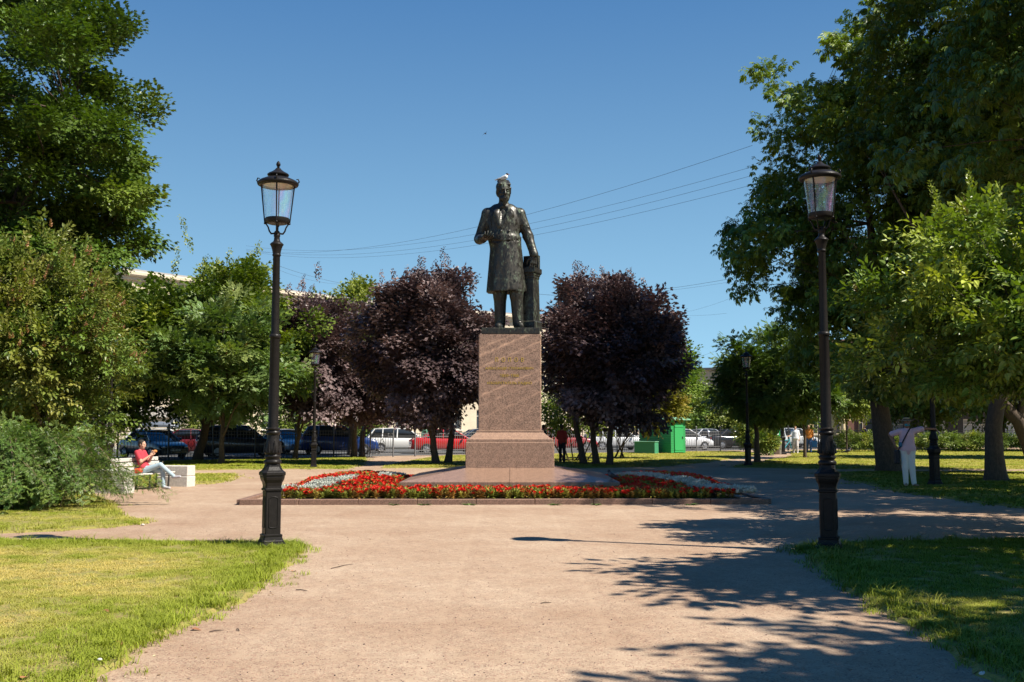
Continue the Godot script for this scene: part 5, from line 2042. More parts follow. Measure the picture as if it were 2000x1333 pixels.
	tree("purple_maple", "purple maple between two others, dark trunk before the blue car's bonnet", "tree", {"at": Vector3(-8.1, 0, -52.6), "trunk": 0.16, "fork": 2.0, "stems": [[Vector3.ZERO, Vector3(0.1, 0, 0)], [Vector3(0.25, 0, -1.2), Vector3(0.2, 0, 0)]], "centre": Vector3(-7.7, 3.5, -52.6), "radii": Vector3(1.8, 1.9, 1.8), "limbs": 7, "clumps": 100, "per": 36, "clump_r": 0.7, "leaf": "maple", "leaf_mat": "purple", "size": 0.95, "color": purple, "tip": purple_tip, "seed": 109, "shoots": 6})
	tree("bush", "leggy bush of many bare stems behind the pedestal on the right", "bush", {"at": Vector3(2.9, 0, -47), "trunk": 0.035, "fork": 1.0, "stems": [[Vector3(-0.5, 0, 0), Vector3(-1.0, 0, 0)], [Vector3(-0.3, 0, 0.2), Vector3(-0.6, 0, 0.1)], [Vector3(-0.1, 0, 0), Vector3(-0.2, 0, 0)], [Vector3(0.1, 0, 0.2), Vector3(0.3, 0, 0)], [Vector3(0.3, 0, 0), Vector3(0.7, 0, 0)], [Vector3(0.5, 0, 0.1), Vector3(1.1, 0, 0)], [Vector3(0.0, 0, -0.3), Vector3(0.9, 0, -0.2)], [Vector3(-0.4, 0, -0.3), Vector3(-1.2, 0, 0)]], "centre": Vector3(2.9, 2.3, -47), "radii": Vector3(2.2, 1.3, 1.6), "limbs": 24, "clumps": 80, "per": 12, "clump_r": 0.5, "leaf": "round", "size": 0.8, "color": green, "tip": fresh, "seed": 110})
	tree("rowan_tree", "thin yellowish sapling under the purple maple beside the green box", "tree", {"at": Vector3(5.3, 0, -50.5), "trunk": 0.05, "fork": 0.9, "stems": [[Vector3.ZERO, Vector3(0.4, 0, 0)], [Vector3(-0.3, 0, 0), Vector3(0.9, 0, 0)], [Vector3(0.2, 0, 0), Vector3(-0.5, 0, 0)]], "centre": Vector3(6.6, 2.5, -50.5), "radii": Vector3(1.5, 1.1, 1.2), "limbs": 8, "clumps": 46, "per": 20, "clump_r": 0.45, "leaf": "pinnate", "size": 0.75, "color": Color(0.223, 0.238, 0.040), "tip": Color(0.356, 0.280, 0.053), "seed": 111})
	tree("poplar_tree", "bright green upright tree behind the shed and purple maple", "tree", {"at": Vector3(13.9, 0, -84), "trunk": 0.2, "centre": Vector3(13.9, 4.0, -84), "radii": Vector3(1.7, 3.4, 1.7), "limbs": 6, "clumps": 90, "per": 26, "clump_r": 0.6, "leaf": "round", "size": 1.5, "color": Color(0.163, 0.266, 0.040), "tip": Color(0.267, 0.350, 0.053), "seed": 112})
	tree("rowan_tree", "rowan with orange berries at the path bend left of the big trees", "tree", {"at": Vector3(10.72, 0, -45), "trunk": 0.14, "fork": 1.7, "floor": 1.5, "centre": Vector3(11.3, 3.5, -45), "radii": Vector3(2.1, 1.9, 2.1), "limbs": 8, "clumps": 130, "per": 30, "clump_r": 0.6, "leaf": "pinnate", "size": 0.85, "color": Color(0.104, 0.175, 0.040), "tip": Color(0.208, 0.252, 0.053), "seed": 113, "spent": 40, "spent_color": Color(0.4, 0.2, 0.04), "droop": 0.15})
	tree("rowan_tree", "small bright rowan beside the walkers on the path", "tree", {"at": Vector3(14.72, 0, -51.7), "trunk": 0.09, "fork": 1.5, "floor": 1.9, "centre": Vector3(14.5, 3.4, -51.7), "radii": Vector3(1.6, 1.5, 1.5), "limbs": 6, "clumps": 60, "per": 26, "clump_r": 0.55, "leaf": "pinnate", "size": 0.85, "color": Color(0.193, 0.266, 0.040), "tip": Color(0.297, 0.336, 0.053), "seed": 114, "droop": 0.2})
	tree("young_tree", "thin young tree with dark stem on the far right lawn", "tree", {"at": Vector3(20.5, 0, -63), "trunk": 0.06, "fork": 2.0, "centre": Vector3(20.7, 3.5, -63), "radii": Vector3(1.9, 1.5, 1.6), "limbs": 6, "clumps": 55, "per": 24, "clump_r": 0.6, "leaf": "round", "size": 1.1, "color": Color(0.134, 0.196, 0.040), "tip": fresh, "seed": 115})
	tree("linden_tree", "great dark linden with thick sunspotted trunk behind the leaning man", "tree", {"at": Vector3(13.2, 0, -36.0), "trunk": 0.4, "fork": 3.4, "stems": [[Vector3.ZERO, Vector3(-0.5, 0, 0)]], "centre": Vector3(14.6, 8.8, -36.0), "radii": Vector3(6.1, 7.5, 5.5), "limbs": 14, "keep": 1, "clumps": 400, "per": 34, "clump_r": 0.78, "leaf": "chestnut", "size": 0.8, "color": Color(0.115, 0.185, 0.026), "tip": Color(0.23, 0.3, 0.035), "seed": 116, "lobe": 0.15, "floor": 2.7, "flat_low": 0.9, "droop": 0.15, "layer": 0.5})
	tree("chestnut_tree", "dark horse chestnut in the upper right with black trunk at the frame edge", "tree", {"at": Vector3(13.9, 0, -29.6), "trunk": 0.28, "fork": 3.2, "centre": Vector3(16.4, 11.2, -28.5), "radii": Vector3(5.9, 7.2, 5.2), "limbs": 13, "keep": 1, "clumps": 340, "per": 34, "clump_r": 0.82, "leaf": "chestnut", "size": 0.78, "color": Color(0.085, 0.14, 0.022), "tip": Color(0.16, 0.21, 0.03), "seed": 117, "lobe": 0.15, "floor": 3.6, "droop": 0.15})
	tree("chestnut_tree", "horse chestnut whose sunlit leaf fans enter at the right edge", "tree", {"at": Vector3(15.4, 0, -20.8), "trunk": 0.4, "fork": 3.2, "centre": Vector3(15.0, 9.8, -21.2), "radii": Vector3(5.8, 5.6, 5.0), "limbs": 12, "keep": 1, "clumps": 240, "per": 32, "clump_r": 0.82, "leaf": "chestnut", "size": 0.8, "color": Color(0.104, 0.168, 0.027), "tip": Color(0.193, 0.252, 0.033), "seed": 118, "floor": 4.4, "lobe": 0.22, "droop": 0.15})
	var old_lilac := Color(0.178, 0.245, 0.040)
	tree("lilac_bush", "large sunlit lilac with bright heart-shaped leaves at the right edge", "bush", {"at": Vector3(9.6, 0, -14.4), "trunk": 0.12, "fork": 1.4, "stems": [[Vector3.ZERO, Vector3(-0.6, 0, 0)], [Vector3(0.3, 0, 0.2), Vector3(-1.8, 0, 0.4)], [Vector3(0.2, 0, -0.4), Vector3(0.2, 0, -0.6)]], "keep": 1, "centre": Vector3(8.8, 3.15, -14.5), "radii": Vector3(3.6, 1.75, 2.5), "limbs": 16, "clumps": 260, "per": 28, "clump_r": 0.38, "leaf": "lilac", "size": 0.95, "color": Color(0.14, 0.215, 0.03), "tip": Color(0.42, 0.46, 0.07), "seed": 119, "lobe": 0.13, "floor": 2.05, "flat_low": 0.95, "layer": 0.7, "spent": 110, "spent_color": Color(0.2, 0.15, 0.04), "shoots": 14, "shoot_len": 0.5, "inner": 0.3})
	tree("linden_tree", "small linden just outside the right edge, seen by its shadow on the right lawn", "tree", {"at": Vector3(12.0, 0, -8.6), "trunk": 0.2, "fork": 2.2, "centre": Vector3(11.6, 5.8, -8.6), "radii": Vector3(4.0, 3.2, 2.8), "limbs": 10, "clumps": 100, "per": 34, "clump_r": 0.75, "leaf": "round", "size": 1.3, "color": old_lilac, "tip": Color(0.252, 0.280, 0.047), "seed": 120, "lobe": 0.2})
	tree("linden_tree", "tree outside the frame at the right whose shadow crosses the near gravel", "tree", {"at": Vector3(12.6, 0, -1.6), "trunk": 0.25, "fork": 2.6, "centre": Vector3(12.5, 7.4, -2.2), "radii": Vector3(3.8, 3.4, 3.4), "limbs": 9, "clumps": 200, "per": 40, "clump_r": 0.9, "leaf": "round", "size": 1.3, "color": green, "tip": fresh, "seed": 121, "lobe": 0.16})
	tree("lilac_bush", "tall lilac with brown spent flower heads on the left", "bush", {"at": Vector3(-12.8, 0, -26.4), "trunk": 0.1, "fork": 1.2, "stems": [[Vector3.ZERO, Vector3(0.5, 0, 0)], [Vector3(-0.3, 0, 0.2), Vector3(-0.8, 0, 0)], [Vector3(0.3, 0, 0.2), Vector3(1.2, 0, 0.3)]], "keep": 1, "centre": Vector3(-13.2, 3.7, -26.2), "flat_low": 1.05, "radii": Vector3(3.3, 2.6, 2.5), "limbs": 14, "clumps": 220, "per": 30, "clump_r": 0.52, "leaf": "lilac", "size": 1.15, "color": Color(0.13, 0.2, 0.034), "tip": Color(0.28, 0.265, 0.06), "seed": 122, "layer": 0.85, "spent": 1000, "spent_color": Color(0.4, 0.2, 0.1), "inner": 0.3, "lobe": 0.14})
	tree("park_tree", "tree with a leaning trunk at the right edge beyond the black chestnut trunk", "tree", {"at": Vector3(17.3, 0, -33.6), "trunk": 0.3, "fork": 2.4, "stems": [[Vector3.ZERO, Vector3(-1.9, 0, 0)]], "centre": Vector3(17.0, 7.0, -36.0), "radii": Vector3(3.8, 3.2, 3.8), "limbs": 9, "clumps": 110, "per": 30, "clump_r": 0.8, "leaf": "round", "size": 1.3, "color": green, "tip": fresh, "seed": 123, "floor": 3.6})
	tree("park_tree", "far tree just outside the right edge that shades stripes of lawn", "tree", {"at": Vector3(27.0, 0, -50.0), "trunk": 0.25, "fork": 2.4, "centre": Vector3(26.5, 6.2, -50.5), "radii": Vector3(5.0, 2.6, 2.6), "limbs": 9, "clumps": 110, "per": 30, "clump_r": 0.8, "leaf": "round", "size": 1.5, "color": green, "tip": fresh, "seed": 124, "floor": 3.4})
	weeping_bush()
	var sl := [[21.33, -65.0, 1.1, "first round shrub beyond the right lamp post, left of the two"], [22.69, -65.0, 1.05, "second round shrub left of the thick linden trunk"], [26.5, -65.0, 1.1, "shrub seen just right of the leaning man's shirt"], [27.86, -65.0, 1.2, "shrub directly behind the lamp post of the leaning man"], [29.34, -65.0, 1.35, "wide shrub right of the leaning man's lamp post"], [31.02, -65.0, 1.3, "shrub left of the black chestnut trunk at the far lawn edge"], [33.0, -65.0, 1.3, "last far shrub at the right frame edge"], [24.4, -65.4, 1.2, "shrub hidden behind the linden trunk and the leaning man"]]
	for i in sl.size():
		var q: Array = sl[i]
		tree("shrub", q[3], "shrub", {"at": Vector3(q[0], 0, q[1]), "trunk": 0.03, "fork": 0.4, "centre": Vector3(q[0], 0.62, q[1]), "radii": Vector3(q[2] * 0.8, 0.42, 0.8), "limbs": 6, "clumps": 40, "per": 16, "clump_r": 0.2, "leaf": "round", "size": 0.55, "color": Color(0.148, 0.224, 0.040), "tip": Color(0.297, 0.308, 0.053), "seed": 140 + i}, "shrubs along the far side of the right lawn")
	sl = [[-15.6, -72.0, 1.6, "bright green shrub between the sunlit lamp post and the blue car"], [-11.4, -78.0, 1.6, "yellowish shrub behind the bonnet of the blue car"], [-22.0, -76.0, 1.8, "shrub before the cream building behind the black car"], [14.8, -78.0, 2.0, "round leafy shrub right of the green shed"], [17.5, -79.0, 2.2, "taller shrub beyond the white cars right of the shed"], [14.2, -57.5, 0.45, "leafy low plant left of the path lamp post"], [15.2, -63.5, 0.9, "green bush in the tree shade left of the delivery box"]]
	for i in sl.size():
		var q: Array = sl[i]
		tree("shrub", q[3], "shrub", {"at": Vector3(q[0], 0, q[1]), "trunk": 0.04, "fork": 0.5, "centre": Vector3(q[0], q[2] * 0.95 + 0.3, q[1]), "radii": Vector3(q[2], q[2] * 0.9, q[2] * 0.8), "limbs": 6, "clumps": 44, "per": 20, "clump_r": clampf(q[2] * 0.35, 0.14, 0.5), "leaf": "round", "size": minf(1.2, 0.45 + 0.45 * q[2]), "color": Color(0.134, 0.210, 0.040), "tip": Color(0.297, 0.308, 0.053), "seed": 160 + i})
	sl = [[31.0, -76.0, 2.8, "green tree behind the leaning man beyond the far shrubs"], [33.5, -70.0, 3.2, "dark green tree behind the man's lamp post"], [39.0, -66.0, 3.6, "tree closing the view at the right edge"], [24.5, -92.0, 2.2, "tree in front of the yellow house"], [26.0, -104.0, 3.6, "dark tree between grey building and yellow house"], [44.0, -92.0, 5.0, "tree behind the kiosk at far right"]]
	for i in sl.size():
		var q: Array = sl[i]
		tree("street_tree", q[3], "tree", {"at": Vector3(q[0], 0, q[1]), "trunk": 0.18, "fork": 1.8, "centre": Vector3(q[0], q[2] + 1.6, q[1]), "radii": Vector3(q[2] * 1.05, q[2], q[2]), "limbs": 7, "clumps": 100, "per": 26, "clump_r": 0.95, "leaf": "round", "size": 1.7, "color": Color(0.119, 0.182, 0.033), "tip": Color(0.252, 0.280, 0.047), "seed": 180 + i})

func weeping_bush() -> void:
	rng.seed = 300
	var o := thing("weeping_bush", "feathery drooping bush with long arching stems at the lower left", "bush", Vector3(-10.4, 0, -20.0))
	var stems := Geo.new()
	var many := Many.new()
	for i in 330:
		var a := rng.randf_range(0, TAU)
		var reach := rng.randf_range(0.7, 2.7)
		var top := rng.randf_range(1.0, 2.15) * (1.0 - 0.1 * reach)
		var b := Vector3(rng.randfn() * 0.7, 0, rng.randfn() * 0.6)
		var d := Vector3(cos(a), 0, sin(a) * 0.85)
		var pts := []
		var rs := []
		for k in 8:
			var t := k / 7.0
			var y := top * sin(minf(t * 1.5, 1.0) * PI * 0.5) - maxf(0.0, t - 0.5) * (top * 1.4)
			pts.append(b + d * reach * pow(t, 1.15) + Vector3(0, maxf(y, 0.06), 0))
			rs.append(0.011 * (1.0 - t * 0.7))
		stems.col = Color(1, 1, 1)
		stems.tube(pts, rs, 4, false)
		var tone := rng.randf_range(0.75, 1.25)
		for k in 24:
			var t := 0.2 + 0.8 * (k + rng.randf()) / 24.0
			var f := t * 7.0
			var i0 := mini(6, int(f))
			var p: Vector3 = pts[i0].lerp(pts[i0 + 1], f - i0)
			var along: Vector3 = (pts[i0 + 1] - pts[i0]).normalized()
			var y := (along * 0.7 + rv() * 0.6 + d * 0.2 + Vector3(0, -0.1, 0)).normalized()
			var col := Color(0.09, 0.17, 0.03).lerp(Color(0.24, 0.3, 0.06), rng.randf() * rng.randf()) * tone * rng.randf_range(0.8, 1.2)
			many.add(rot_to(y, (Vector3.UP + d * 0.7 + rv() * 0.5).normalized()).scaled_local(Vector3.ONE * rng.randf_range(0.45, 0.8)), p + rv() * 0.05, col)
	put("stems", stems, mat(0.22, 0.16, 0.1, 0.8), o)
	scatter("foliage", many, get_sprig("weeping"), leaf_mat("green"), o)
# ---------------------------------------------------------------- cars
func loft(g: Geo, rings: Array, close_ends := true) -> void:
	var m: int = rings[0].size()
	var s := g.v.size()
	for r in rings:
		for p in r:
			g.vert(p, Vector3.UP)
	var acc := PackedVector3Array()
	acc.resize(rings.size() * m)
	var tris := []
	for i in rings.size() - 1:
		for k in m:
			var a := i * m + k
			var b := i * m + (k + 1) % m
			for t in [[a, b, b + m], [a, b + m, a + m]]:
				tris.append(t)
				var p0 := g.v[s + t[0]]
				var nn := (g.v[s + t[1]] - p0).cross(g.v[s + t[2]] - p0)
				for q in t:
					acc[q] += nn
	# outward test against the ring centre
	var c := Vector3.ZERO
	for k in m:
		c += g.v[s + k] / m
	var mid: int = (rings.size() / 2) * m
	c = Vector3.ZERO
	for k in m:
		c += g.v[s + mid + k] / m
	var sg := 0.0
	for k in m:
		sg += acc[mid + k].dot(g.v[s + mid + k] - c)
	for k in acc.size():
		g.n[s + k] = acc[k].normalized() * signf(sg)
	for t in tris:
		g.tri(s + t[0], s + t[1], s + t[2])
	if close_ends:
		for e in [0, rings.size() - 1]:
			var pts := []
			for k in m:
				pts.append(rings[e][k])
			var out: Vector3 = (rings[e][0] - rings[1 if e == 0 else e - 1][0])
			out.y = 0
			g.flat(pts, Vector3(signf(out.x), 0, 0))

# body style: length, width, height, belt, kind
func car(label: String, at: Vector3, turn: float, col: Color, kind: String, extra := "") -> Node3D:
	var o := thing("parked_car", label, "car", at, turn, "cars parked along the street")
	var L := 4.4
	var W := 0.87
	var H := 1.46
	var belt := 0.92
	var roof := [[-1.45, -0.75], [0.35, 1.15]]   # rear glass low/high x, windscreen high/low x
	var deck_r := 0.98
	if kind == "suv":
		H = 1.68
		belt = 1.05
		roof = [[-2.12, -1.75], [0.25, 0.98]]
		deck_r = 1.05
	elif kind == "wagon":
		H = 1.5
		roof = [[-2.12, -1.7], [0.35, 1.15]]
	var paint := mat(col.r, col.g, col.b, 0.3)
	paint.clearcoat_enabled = true
	paint.clearcoat = 1.0
	paint.clearcoat_roughness = 0.06
	var h2 := L * 0.5
	var st := [[-h2, 0.82, 0.45, belt - 0.22], [-h2 + 0.08, 0.93, 0.3, belt - 0.1], [-h2 + 0.3, 0.98, 0.24, deck_r - 0.02], [roof[0][0], 1.0, 0.24, belt + 0.02], [-0.4, 1.0, 0.22, belt], [roof[1][1], 1.0, 0.22, belt - 0.02], [h2 - 0.6, 0.98, 0.22, belt - 0.1], [h2 - 0.2, 0.93, 0.24, belt - 0.2], [h2 - 0.05, 0.85, 0.3, belt - 0.3], [h2, 0.78, 0.4, belt - 0.42]]
	var rings := []
	for q in st:
		var w: float = W * q[1]
		var lo: float = q[2]
		var hi: float = q[3]
		rings.append([Vector3(q[0], lo, -w * 0.86), Vector3(q[0], lo + 0.12, -w * 0.97), Vector3(q[0], lerpf(lo, hi, 0.6), -w), Vector3(q[0], hi - 0.06, -w * 0.955), Vector3(q[0], hi, -w * 0.86), Vector3(q[0], hi + 0.015, 0), Vector3(q[0], hi, w * 0.86), Vector3(q[0], hi - 0.06, w * 0.955), Vector3(q[0], lerpf(lo, hi, 0.6), w), Vector3(q[0], lo + 0.12, w * 0.97), Vector3(q[0], lo, w * 0.86)])
	var g := Geo.new()
	loft(g, rings)
	put("body", g, paint, o)
	# glass house
	var gl := mat(0.02, 0.025, 0.03, 0.05)
	var gh := [[roof[0][0], belt + 0.0, 0.86], [roof[0][1], H - 0.05, 0.66], [(roof[0][1] + roof[1][0]) * 0.5, H - 0.03, 0.68], [roof[1][0], H - 0.06, 0.66], [roof[1][1], belt - 0.02, 0.84]]
	rings = []
	for q in gh:
		var t := (float(q[1]) - belt) / (H - belt)
		var wt: float = W * lerpf(0.9, q[2], clampf(t, 0, 1))
		rings.append([Vector3(q[0], belt - 0.04, -W * 0.9), Vector3(q[0], maxf(q[1], belt - 0.03), -wt), Vector3(q[0], maxf(q[1], belt - 0.03) + 0.01, 0), Vector3(q[0], maxf(q[1], belt - 0.03), wt), Vector3(q[0], belt - 0.04, W * 0.9)])
	g = Geo.new()
	loft(g, rings, false)
	put("windows", g, gl, o)
	# roof skin and pillars
	g = Geo.new()
	rings = []
	for q in [[roof[0][1] - 0.06, -0.035], [roof[0][1] + 0.1, 0.0], [(roof[0][1] + roof[1][0]) * 0.5, 0.03], [roof[1][0] - 0.1, 0.0], [roof[1][0] + 0.06, -0.035]]:
		var y: float = H - 0.03 + q[1]
		var w := W * 0.69
		rings.append([Vector3(q[0], y - 0.03, -w), Vector3(q[0], y + 0.01, -w * 0.93), Vector3(q[0], y + 0.035, 0), Vector3(q[0], y + 0.01, w * 0.93), Vector3(q[0], y - 0.03, w)])
	loft(g, rings)
	put("roof", g, paint, o)
	for s in [-1.0, 1.0]:
		for pl in [[roof[0][0], roof[0][1]], [-0.35, -0.3], [roof[1][1], roof[1][0]], [-1.25, -1.2]]:
			if pl[0] == -1.25 and kind == "sedan":
				continue
			g = Geo.new()
			g.tube([Vector3(pl[0], belt - 0.02, s * W * 0.9), Vector3(pl[1], H - 0.05, s * W * 0.68)], [0.05, 0.04], 6)
			put("pillar", g, paint, o)
		g = Geo.new()
		g.sphere(Vector3(roof[1][1] - 0.25, belt + 0.06, s * (W + 0.1)), Vector3(0.07, 0.07, 0.11), 8, 6)
		put("mirror", g, paint, o)
		for x in [-1.32, 1.36]:
			g = Geo.new()
			g.xf = Transform3D(Basis(Vector3.RIGHT, s * PI * 0.5), Vector3(x, 0.31, s * W * 0.99))
			g.lathe([[0.19, -0.13], [0.3, -0.12], [0.31, -0.09], [0.31, 0.0], [0.29, 0.03], [0.21, 0.035], [0.2, 0.01]], 20)
			var tyre := put("wheel", g, mat(0.02, 0.02, 0.02, 0.9), o)
			g = Geo.new()
			g.xf = Transform3D(Basis(Vector3.RIGHT, s * PI * 0.5), Vector3(x, 0.31, s * W * 0.99))
			g.lathe([[0.2, 0.018], [0.19, 0.0], [0.06, 0.0], [0.04, 0.02], [0.0, 0.022]], 20)
			for k in 5:
				g.box(Vector3(cos(k * TAU / 5.0) * 0.11, 0.018, sin(k * TAU / 5.0) * 0.11), Vector3(0.17, 0.02, 0.04), 0.0, Basis(Vector3.UP, -k * TAU / 5.0))
			put("rim", g, mat(0.45, 0.45, 0.47, 0.35, 0.6), tyre)
		g = Geo.new()
		g.sphere(Vector3(h2 - 0.12, belt - 0.34, s * W * 0.66), Vector3(0.12, 0.075, 0.15), 10, 7)
		put("headlight", g, mat(0.75, 0.77, 0.8, 0.08, 0.3), o)
		g = Geo.new()
		g.sphere(Vector3(-h2 + 0.1, belt - 0.2, s * W * 0.72), Vector3(0.1, 0.12 if kind != "suv" else 0.2, 0.13), 10, 7)
		put("tail_light", g, mat(0.35, 0.02, 0.015, 0.15), o)
	g = Geo.new()
	g.box(Vector3(h2 - 0.005, belt - 0.4, 0), Vector3(0.06, 0.12, 0.7), 0.02)
	put("grille", g, mat(0.03, 0.03, 0.03, 0.4), o)
	g = Geo.new()
	g.box(Vector3(h2 + 0.015, 0.47, 0), Vector3(0.02, 0.115, 0.52))
	g.box(Vector3(-h2 - 0.012, 0.62, 0), Vector3(0.02, 0.115, 0.52))
	put("number_plate", g, mat(0.75, 0.75, 0.72, 0.5), o)
	for e in [1.0, -1.0]:
		g = Geo.new()
		g.box(Vector3(e * (h2 - 0.03), 0.36, 0), Vector3(0.12, 0.16, W * 1.5), 0.04)
		put("bumper", g, paint if extra != "dark_bumper" else mat(0.03, 0.03, 0.03, 0.6), o)
	if extra == "roof_box":
		g = Geo.new()
		rings = []
		for q in [[-1.3, 0.12, 0.2], [-1.1, 0.3, 0.36], [-0.2, 0.36, 0.4], [0.5, 0.26, 0.38], [0.85, 0.1, 0.25]]:
			rings.append([Vector3(q[0], H + 0.06, -q[2]), Vector3(q[0], H + 0.06 + q[1] * 0.7, -q[2]), Vector3(q[0], H + 0.06 + q[1], 0), Vector3(q[0], H + 0.06 + q[1] * 0.7, q[2]), Vector3(q[0], H + 0.06, q[2])])
		loft(g, rings)
		put("roof_box", g, mat(0.12, 0.14, 0.17, 0.3), o)
	return o

func cars() -> void:
	var away := atan2(17.0, 24.0)   # pointing right along the street
	car("black sedan with white number plate facing the bench, leftmost parked car", Vector3(-18.0, 0, -51.6), -0.75, Color(0.012, 0.013, 0.016), "sedan")
	car("dark red car parked behind the leaning maple trunk", Vector3(-18.2, 0, -57.5), PI + 0.15, Color(0.12, 0.012, 0.014), "sedan")
	car("white car carrying a grey roof box behind the black sedan", Vector3(-21.2, 0, -62.5), 0.3, Color(0.6, 0.6, 0.58), "wagon", "roof_box")
	car("blue-black tall car seen from behind, left of the sunlit lamp post", Vector3(-14.2, 0, -53.8), away * 0.75, Color(0.008, 0.014, 0.035), "suv")
	car("silver car with its headlights right of the sunlit lamp post", Vector3(-13.4, 0, -60.8), -0.9, Color(0.3, 0.31, 0.33), "sedan")
	car("deep blue tall car parked behind the two dark trunks", Vector3(-10.0, 0, -59.6), away * 0.35, Color(0.006, 0.03, 0.14), "suv")
	car("white estate car behind the park gate", Vector3(-6.9, 0, -64.2), away * 0.3, Color(0.68, 0.68, 0.66), "wagon")
	car("bright red sedan left of the pedestal", Vector3(-3.9, 0, -61.4), away * 0.35, Color(0.5, 0.012, 0.012), "sedan")
	car("blue-grey car partly hidden by the pedestal's left edge", Vector3(-2.0, 0, -69.5), away * 0.5, Color(0.06, 0.08, 0.12), "sedan")
	car("dull red car glimpsed through the bare stems right of pedestal", Vector3(3.4, 0, -68.0), 0.2, Color(0.3, 0.03, 0.03), "wagon")
	car("white car glimpsed behind the purple maple trunk on the right", Vector3(7.2, 0, -71.0), 0.25, Color(0.55, 0.56, 0.57), "wagon")
	car("white car emerging right behind the green shed", Vector3(11.6, 0, -70.6), 0.35, Color(0.65, 0.66, 0.68), "sedan")
	car("silver car right of the white one beyond the shed", Vector3(14.4, 0, -76.0), 0.4, Color(0.34, 0.37, 0.42), "sedan")
	car("black low car parked at the street left of the path lamp", Vector3(16.2, 0, -75.4), 0.3, Color(0.012, 0.012, 0.015), "sedan")
	car("small far white car above the roofs of the silver one", Vector3(17.7, 0, -95.0), -1.2, Color(0.65, 0.65, 0.66), "suv")
	car("pale car seen over the shrubs past the right lamp post", Vector3(21.8, 0, -80.0), 0.4, Color(0.55, 0.57, 0.58), "wagon")

# ---------------------------------------------------------------- people
# j: joints; st: colour indices; body at life size, y up, faces +z
func person(called: String, label: String, at: Vector3, turn: float, j: Dictionary, cols: Array, cell: float, detail: bool, hat: bool = false) -> Node3D:
	var b := Body.new()
	b.cell = cell
	b.cols = cols      # 0 skin, 1 top, 2 trousers, 3 shoes, 4 hair, 5 other
	var w: float = j.get("girth", 1.0)
	b.limb(j.pelvis + j.side * 0.085, j.pelvis - j.side * 0.085, 0.105 * w, 0.105 * w, 0.04, 2)
	var chest: Vector3 = j.chest
	var mid: Vector3 = j.pelvis.lerp(chest, 0.45)
	b.limb(j.pelvis + (chest - j.pelvis) * 0.12, mid, 0.15 * w, 0.145 * w, 0.05, 1, 0.78, j.front)
	b.limb(mid, chest, 0.145 * w, 0.16 * w, 0.05, 1, 0.75, j.front)
	b.limb(j.pelvis + j.side * 0.07 + (chest - j.pelvis) * 0.1, j.pelvis - j.side * 0.07 + (chest - j.pelvis) * 0.1, 0.122 * w, 0.122 * w, 0.02, 1)
	b.limb(j.sh_l, j.sh_r, 0.062, 0.062, 0.06, 1)
	b.limb(chest + (j.neck - chest) * 0.75, j.neck, 0.05, 0.048, 0.03, 0)
	var sl: float = j.get("sleeve", 0.6)
	for s in ["l", "r"]:
		var S: Vector3 = j["sh_" + s]
		var E: Vector3 = j["el_" + s]
		var Wr: Vector3 = j["wr_" + s]
		b.limb(S, E, 0.047, 0.038, 0.02, 0)
		b.limb(E, Wr, 0.038, 0.028, 0.015, 0)
		if sl > 0.0:
			b.limb(S, S.lerp(E, minf(sl, 1.0)), 0.066 * w, 0.062 * w, 0.02, 1)
		if sl > 1.0:
			b.limb(E, E.lerp(Wr, sl - 1.0), 0.052, 0.042, 0.015, 1)
		var Hp: Vector3 = j["hp_" + s]
		var K: Vector3 = j["kn_" + s]
		var A: Vector3 = j["an_" + s]
		var T: Vector3 = j["to_" + s]
		b.limb(Hp, K, 0.093 * w, 0.066 * w, 0.035, 2)
		b.limb(K, A, 0.066 * w, 0.052 * w, 0.02, 2)
		b.limb(A + Vector3(0, -0.035, 0), T, 0.042, 0.034, 0.015, 3)
		if not detail:
			var hd: Vector3 = (Wr - E).normalized()
			b.limb(Wr, Wr + hd * 0.08, 0.032, 0.03, 0.01, 0)
			b.limb(Wr + hd * 0.07, Wr + hd * 0.15, 0.03, 0.016, 0.01, 0)
	var g := Geo.new()
	if not detail:
		head(b, j.head, j.face, 1.0, 0, 4, -1)
	b.build(g)
	if detail:
		var hb := Body.new()
		hb.cell = 0.006
		hb.cols = cols
		head(hb, j.head, j.face, 1.0, 0, 4, -1)
		hb.limb(j.neck - Vector3(0, 0.03, 0), j.head + Vector3(0, -0.07, 0), 0.05, 0.05, 0.02, 0)
		hb.build(g)
		for s in ["l", "r"]:
			var ha := Body.new()
			ha.cell = 0.005
			ha.cols = cols
			hand(ha, j["wr_" + s], j["hd_" + s][0], j["hd_" + s][1], 1.0, j["hd_" + s][2], s == "r", 0)
			ha.build(g)
	var o := thing(called, label, "person", at, turn)
	put("figure", g, vmat(0.85), o)
	return o

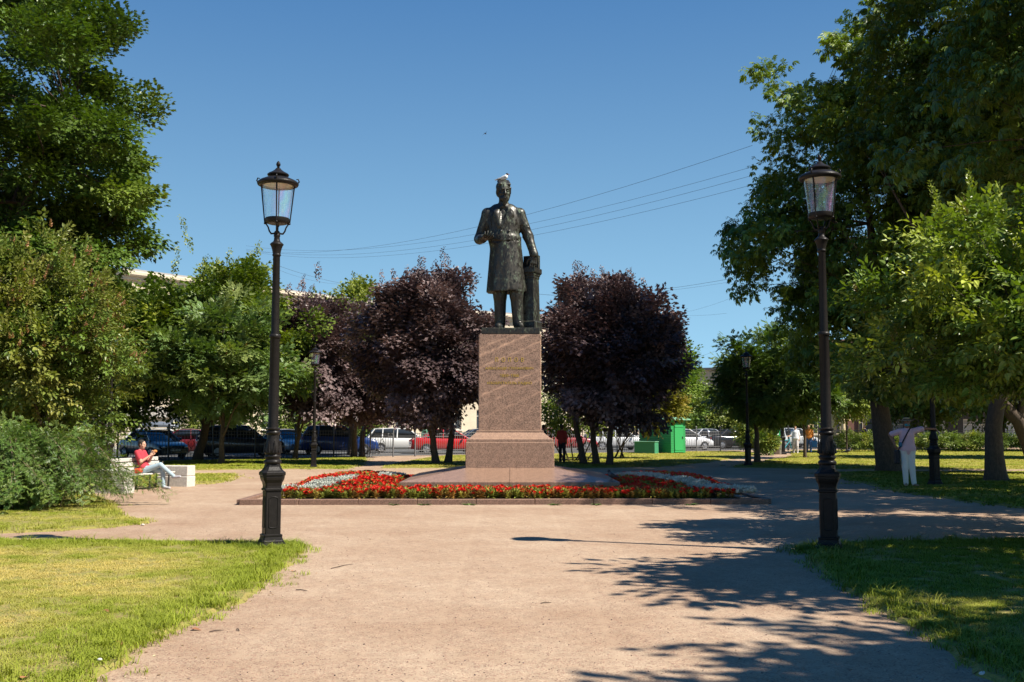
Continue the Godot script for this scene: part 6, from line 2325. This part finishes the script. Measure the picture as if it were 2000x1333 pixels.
# a standing or walking pose; stride > 0 puts the left leg forward
func standing(h: float, stride: float, arm_l: Array, arm_r: Array, lean := 0.0) -> Dictionary:
	var k := h / 1.75
	var j := {}
	j.side = Vector3(1, 0, 0)
	j.front = Vector3(0, 0, 1)
	j.pelvis = Vector3(0, 0.95, 0) * k
	j.chest = Vector3(0, 1.32, lean) * k
	j.sh_l = Vector3(0.175, 1.42, lean) * k
	j.sh_r = Vector3(-0.175, 1.42, lean) * k
	j.neck = Vector3(0, 1.52, lean + 0.01) * k
	j.head = Vector3(0, 1.635, lean + 0.03) * k
	j.face = Basis()
	j.el_l = arm_l[0] * k
	j.wr_l = arm_l[1] * k
	j.el_r = arm_r[0] * k
	j.wr_r = arm_r[1] * k
	j.hp_l = Vector3(0.09, 0.9, 0) * k
	j.hp_r = Vector3(-0.09, 0.9, 0) * k
	j.kn_l = Vector3(0.1, 0.49, stride * 0.5 + 0.02) * k
	j.kn_r = Vector3(-0.1, 0.49, -stride * 0.15 + 0.03) * k
	j.an_l = Vector3(0.1, 0.09, stride * 0.6) * k
	j.an_r = Vector3(-0.1, 0.09 + stride * 0.12, -stride * 0.7) * k
	j.to_l = j.an_l + Vector3(0.02, -0.055, 0.15)
	j.to_r = j.an_r + Vector3(-0.02, -0.055, 0.15)
	return j

func people() -> void:
	var skin := Color(0.45, 0.25, 0.16)
	# man leaning on the lamp post
	var j := standing(1.74, 0.0, [Vector3(0.43, 1.5, 0.0), Vector3(0.70, 1.49, -0.12)], [Vector3(-0.42, 1.34, -0.04), Vector3(-0.34, 1.1, 0.1)])
	j.girth = 1.2
	j.sleeve = 0.75
	j.sh_l = Vector3(0.18, 1.43, 0)
	j.an_l = Vector3(0.13, 0.09, 0.05)
	j.to_l = Vector3(0.19, 0.035, 0.19)
	j.an_r = Vector3(-0.06, 0.09, 0.02)
	j.to_r = Vector3(-0.1, 0.035, 0.17)
	j.kn_r = Vector3(-0.075, 0.49, 0.04)
	j.hd_l = [Vector3(0.9, 0.0, -0.4), Vector3(0.1, 0.8, 0.5), [0.3, 0.3, 0.35, 0.4, 0.4]]
	j.hd_r = [Vector3(0.2, -0.9, 0.4), Vector3(-0.9, -0.2, 0.1), [0.4, 0.45, 0.5, 0.5, 0.3]]
	j.face = Basis(Vector3.UP, 0.1)
	var man := person("person", "person in pink shirt and cream trousers leaning on a lamp post, hat and blue mask", Vector3(10.22, 0.03, -26.6), -0.1, j, [Color(0.3, 0.15, 0.09), Color(0.7, 0.46, 0.5), Color(0.78, 0.73, 0.66), Color(0.3, 0.2, 0.12), Color(0.12, 0.08, 0.05)], 0.013, true)
	var g := Geo.new()
	g.lathe([[0.0, 1.785], [0.06, 1.78], [0.085, 1.755], [0.092, 1.7], [0.16, 1.685], [0.165, 1.69], [0.1, 1.71]], 22)
	var hat := put("hat", g, mat(0.36, 0.25, 0.13, 0.9), man)
	hat.position = Vector3(0, 0.0, 0.015)
	g = Geo.new()
	g.lathe([[0.094, 1.705], [0.092, 1.735]], 22)
	var band := put("hat_band", g, mat(0.05, 0.03, 0.02, 0.8), hat)
	g = Geo.new()
	g.sphere(Vector3(0.0, 1.585, 0.075), Vector3(0.068, 0.05, 0.058), 14, 10)
	put("face_mask", g, mat(0.05, 0.28, 0.33, 0.8), man)
	g = Geo.new()
	g.tube([Vector3(0.09, 1.5, 0.02), Vector3(0.02, 1.44, 0.12), Vector3(-0.09, 1.26, 0.155), Vector3(-0.19, 1.05, 0.11), Vector3(-0.235, 0.92, 0.0)], [0.018, 0.018, 0.018, 0.018, 0.018], 6)
	put("bag_strap", g, mat(0.012, 0.012, 0.02, 0.7), man)
	g = Geo.new()
	g.box(Vector3(-0.25, 0.76, -0.02), Vector3(0.1, 0.36, 0.28), 0.03)
	put("shoulder_bag", g, mat(0.012, 0.012, 0.015, 0.7), man)
	g = Geo.new()
	g.box(Vector3(-0.2, 1.08, 0.13), Vector3(0.09, 0.12, 0.05), 0.02)
	put("pouch", g, mat(0.03, 0.14, 0.25, 0.7), man)
	# seated man on the bench, profile towards the path, legs crossed, eating
	j = {}
	j.side = Vector3(1, 0, 0)
	j.front = Vector3(0, 0.4, 0.9)
	j.pelvis = Vector3(0, 0.52, 0.0)
	j.chest = Vector3(0, 0.9, -0.17)
	j.sh_l = Vector3(0.17, 0.99, -0.17)
	j.sh_r = Vector3(-0.17, 0.99, -0.17)
	j.neck = Vector3(0, 1.09, -0.16)
	j.head = Vector3(0, 1.2, -0.12)
	j.face = Basis(Vector3.RIGHT, 0.15)
	j.el_l = Vector3(0.2, 0.74, -0.02)
	j.wr_l = Vector3(0.06, 0.93, 0.17)
	j.el_r = Vector3(-0.2, 0.74, -0.02)
	j.wr_r = Vector3(-0.04, 0.92, 0.17)
	j.sleeve = 0.6
	j.hp_l = Vector3(0.09, 0.52, 0.04)
	j.hp_r = Vector3(-0.09, 0.52, 0.04)
	j.kn_l = Vector3(0.08, 0.5, 0.47)
	j.an_l = Vector3(0.08, 0.09, 0.5)
	j.to_l = Vector3(0.08, 0.036, 0.68)
	j.kn_r = Vector3(-0.02, 0.66, 0.45)
	j.an_r = Vector3(0.12, 0.36, 0.76)
	j.to_r = Vector3(0.12, 0.34, 0.96)
	j.hd_l = [Vector3(-0.3, 0.7, 0.3), Vector3(0.8, 0.3, 0.3), [0.5, 0.5, 0.5, 0.5, 0.4]]
	j.hd_r = [Vector3(0.3, 0.7, 0.3), Vector3(-0.8, 0.3, 0.3), [0.5, 0.5, 0.5, 0.5, 0.4]]
	var sitter := person("person", "person in red polo shirt and pale jeans sitting cross-legged on the white bench, eating", Vector3(-9.25, 0, -26.0), PI * 0.5 - 0.2, j, [Color(0.52, 0.3, 0.2), Color(0.42, 0.035, 0.05), Color(0.32, 0.42, 0.47), Color(0.42, 0.4, 0.42), Color(0.03, 0.02, 0.015)], 0.013, true)
	g = Geo.new()
	g.sphere(Vector3.ZERO, Vector3(0.055, 0.04, 0.055), 12, 8)
	sitter.scale = Vector3.ONE * 0.93
	var bun := put("bread_roll", g, mat(0.5, 0.2, 0.05, 0.7))
	bun.position = Vector3(-9.03, 0.95, -26.02)
	tag(bun, "brown bread roll held by the person on the bench", "food")
	# walkers and others farther back
	var wj := standing(1.64, 0.16, [Vector3(0.24, 1.16, -0.03), Vector3(0.24, 0.93, 0.04)], [Vector3(-0.26, 1.16, 0.04), Vector3(-0.46, 1.1, 0.26)])
	wj.sleeve = 1.2
	wj.girth = 1.2
	person("person", "person in white shirt and pale trousers walking on the far path", Vector3(16.73, 0, -60.7), -0.15, wj, [skin, Color(0.7, 0.7, 0.74), Color(0.6, 0.54, 0.52), Color(0.6, 0.58, 0.56), Color(0.2, 0.12, 0.07)], 0.024, false)
	wj = standing(1.7, 0.2, [Vector3(0.25, 1.16, -0.03), Vector3(0.28, 0.92, 0.02)], [Vector3(-0.26, 1.16, -0.04), Vector3(-0.29, 0.92, 0.03)])
	wj.sleeve = 1.8
	wj.girth = 1.1
	person("person", "person in orange jacket and blue jeans walking on the far path", Vector3(17.9, 0, -62), -0.15, wj, [skin, Color(0.5, 0.17, 0.02), Color(0.04, 0.1, 0.24), Color(0.03, 0.03, 0.03), Color(0.05, 0.04, 0.03)], 0.024, false)
	g = Geo.new()
	g.box(Vector3(0, -0.26, 0), Vector3(0.34, 0.4, 0.16), 0.03)
	g.tube([Vector3(-0.08, -0.08, 0), Vector3(-0.06, 0.06, 0), Vector3(0.06, 0.06, 0), Vector3(0.08, -0.08, 0)], [0.012, 0.012, 0.012, 0.012], 5)
	var bag := put("carrier_bag", g, mat(0.01, 0.14, 0.42, 0.5))
	bag.position = Vector3(18.22, 0.82, -62)
	tag(bag, "blue carrier bag held by the person in the orange jacket", "bag")
	wj = standing(1.66, 0.0, [Vector3(0.24, 1.16, 0.0), Vector3(0.18, 0.98, 0.1)], [Vector3(-0.24, 1.16, 0.0), Vector3(-0.18, 0.98, 0.1)])
	wj.sleeve = 1.0
	person("person", "person in red shirt and dark trousers in the shade right of the pedestal", Vector3(2.19, 0, -45), 2.6, wj, [skin, Color(0.33, 0.03, 0.02), Color(0.015, 0.015, 0.02), Color(0.02, 0.02, 0.02), Color(0.03, 0.02, 0.015)], 0.02, false)
	wj = standing(1.66, 0.0, [Vector3(0.24, 1.16, 0.0), Vector3(0.22, 0.93, 0.06)], [Vector3(-0.24, 1.16, 0.0), Vector3(-0.22, 0.93, 0.06)])
	wj.sleeve = 1.8
	person("person", "person in dark clothes whose head shows at the pedestal's right edge", Vector3(1.42, 0, -46), 1.9, wj, [skin, Color(0.02, 0.02, 0.025), Color(0.02, 0.02, 0.03), Color(0.02, 0.02, 0.02), Color(0.02, 0.015, 0.01)], 0.02, false)
	person("person", "person in green shirt standing between the white and the red car", Vector3(-5.7, 0, -67.5), 0.3, wj, [Color(0.5, 0.3, 0.2), Color(0.06, 0.16, 0.1), Color(0.04, 0.04, 0.06), Color(0.02, 0.02, 0.02), Color(0.2, 0.18, 0.15)], 0.024, false)
	wj = standing(1.7, 0.25, [Vector3(0.24, 1.16, -0.04), Vector3(0.2, 0.95, -0.1)], [Vector3(-0.24, 1.16, 0.04), Vector3(-0.2, 0.97, 0.14)])
	wj.sleeve = 1.8
	person("person", "dark-haired person in dark coat passing behind the far shrubs", Vector3(23.7, 0, -69), -1.4, wj, [skin, Color(0.03, 0.03, 0.05), Color(0.02, 0.02, 0.025), Color(0.02, 0.02, 0.02), Color(0.015, 0.01, 0.01)], 0.024, false)
	person("person", "person in dark jacket beside the bicycle with the green box", Vector3(15.35, 0, -61.4), 0.5, wj, [skin, Color(0.03, 0.05, 0.04), Color(0.02, 0.02, 0.025), Color(0.02, 0.02, 0.02), Color(0.015, 0.01, 0.01)], 0.024, false)
	bird("pigeon", "grey pigeon sitting on the sloping platform's right end", Vector3(2.19, 0.40, -22.6), -1.0, 1.0, [Color(0.09, 0.09, 0.1), Color(0.04, 0.04, 0.05), Color(0.03, 0.035, 0.04), Color(0.2, 0.06, 0.04), Color(0.03, 0.03, 0.03)])
	bird("pigeon", "dark pigeon walking on the far sunlit lawn", Vector3(18.91, 0.05, -58), 1.2, 1.6, [Color(0.05, 0.05, 0.055), Color(0.03, 0.03, 0.035), Color(0.03, 0.03, 0.035), Color(0.2, 0.06, 0.04), Color(0.03, 0.03, 0.03)])
	g = Geo.new()
	g.sphere(Vector3.ZERO, Vector3(0.04, 0.04, 0.12), 8, 6)
	g.sphere(Vector3(0, 0.01, 0.12), Vector3(0.03, 0.03, 0.035), 7, 5)
	for s in [-1.0, 1.0]:
		g.tri3(Vector3(s * 0.03, 0.01, 0.06), Vector3(s * 0.18, 0.1, 0.03), Vector3(s * 0.03, 0.01, -0.06), Vector3.UP)
		g.tri3(Vector3(s * 0.18, 0.1, 0.03), Vector3(s * 0.34, 0.04, -0.06), Vector3(s * 0.03, 0.01, -0.06), Vector3.UP)
	g.tri3(Vector3(0, 0, -0.1), Vector3(-0.05, 0, -0.2), Vector3(0.05, 0, -0.2), Vector3.UP)
	var sw := put("swift", g, mat(0.02, 0.02, 0.022, 0.7))
	sw.position = Vector3(-1.33, 16.16, -50)
	sw.scale = Vector3.ONE * 0.6
	sw.rotation = Vector3(0.5, 0.7, 0.9)
	tag(sw, "small dark bird flying high in the blue sky", "bird")

# ---------------------------------------------------------------- other things in the park
# old white paint: chips and grey grime
func worn_paint(c: Color) -> StandardMaterial3D:
	var m := mat(1, 1, 1, 0.75)
	var a := grey(noise(0.03, 201), 256, 256)
	var b := grey(noise(0.16, 202), 256, 256)
	var by := PackedByteArray()
	by.resize(256 * 256 * 3)
	var k := c.linear_to_srgb()
	for i in 256 * 256:
		var t := 0.86 + 0.2 * (a[i] / 255.0 - 0.5) + 0.08 * (b[i] / 255.0)
		if b[i] > 178 and a[i] > 120:
			t *= 0.72
		by[i * 3] = clampi(int(k.r * 255 * t), 0, 255)
		by[i * 3 + 1] = clampi(int(k.g * 253 * t), 0, 255)
		by[i * 3 + 2] = clampi(int(k.b * 250 * t), 0, 255)
	m.albedo_texture = tex(by, 256, 256)
	m.heightmap_enabled = true
	m.heightmap_texture = tex(b, 256, 256, Image.FORMAT_L8)
	m.heightmap_scale = 0.8
	tri_map(m, 0.7)
	return m

func park_things() -> void:
	# white bench with concrete end blocks
	var white := worn_paint(Color(0.72, 0.69, 0.63))
	var turn := atan2(2.1, 0.45)
	var o := thing("bench", "white plank bench beside the lilac with a seated person", "bench", Vector3(-9.29, 0, -25.95), turn)
	o.scale = Vector3.ONE * 0.93
	var g: Geo
	for k in 4:
		g = Geo.new()
		g.box(Vector3(0, 0.42, 0.24 - k * 0.115), Vector3(2.3, 0.04, 0.1), 0.008)
		put("seat_plank", g, white, o)
	for k in 3:
		g = Geo.new()
		g.box(Vector3(0, 0.56 + k * 0.12, -0.2 - k * 0.035), Vector3(2.3, 0.1, 0.035), 0.008)
		put("back_plank", g, white, o)
	var dk := mat(0.03, 0.03, 0.03, 0.6)
	for x in [-0.95, 0.0, 0.95]:
		g = Geo.new()
		g.tube([Vector3(x, 0.0, 0.2), Vector3(x, 0.39, 0.22)], [0.03, 0.025], 7)
		g.tube([Vector3(x, 0.0, -0.2), Vector3(x, 0.4, -0.16), Vector3(x, 0.86, -0.29)], [0.03, 0.025, 0.02], 7)
		g.tube([Vector3(x, 0.385, 0.22), Vector3(x, 0.385, -0.16)], [0.022, 0.022], 6)
		put("frame", g, dk, o)
	for x in [-1.0]:
		g = Geo.new()
		var pts := []
		var rs := []
		for i in 10:
			var a := -0.9 + i * 0.42
			pts.append(Vector3(x - 0.1, 0.36 - cos(a + 0.9) * 0.16 * -1.0, 0.2 + sin(a) * 0.14))
			rs.append(0.018)
		g.tube(pts, rs, 6)
		put("armrest", g, mat(0.12, 0.1, 0.08, 0.6), o)
	for q in [[1.42, "rough white concrete block at the far end of the bench"], [-1.42, "white concrete block at the near end of the bench, half behind leaves"]]:
		var bl := thing("concrete_block", q[1], "block", o.position + Basis(Vector3.UP, turn) * Vector3(q[0], 0, 0.1), turn, "white blocks at the bench ends")
		g = Geo.new()
		g.box(Vector3(0, 0.12, 0), Vector3(0.42, 0.3, 0.88), 0.015)
		put("lower_course", g, white, bl)
		g = Geo.new()
		g.box(Vector3(0, 0.41, 0.005), Vector3(0.4, 0.27, 0.86), 0.015)
		put("upper_course", g, white, bl)
	g = Geo.new()
	g.lathe([[0.0, 0.0], [0.035, 0.0], [0.045, 0.13], [0.047, 0.14], [0.03, 0.15], [0.0, 0.15]], 14)
	g.tube([Vector3(0.01, 0.1, 0), Vector3(0.03, 0.27, 0)], [0.005, 0.005], 5)
	var cup := put("drink_cup", g, mat(0.65, 0.55, 0.42, 0.5))
	cup.position = Vector3(-9.05, 0.41, -26.6)
	tag(cup, "beige paper drink cup with white straw standing on the bench", "cup")
	g = Geo.new()
	g.box(Vector3(0, 0.07, 0), Vector3(0.2, 0.13, 0.14), 0.04)
	var rb := put("pouch_bag", g, mat(0.5, 0.05, 0.015, 0.6))
	rb.position = Vector3(-9.25, 0.41, -25.5)
	tag(rb, "small red bag on the bench beside the seated person", "bag")
	# green shed
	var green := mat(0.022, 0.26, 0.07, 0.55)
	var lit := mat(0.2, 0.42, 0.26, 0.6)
	o = thing("green_shed", "tall narrow bright green wooden shed right of the purple maple", "shed", Vector3(9.0, 0, -61.6), deg_to_rad(38.0))
	var w := 2.6
	var d := 1.25
	for side in 4:
		var bs := Basis(Vector3.UP, side * PI * 0.5)
		var sw := w if side % 2 == 1 else d
		var sd := d if side % 2 == 1 else w
		for k in 14:
			g = Geo.new()
			g.xf = Transform3D(bs, Vector3.ZERO)
			g.box(Vector3(0, 0.06 + 0.137 * (k + 0.5), sd * 0.5 - 0.012 + 0.002 * (k % 2)), Vector3(sw - 0.01, 0.128, 0.024), 0.004)
			put("plank", g, green, o)
	g = Geo.new()
	g.box(Vector3(0, 0.98, 0), Vector3(d - 0.07, 1.9, w - 0.07))
	put("core", g, mat(0.01, 0.08, 0.03, 0.9), o)
	g = Geo.new()
	g.box(Vector3(0.02, 0.95, w * 0.5 + 0.03), Vector3(0.74, 1.72, 0.04), 0.006)
	var dr := put("door", g, mat(0.03, 0.32, 0.09, 0.5), o)
	g = Geo.new()
	g.box(Vector3(0.3, 0.95, w * 0.5 + 0.065), Vector3(0.05, 0.14, 0.05), 0.01)
	put("padlock", g, mat(0.05, 0.05, 0.05, 0.4, 0.5), dr)
	for k in 2:
		g = Geo.new()
		g.box(Vector3(0.02, 0.25 + k * 1.35, w * 0.5 + 0.06), Vector3(0.7, 0.07, 0.02), 0.004)
		put("batten", g, mat(0.03, 0.32, 0.09, 0.5), dr)
	g = Geo.new()
	g.prism(PackedVector2Array([Vector2(-d * 0.5 - 0.2, 1.98), Vector2(d * 0.5 + 0.2, 1.98), Vector2(d * 0.5 + 0.2, 2.05), Vector2(0, 2.16), Vector2(-d * 0.5 - 0.2, 2.05)]), -w * 0.5 - 0.2, w * 0.5 + 0.25)
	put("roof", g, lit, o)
	o = thing("green_box", "low pale green wooden chest standing left of the shed", "chest", Vector3(7.9, 0, -60.4), deg_to_rad(-24.0))
	for side in 4:
		var bs := Basis(Vector3.UP, side * PI * 0.5)
		var sw := 1.25 if side % 2 == 0 else 0.85
		var sd := 0.85 if side % 2 == 0 else 1.25
		for k in 6:
			g = Geo.new()
			g.xf = Transform3D(bs, Vector3.ZERO)
			g.box(Vector3(0, 0.01 + 0.115 * (k + 0.5), sd * 0.5 - 0.012), Vector3(sw - 0.03, 0.107, 0.024), 0.004)
			put("plank", g, mat(0.05, 0.25, 0.12, 0.6), o)
	g = Geo.new()
	g.box(Vector3(0, 0.72, 0), Vector3(1.32, 0.04, 0.92), 0.008)
	put("lid", g, mat(0.16, 0.36, 0.22, 0.6), o)
	g = Geo.new()
	g.box(Vector3(0, 0.35, 0), Vector3(1.18, 0.66, 0.78))
	put("core", g, mat(0.02, 0.1, 0.05, 0.9), o)
	# delivery bicycle
	o = thing("bicycle", "turquoise bicycle standing behind the path lamp post", "bicycle", Vector3(16.05, 0, -60.4), 0.6)
	var teal := mat(0.01, 0.28, 0.34, 0.4)
	for x in [-0.52, 0.52]:
		g = Geo.new()
		var pts := []
		var rs := []
		for i in 25:
			pts.append(Vector3(x + cos(TAU * i / 24.0) * 0.33, 0.345 + sin(TAU * i / 24.0) * 0.33, 0))
			rs.append(0.02)
		g.tube(pts, rs, 6, false)
		var wh := put("wheel", g, mat(0.02, 0.02, 0.02, 0.8), o)
		g = Geo.new()
		for i in 10:
			g.tube([Vector3(x, 0.345, 0), Vector3(x + cos(TAU * i / 10.0) * 0.32, 0.345 + sin(TAU * i / 10.0) * 0.32, 0)], [0.004, 0.003], 4)
		put("spokes", g, mat(0.4, 0.4, 0.42, 0.4, 0.6), wh)
	g = Geo.new()
	for q in [[Vector3(-0.52, 0.345, 0), Vector3(-0.1, 0.3, 0)], [Vector3(-0.1, 0.3, 0), Vector3(-0.22, 0.85, 0)], [Vector3(-0.22, 0.78, 0), Vector3(0.38, 0.82, 0)], [Vector3(-0.1, 0.3, 0), Vector3(0.38, 0.75, 0)], [Vector3(-0.52, 0.345, 0), Vector3(-0.2, 0.75, 0)], [Vector3(0.52, 0.345, 0), Vector3(0.36, 0.95, 0)]]:
		g.tube([q[0], q[1]], [0.022, 0.022], 7)
	put("frame", g, teal, o)
	g = Geo.new()
	g.box(Vector3(-0.23, 0.9, 0), Vector3(0.24, 0.06, 0.14), 0.02)
	put("saddle", g, mat(0.02, 0.02, 0.02, 0.7), o)
	g = Geo.new()
	g.tube([Vector3(0.3, 1.02, -0.28), Vector3(0.36, 0.98, 0), Vector3(0.3, 1.02, 0.28)], [0.015, 0.015, 0.015], 6)
	put("handlebar", g, mat(0.03, 0.03, 0.03, 0.5), o)
	g = Geo.new()
	g.box(Vector3(0, 0.2, 0), Vector3(0.62, 0.44, 0.5), 0.03)
	g.box(Vector3(0, 0.425, 0), Vector3(0.66, 0.05, 0.54), 0.02)
	o = thing("delivery_box", "bright green courier box carried behind the path lamp post", "box", Vector3(15.42, 1.0, -60.6), 0.35)
	put("shell", g, mat(0.01, 0.32, 0.1, 0.5), o)
	g = Geo.new()
	g.box(Vector3(0.1, 0.16, 0.256), Vector3(0.2, 0.09, 0.012), 0.002)
	put("pale_patch", g, mat(0.6, 0.7, 0.6, 0.6), o)
	for s in [-1.0, 1.0]:
		g = Geo.new()
		g.box(Vector3(s * 0.18, -0.5, 0), Vector3(0.06, 0.98, 0.06))
		put("stand", g, mat(0.05, 0.05, 0.05, 0.6), o)
	# grey bin by the path lamp
	o = thing("litter_bin", "grey concrete litter bin at the foot of the path lamp post", "bin", Vector3(15.35, 0, -59.5))
	g = Geo.new()
	g.lathe([[0.2, 0.0], [0.22, 0.02], [0.25, 0.7], [0.27, 0.72], [0.27, 0.78], [0.2, 0.78], [0.18, 0.5], [0.0, 0.5]], 18)
	put("drum", g, mat(0.3, 0.28, 0.25, 0.9), o)

func wires() -> void:
	var m := mat(0.03, 0.035, 0.045, 0.7)
	var list := [
		[Vector3(-24.97, 18.08, -95), Vector3(9.59, 12.76, -40), 1.6, 0.014, "topmost dark wire slanting across the sky behind the statue's head"],
		[Vector3(-24.98, 18.57, -95), Vector3(9.57, 11.89, -40), 1.6, 0.012, "second wire from the top crossing behind the statue's shoulders"],
		[Vector3(-24.98, 18.23, -95), Vector3(9.56, 11.54, -40), 1.6, 0.012, "third of the four slanting wires, behind the statue's chest"],
		[Vector3(-24.97, 18.08, -95), Vector3(9.56, 11.16, -40), 1.6, 0.012, "lowest of the four slanting wires, behind the statue's elbows"],
		[Vector3(1.66, 16.1, -110), Vector3(12.71, 10.28, -60), 0.6, 0.016, "thin level wire between the statue's coat hem and the right trees"],
		[Vector3(2.77, 15.93, -110), Vector3(14.82, 11.52, -70), 0.5, 0.012, "faint wire just under the level wire above the right purple maple"],
		[Vector3(16.9, 15.42, -120), Vector3(16.9, 10.51, -80), 0.4, 0.012, "faint wire right of the purple maple, middle of three"],
		[Vector3(16.9, 14.81, -120), Vector3(17.32, 11.73, -80), 0.4, 0.012, "faint rising wire right of the purple maple"],
		[Vector3(19.24, 9.67, -120), Vector3(17.26, 8.09, -80), 0.4, 0.014, "low wire above the grey building's roof"],
		[Vector3(-18.38, 14.25, -80), Vector3(-12.7, 17.05, -112), 0.6, 0.02, "wire above the cream building's cornice"],
		[Vector3(-18.37, 13.92, -80), Vector3(-16.94, 17.45, -112), 0.5, 0.014, "second wire under the first beside the sunlit lamp post"],
	]
	for q in list:
		var g := Geo.new()
		var pts := []
		var rs := []
		for i in 25:
			var t := i / 24.0
			var p: Vector3 = q[0].lerp(q[1], t)
			p.y -= float(q[2]) * 4.0 * t * (1.0 - t)
			pts.append(p)
			rs.append(float(q[3]) * 0.55)
		g.tube(pts, rs, 5)
		tag(put("overhead_wire", g, m), q[4], "wire", "overhead wires above the square")
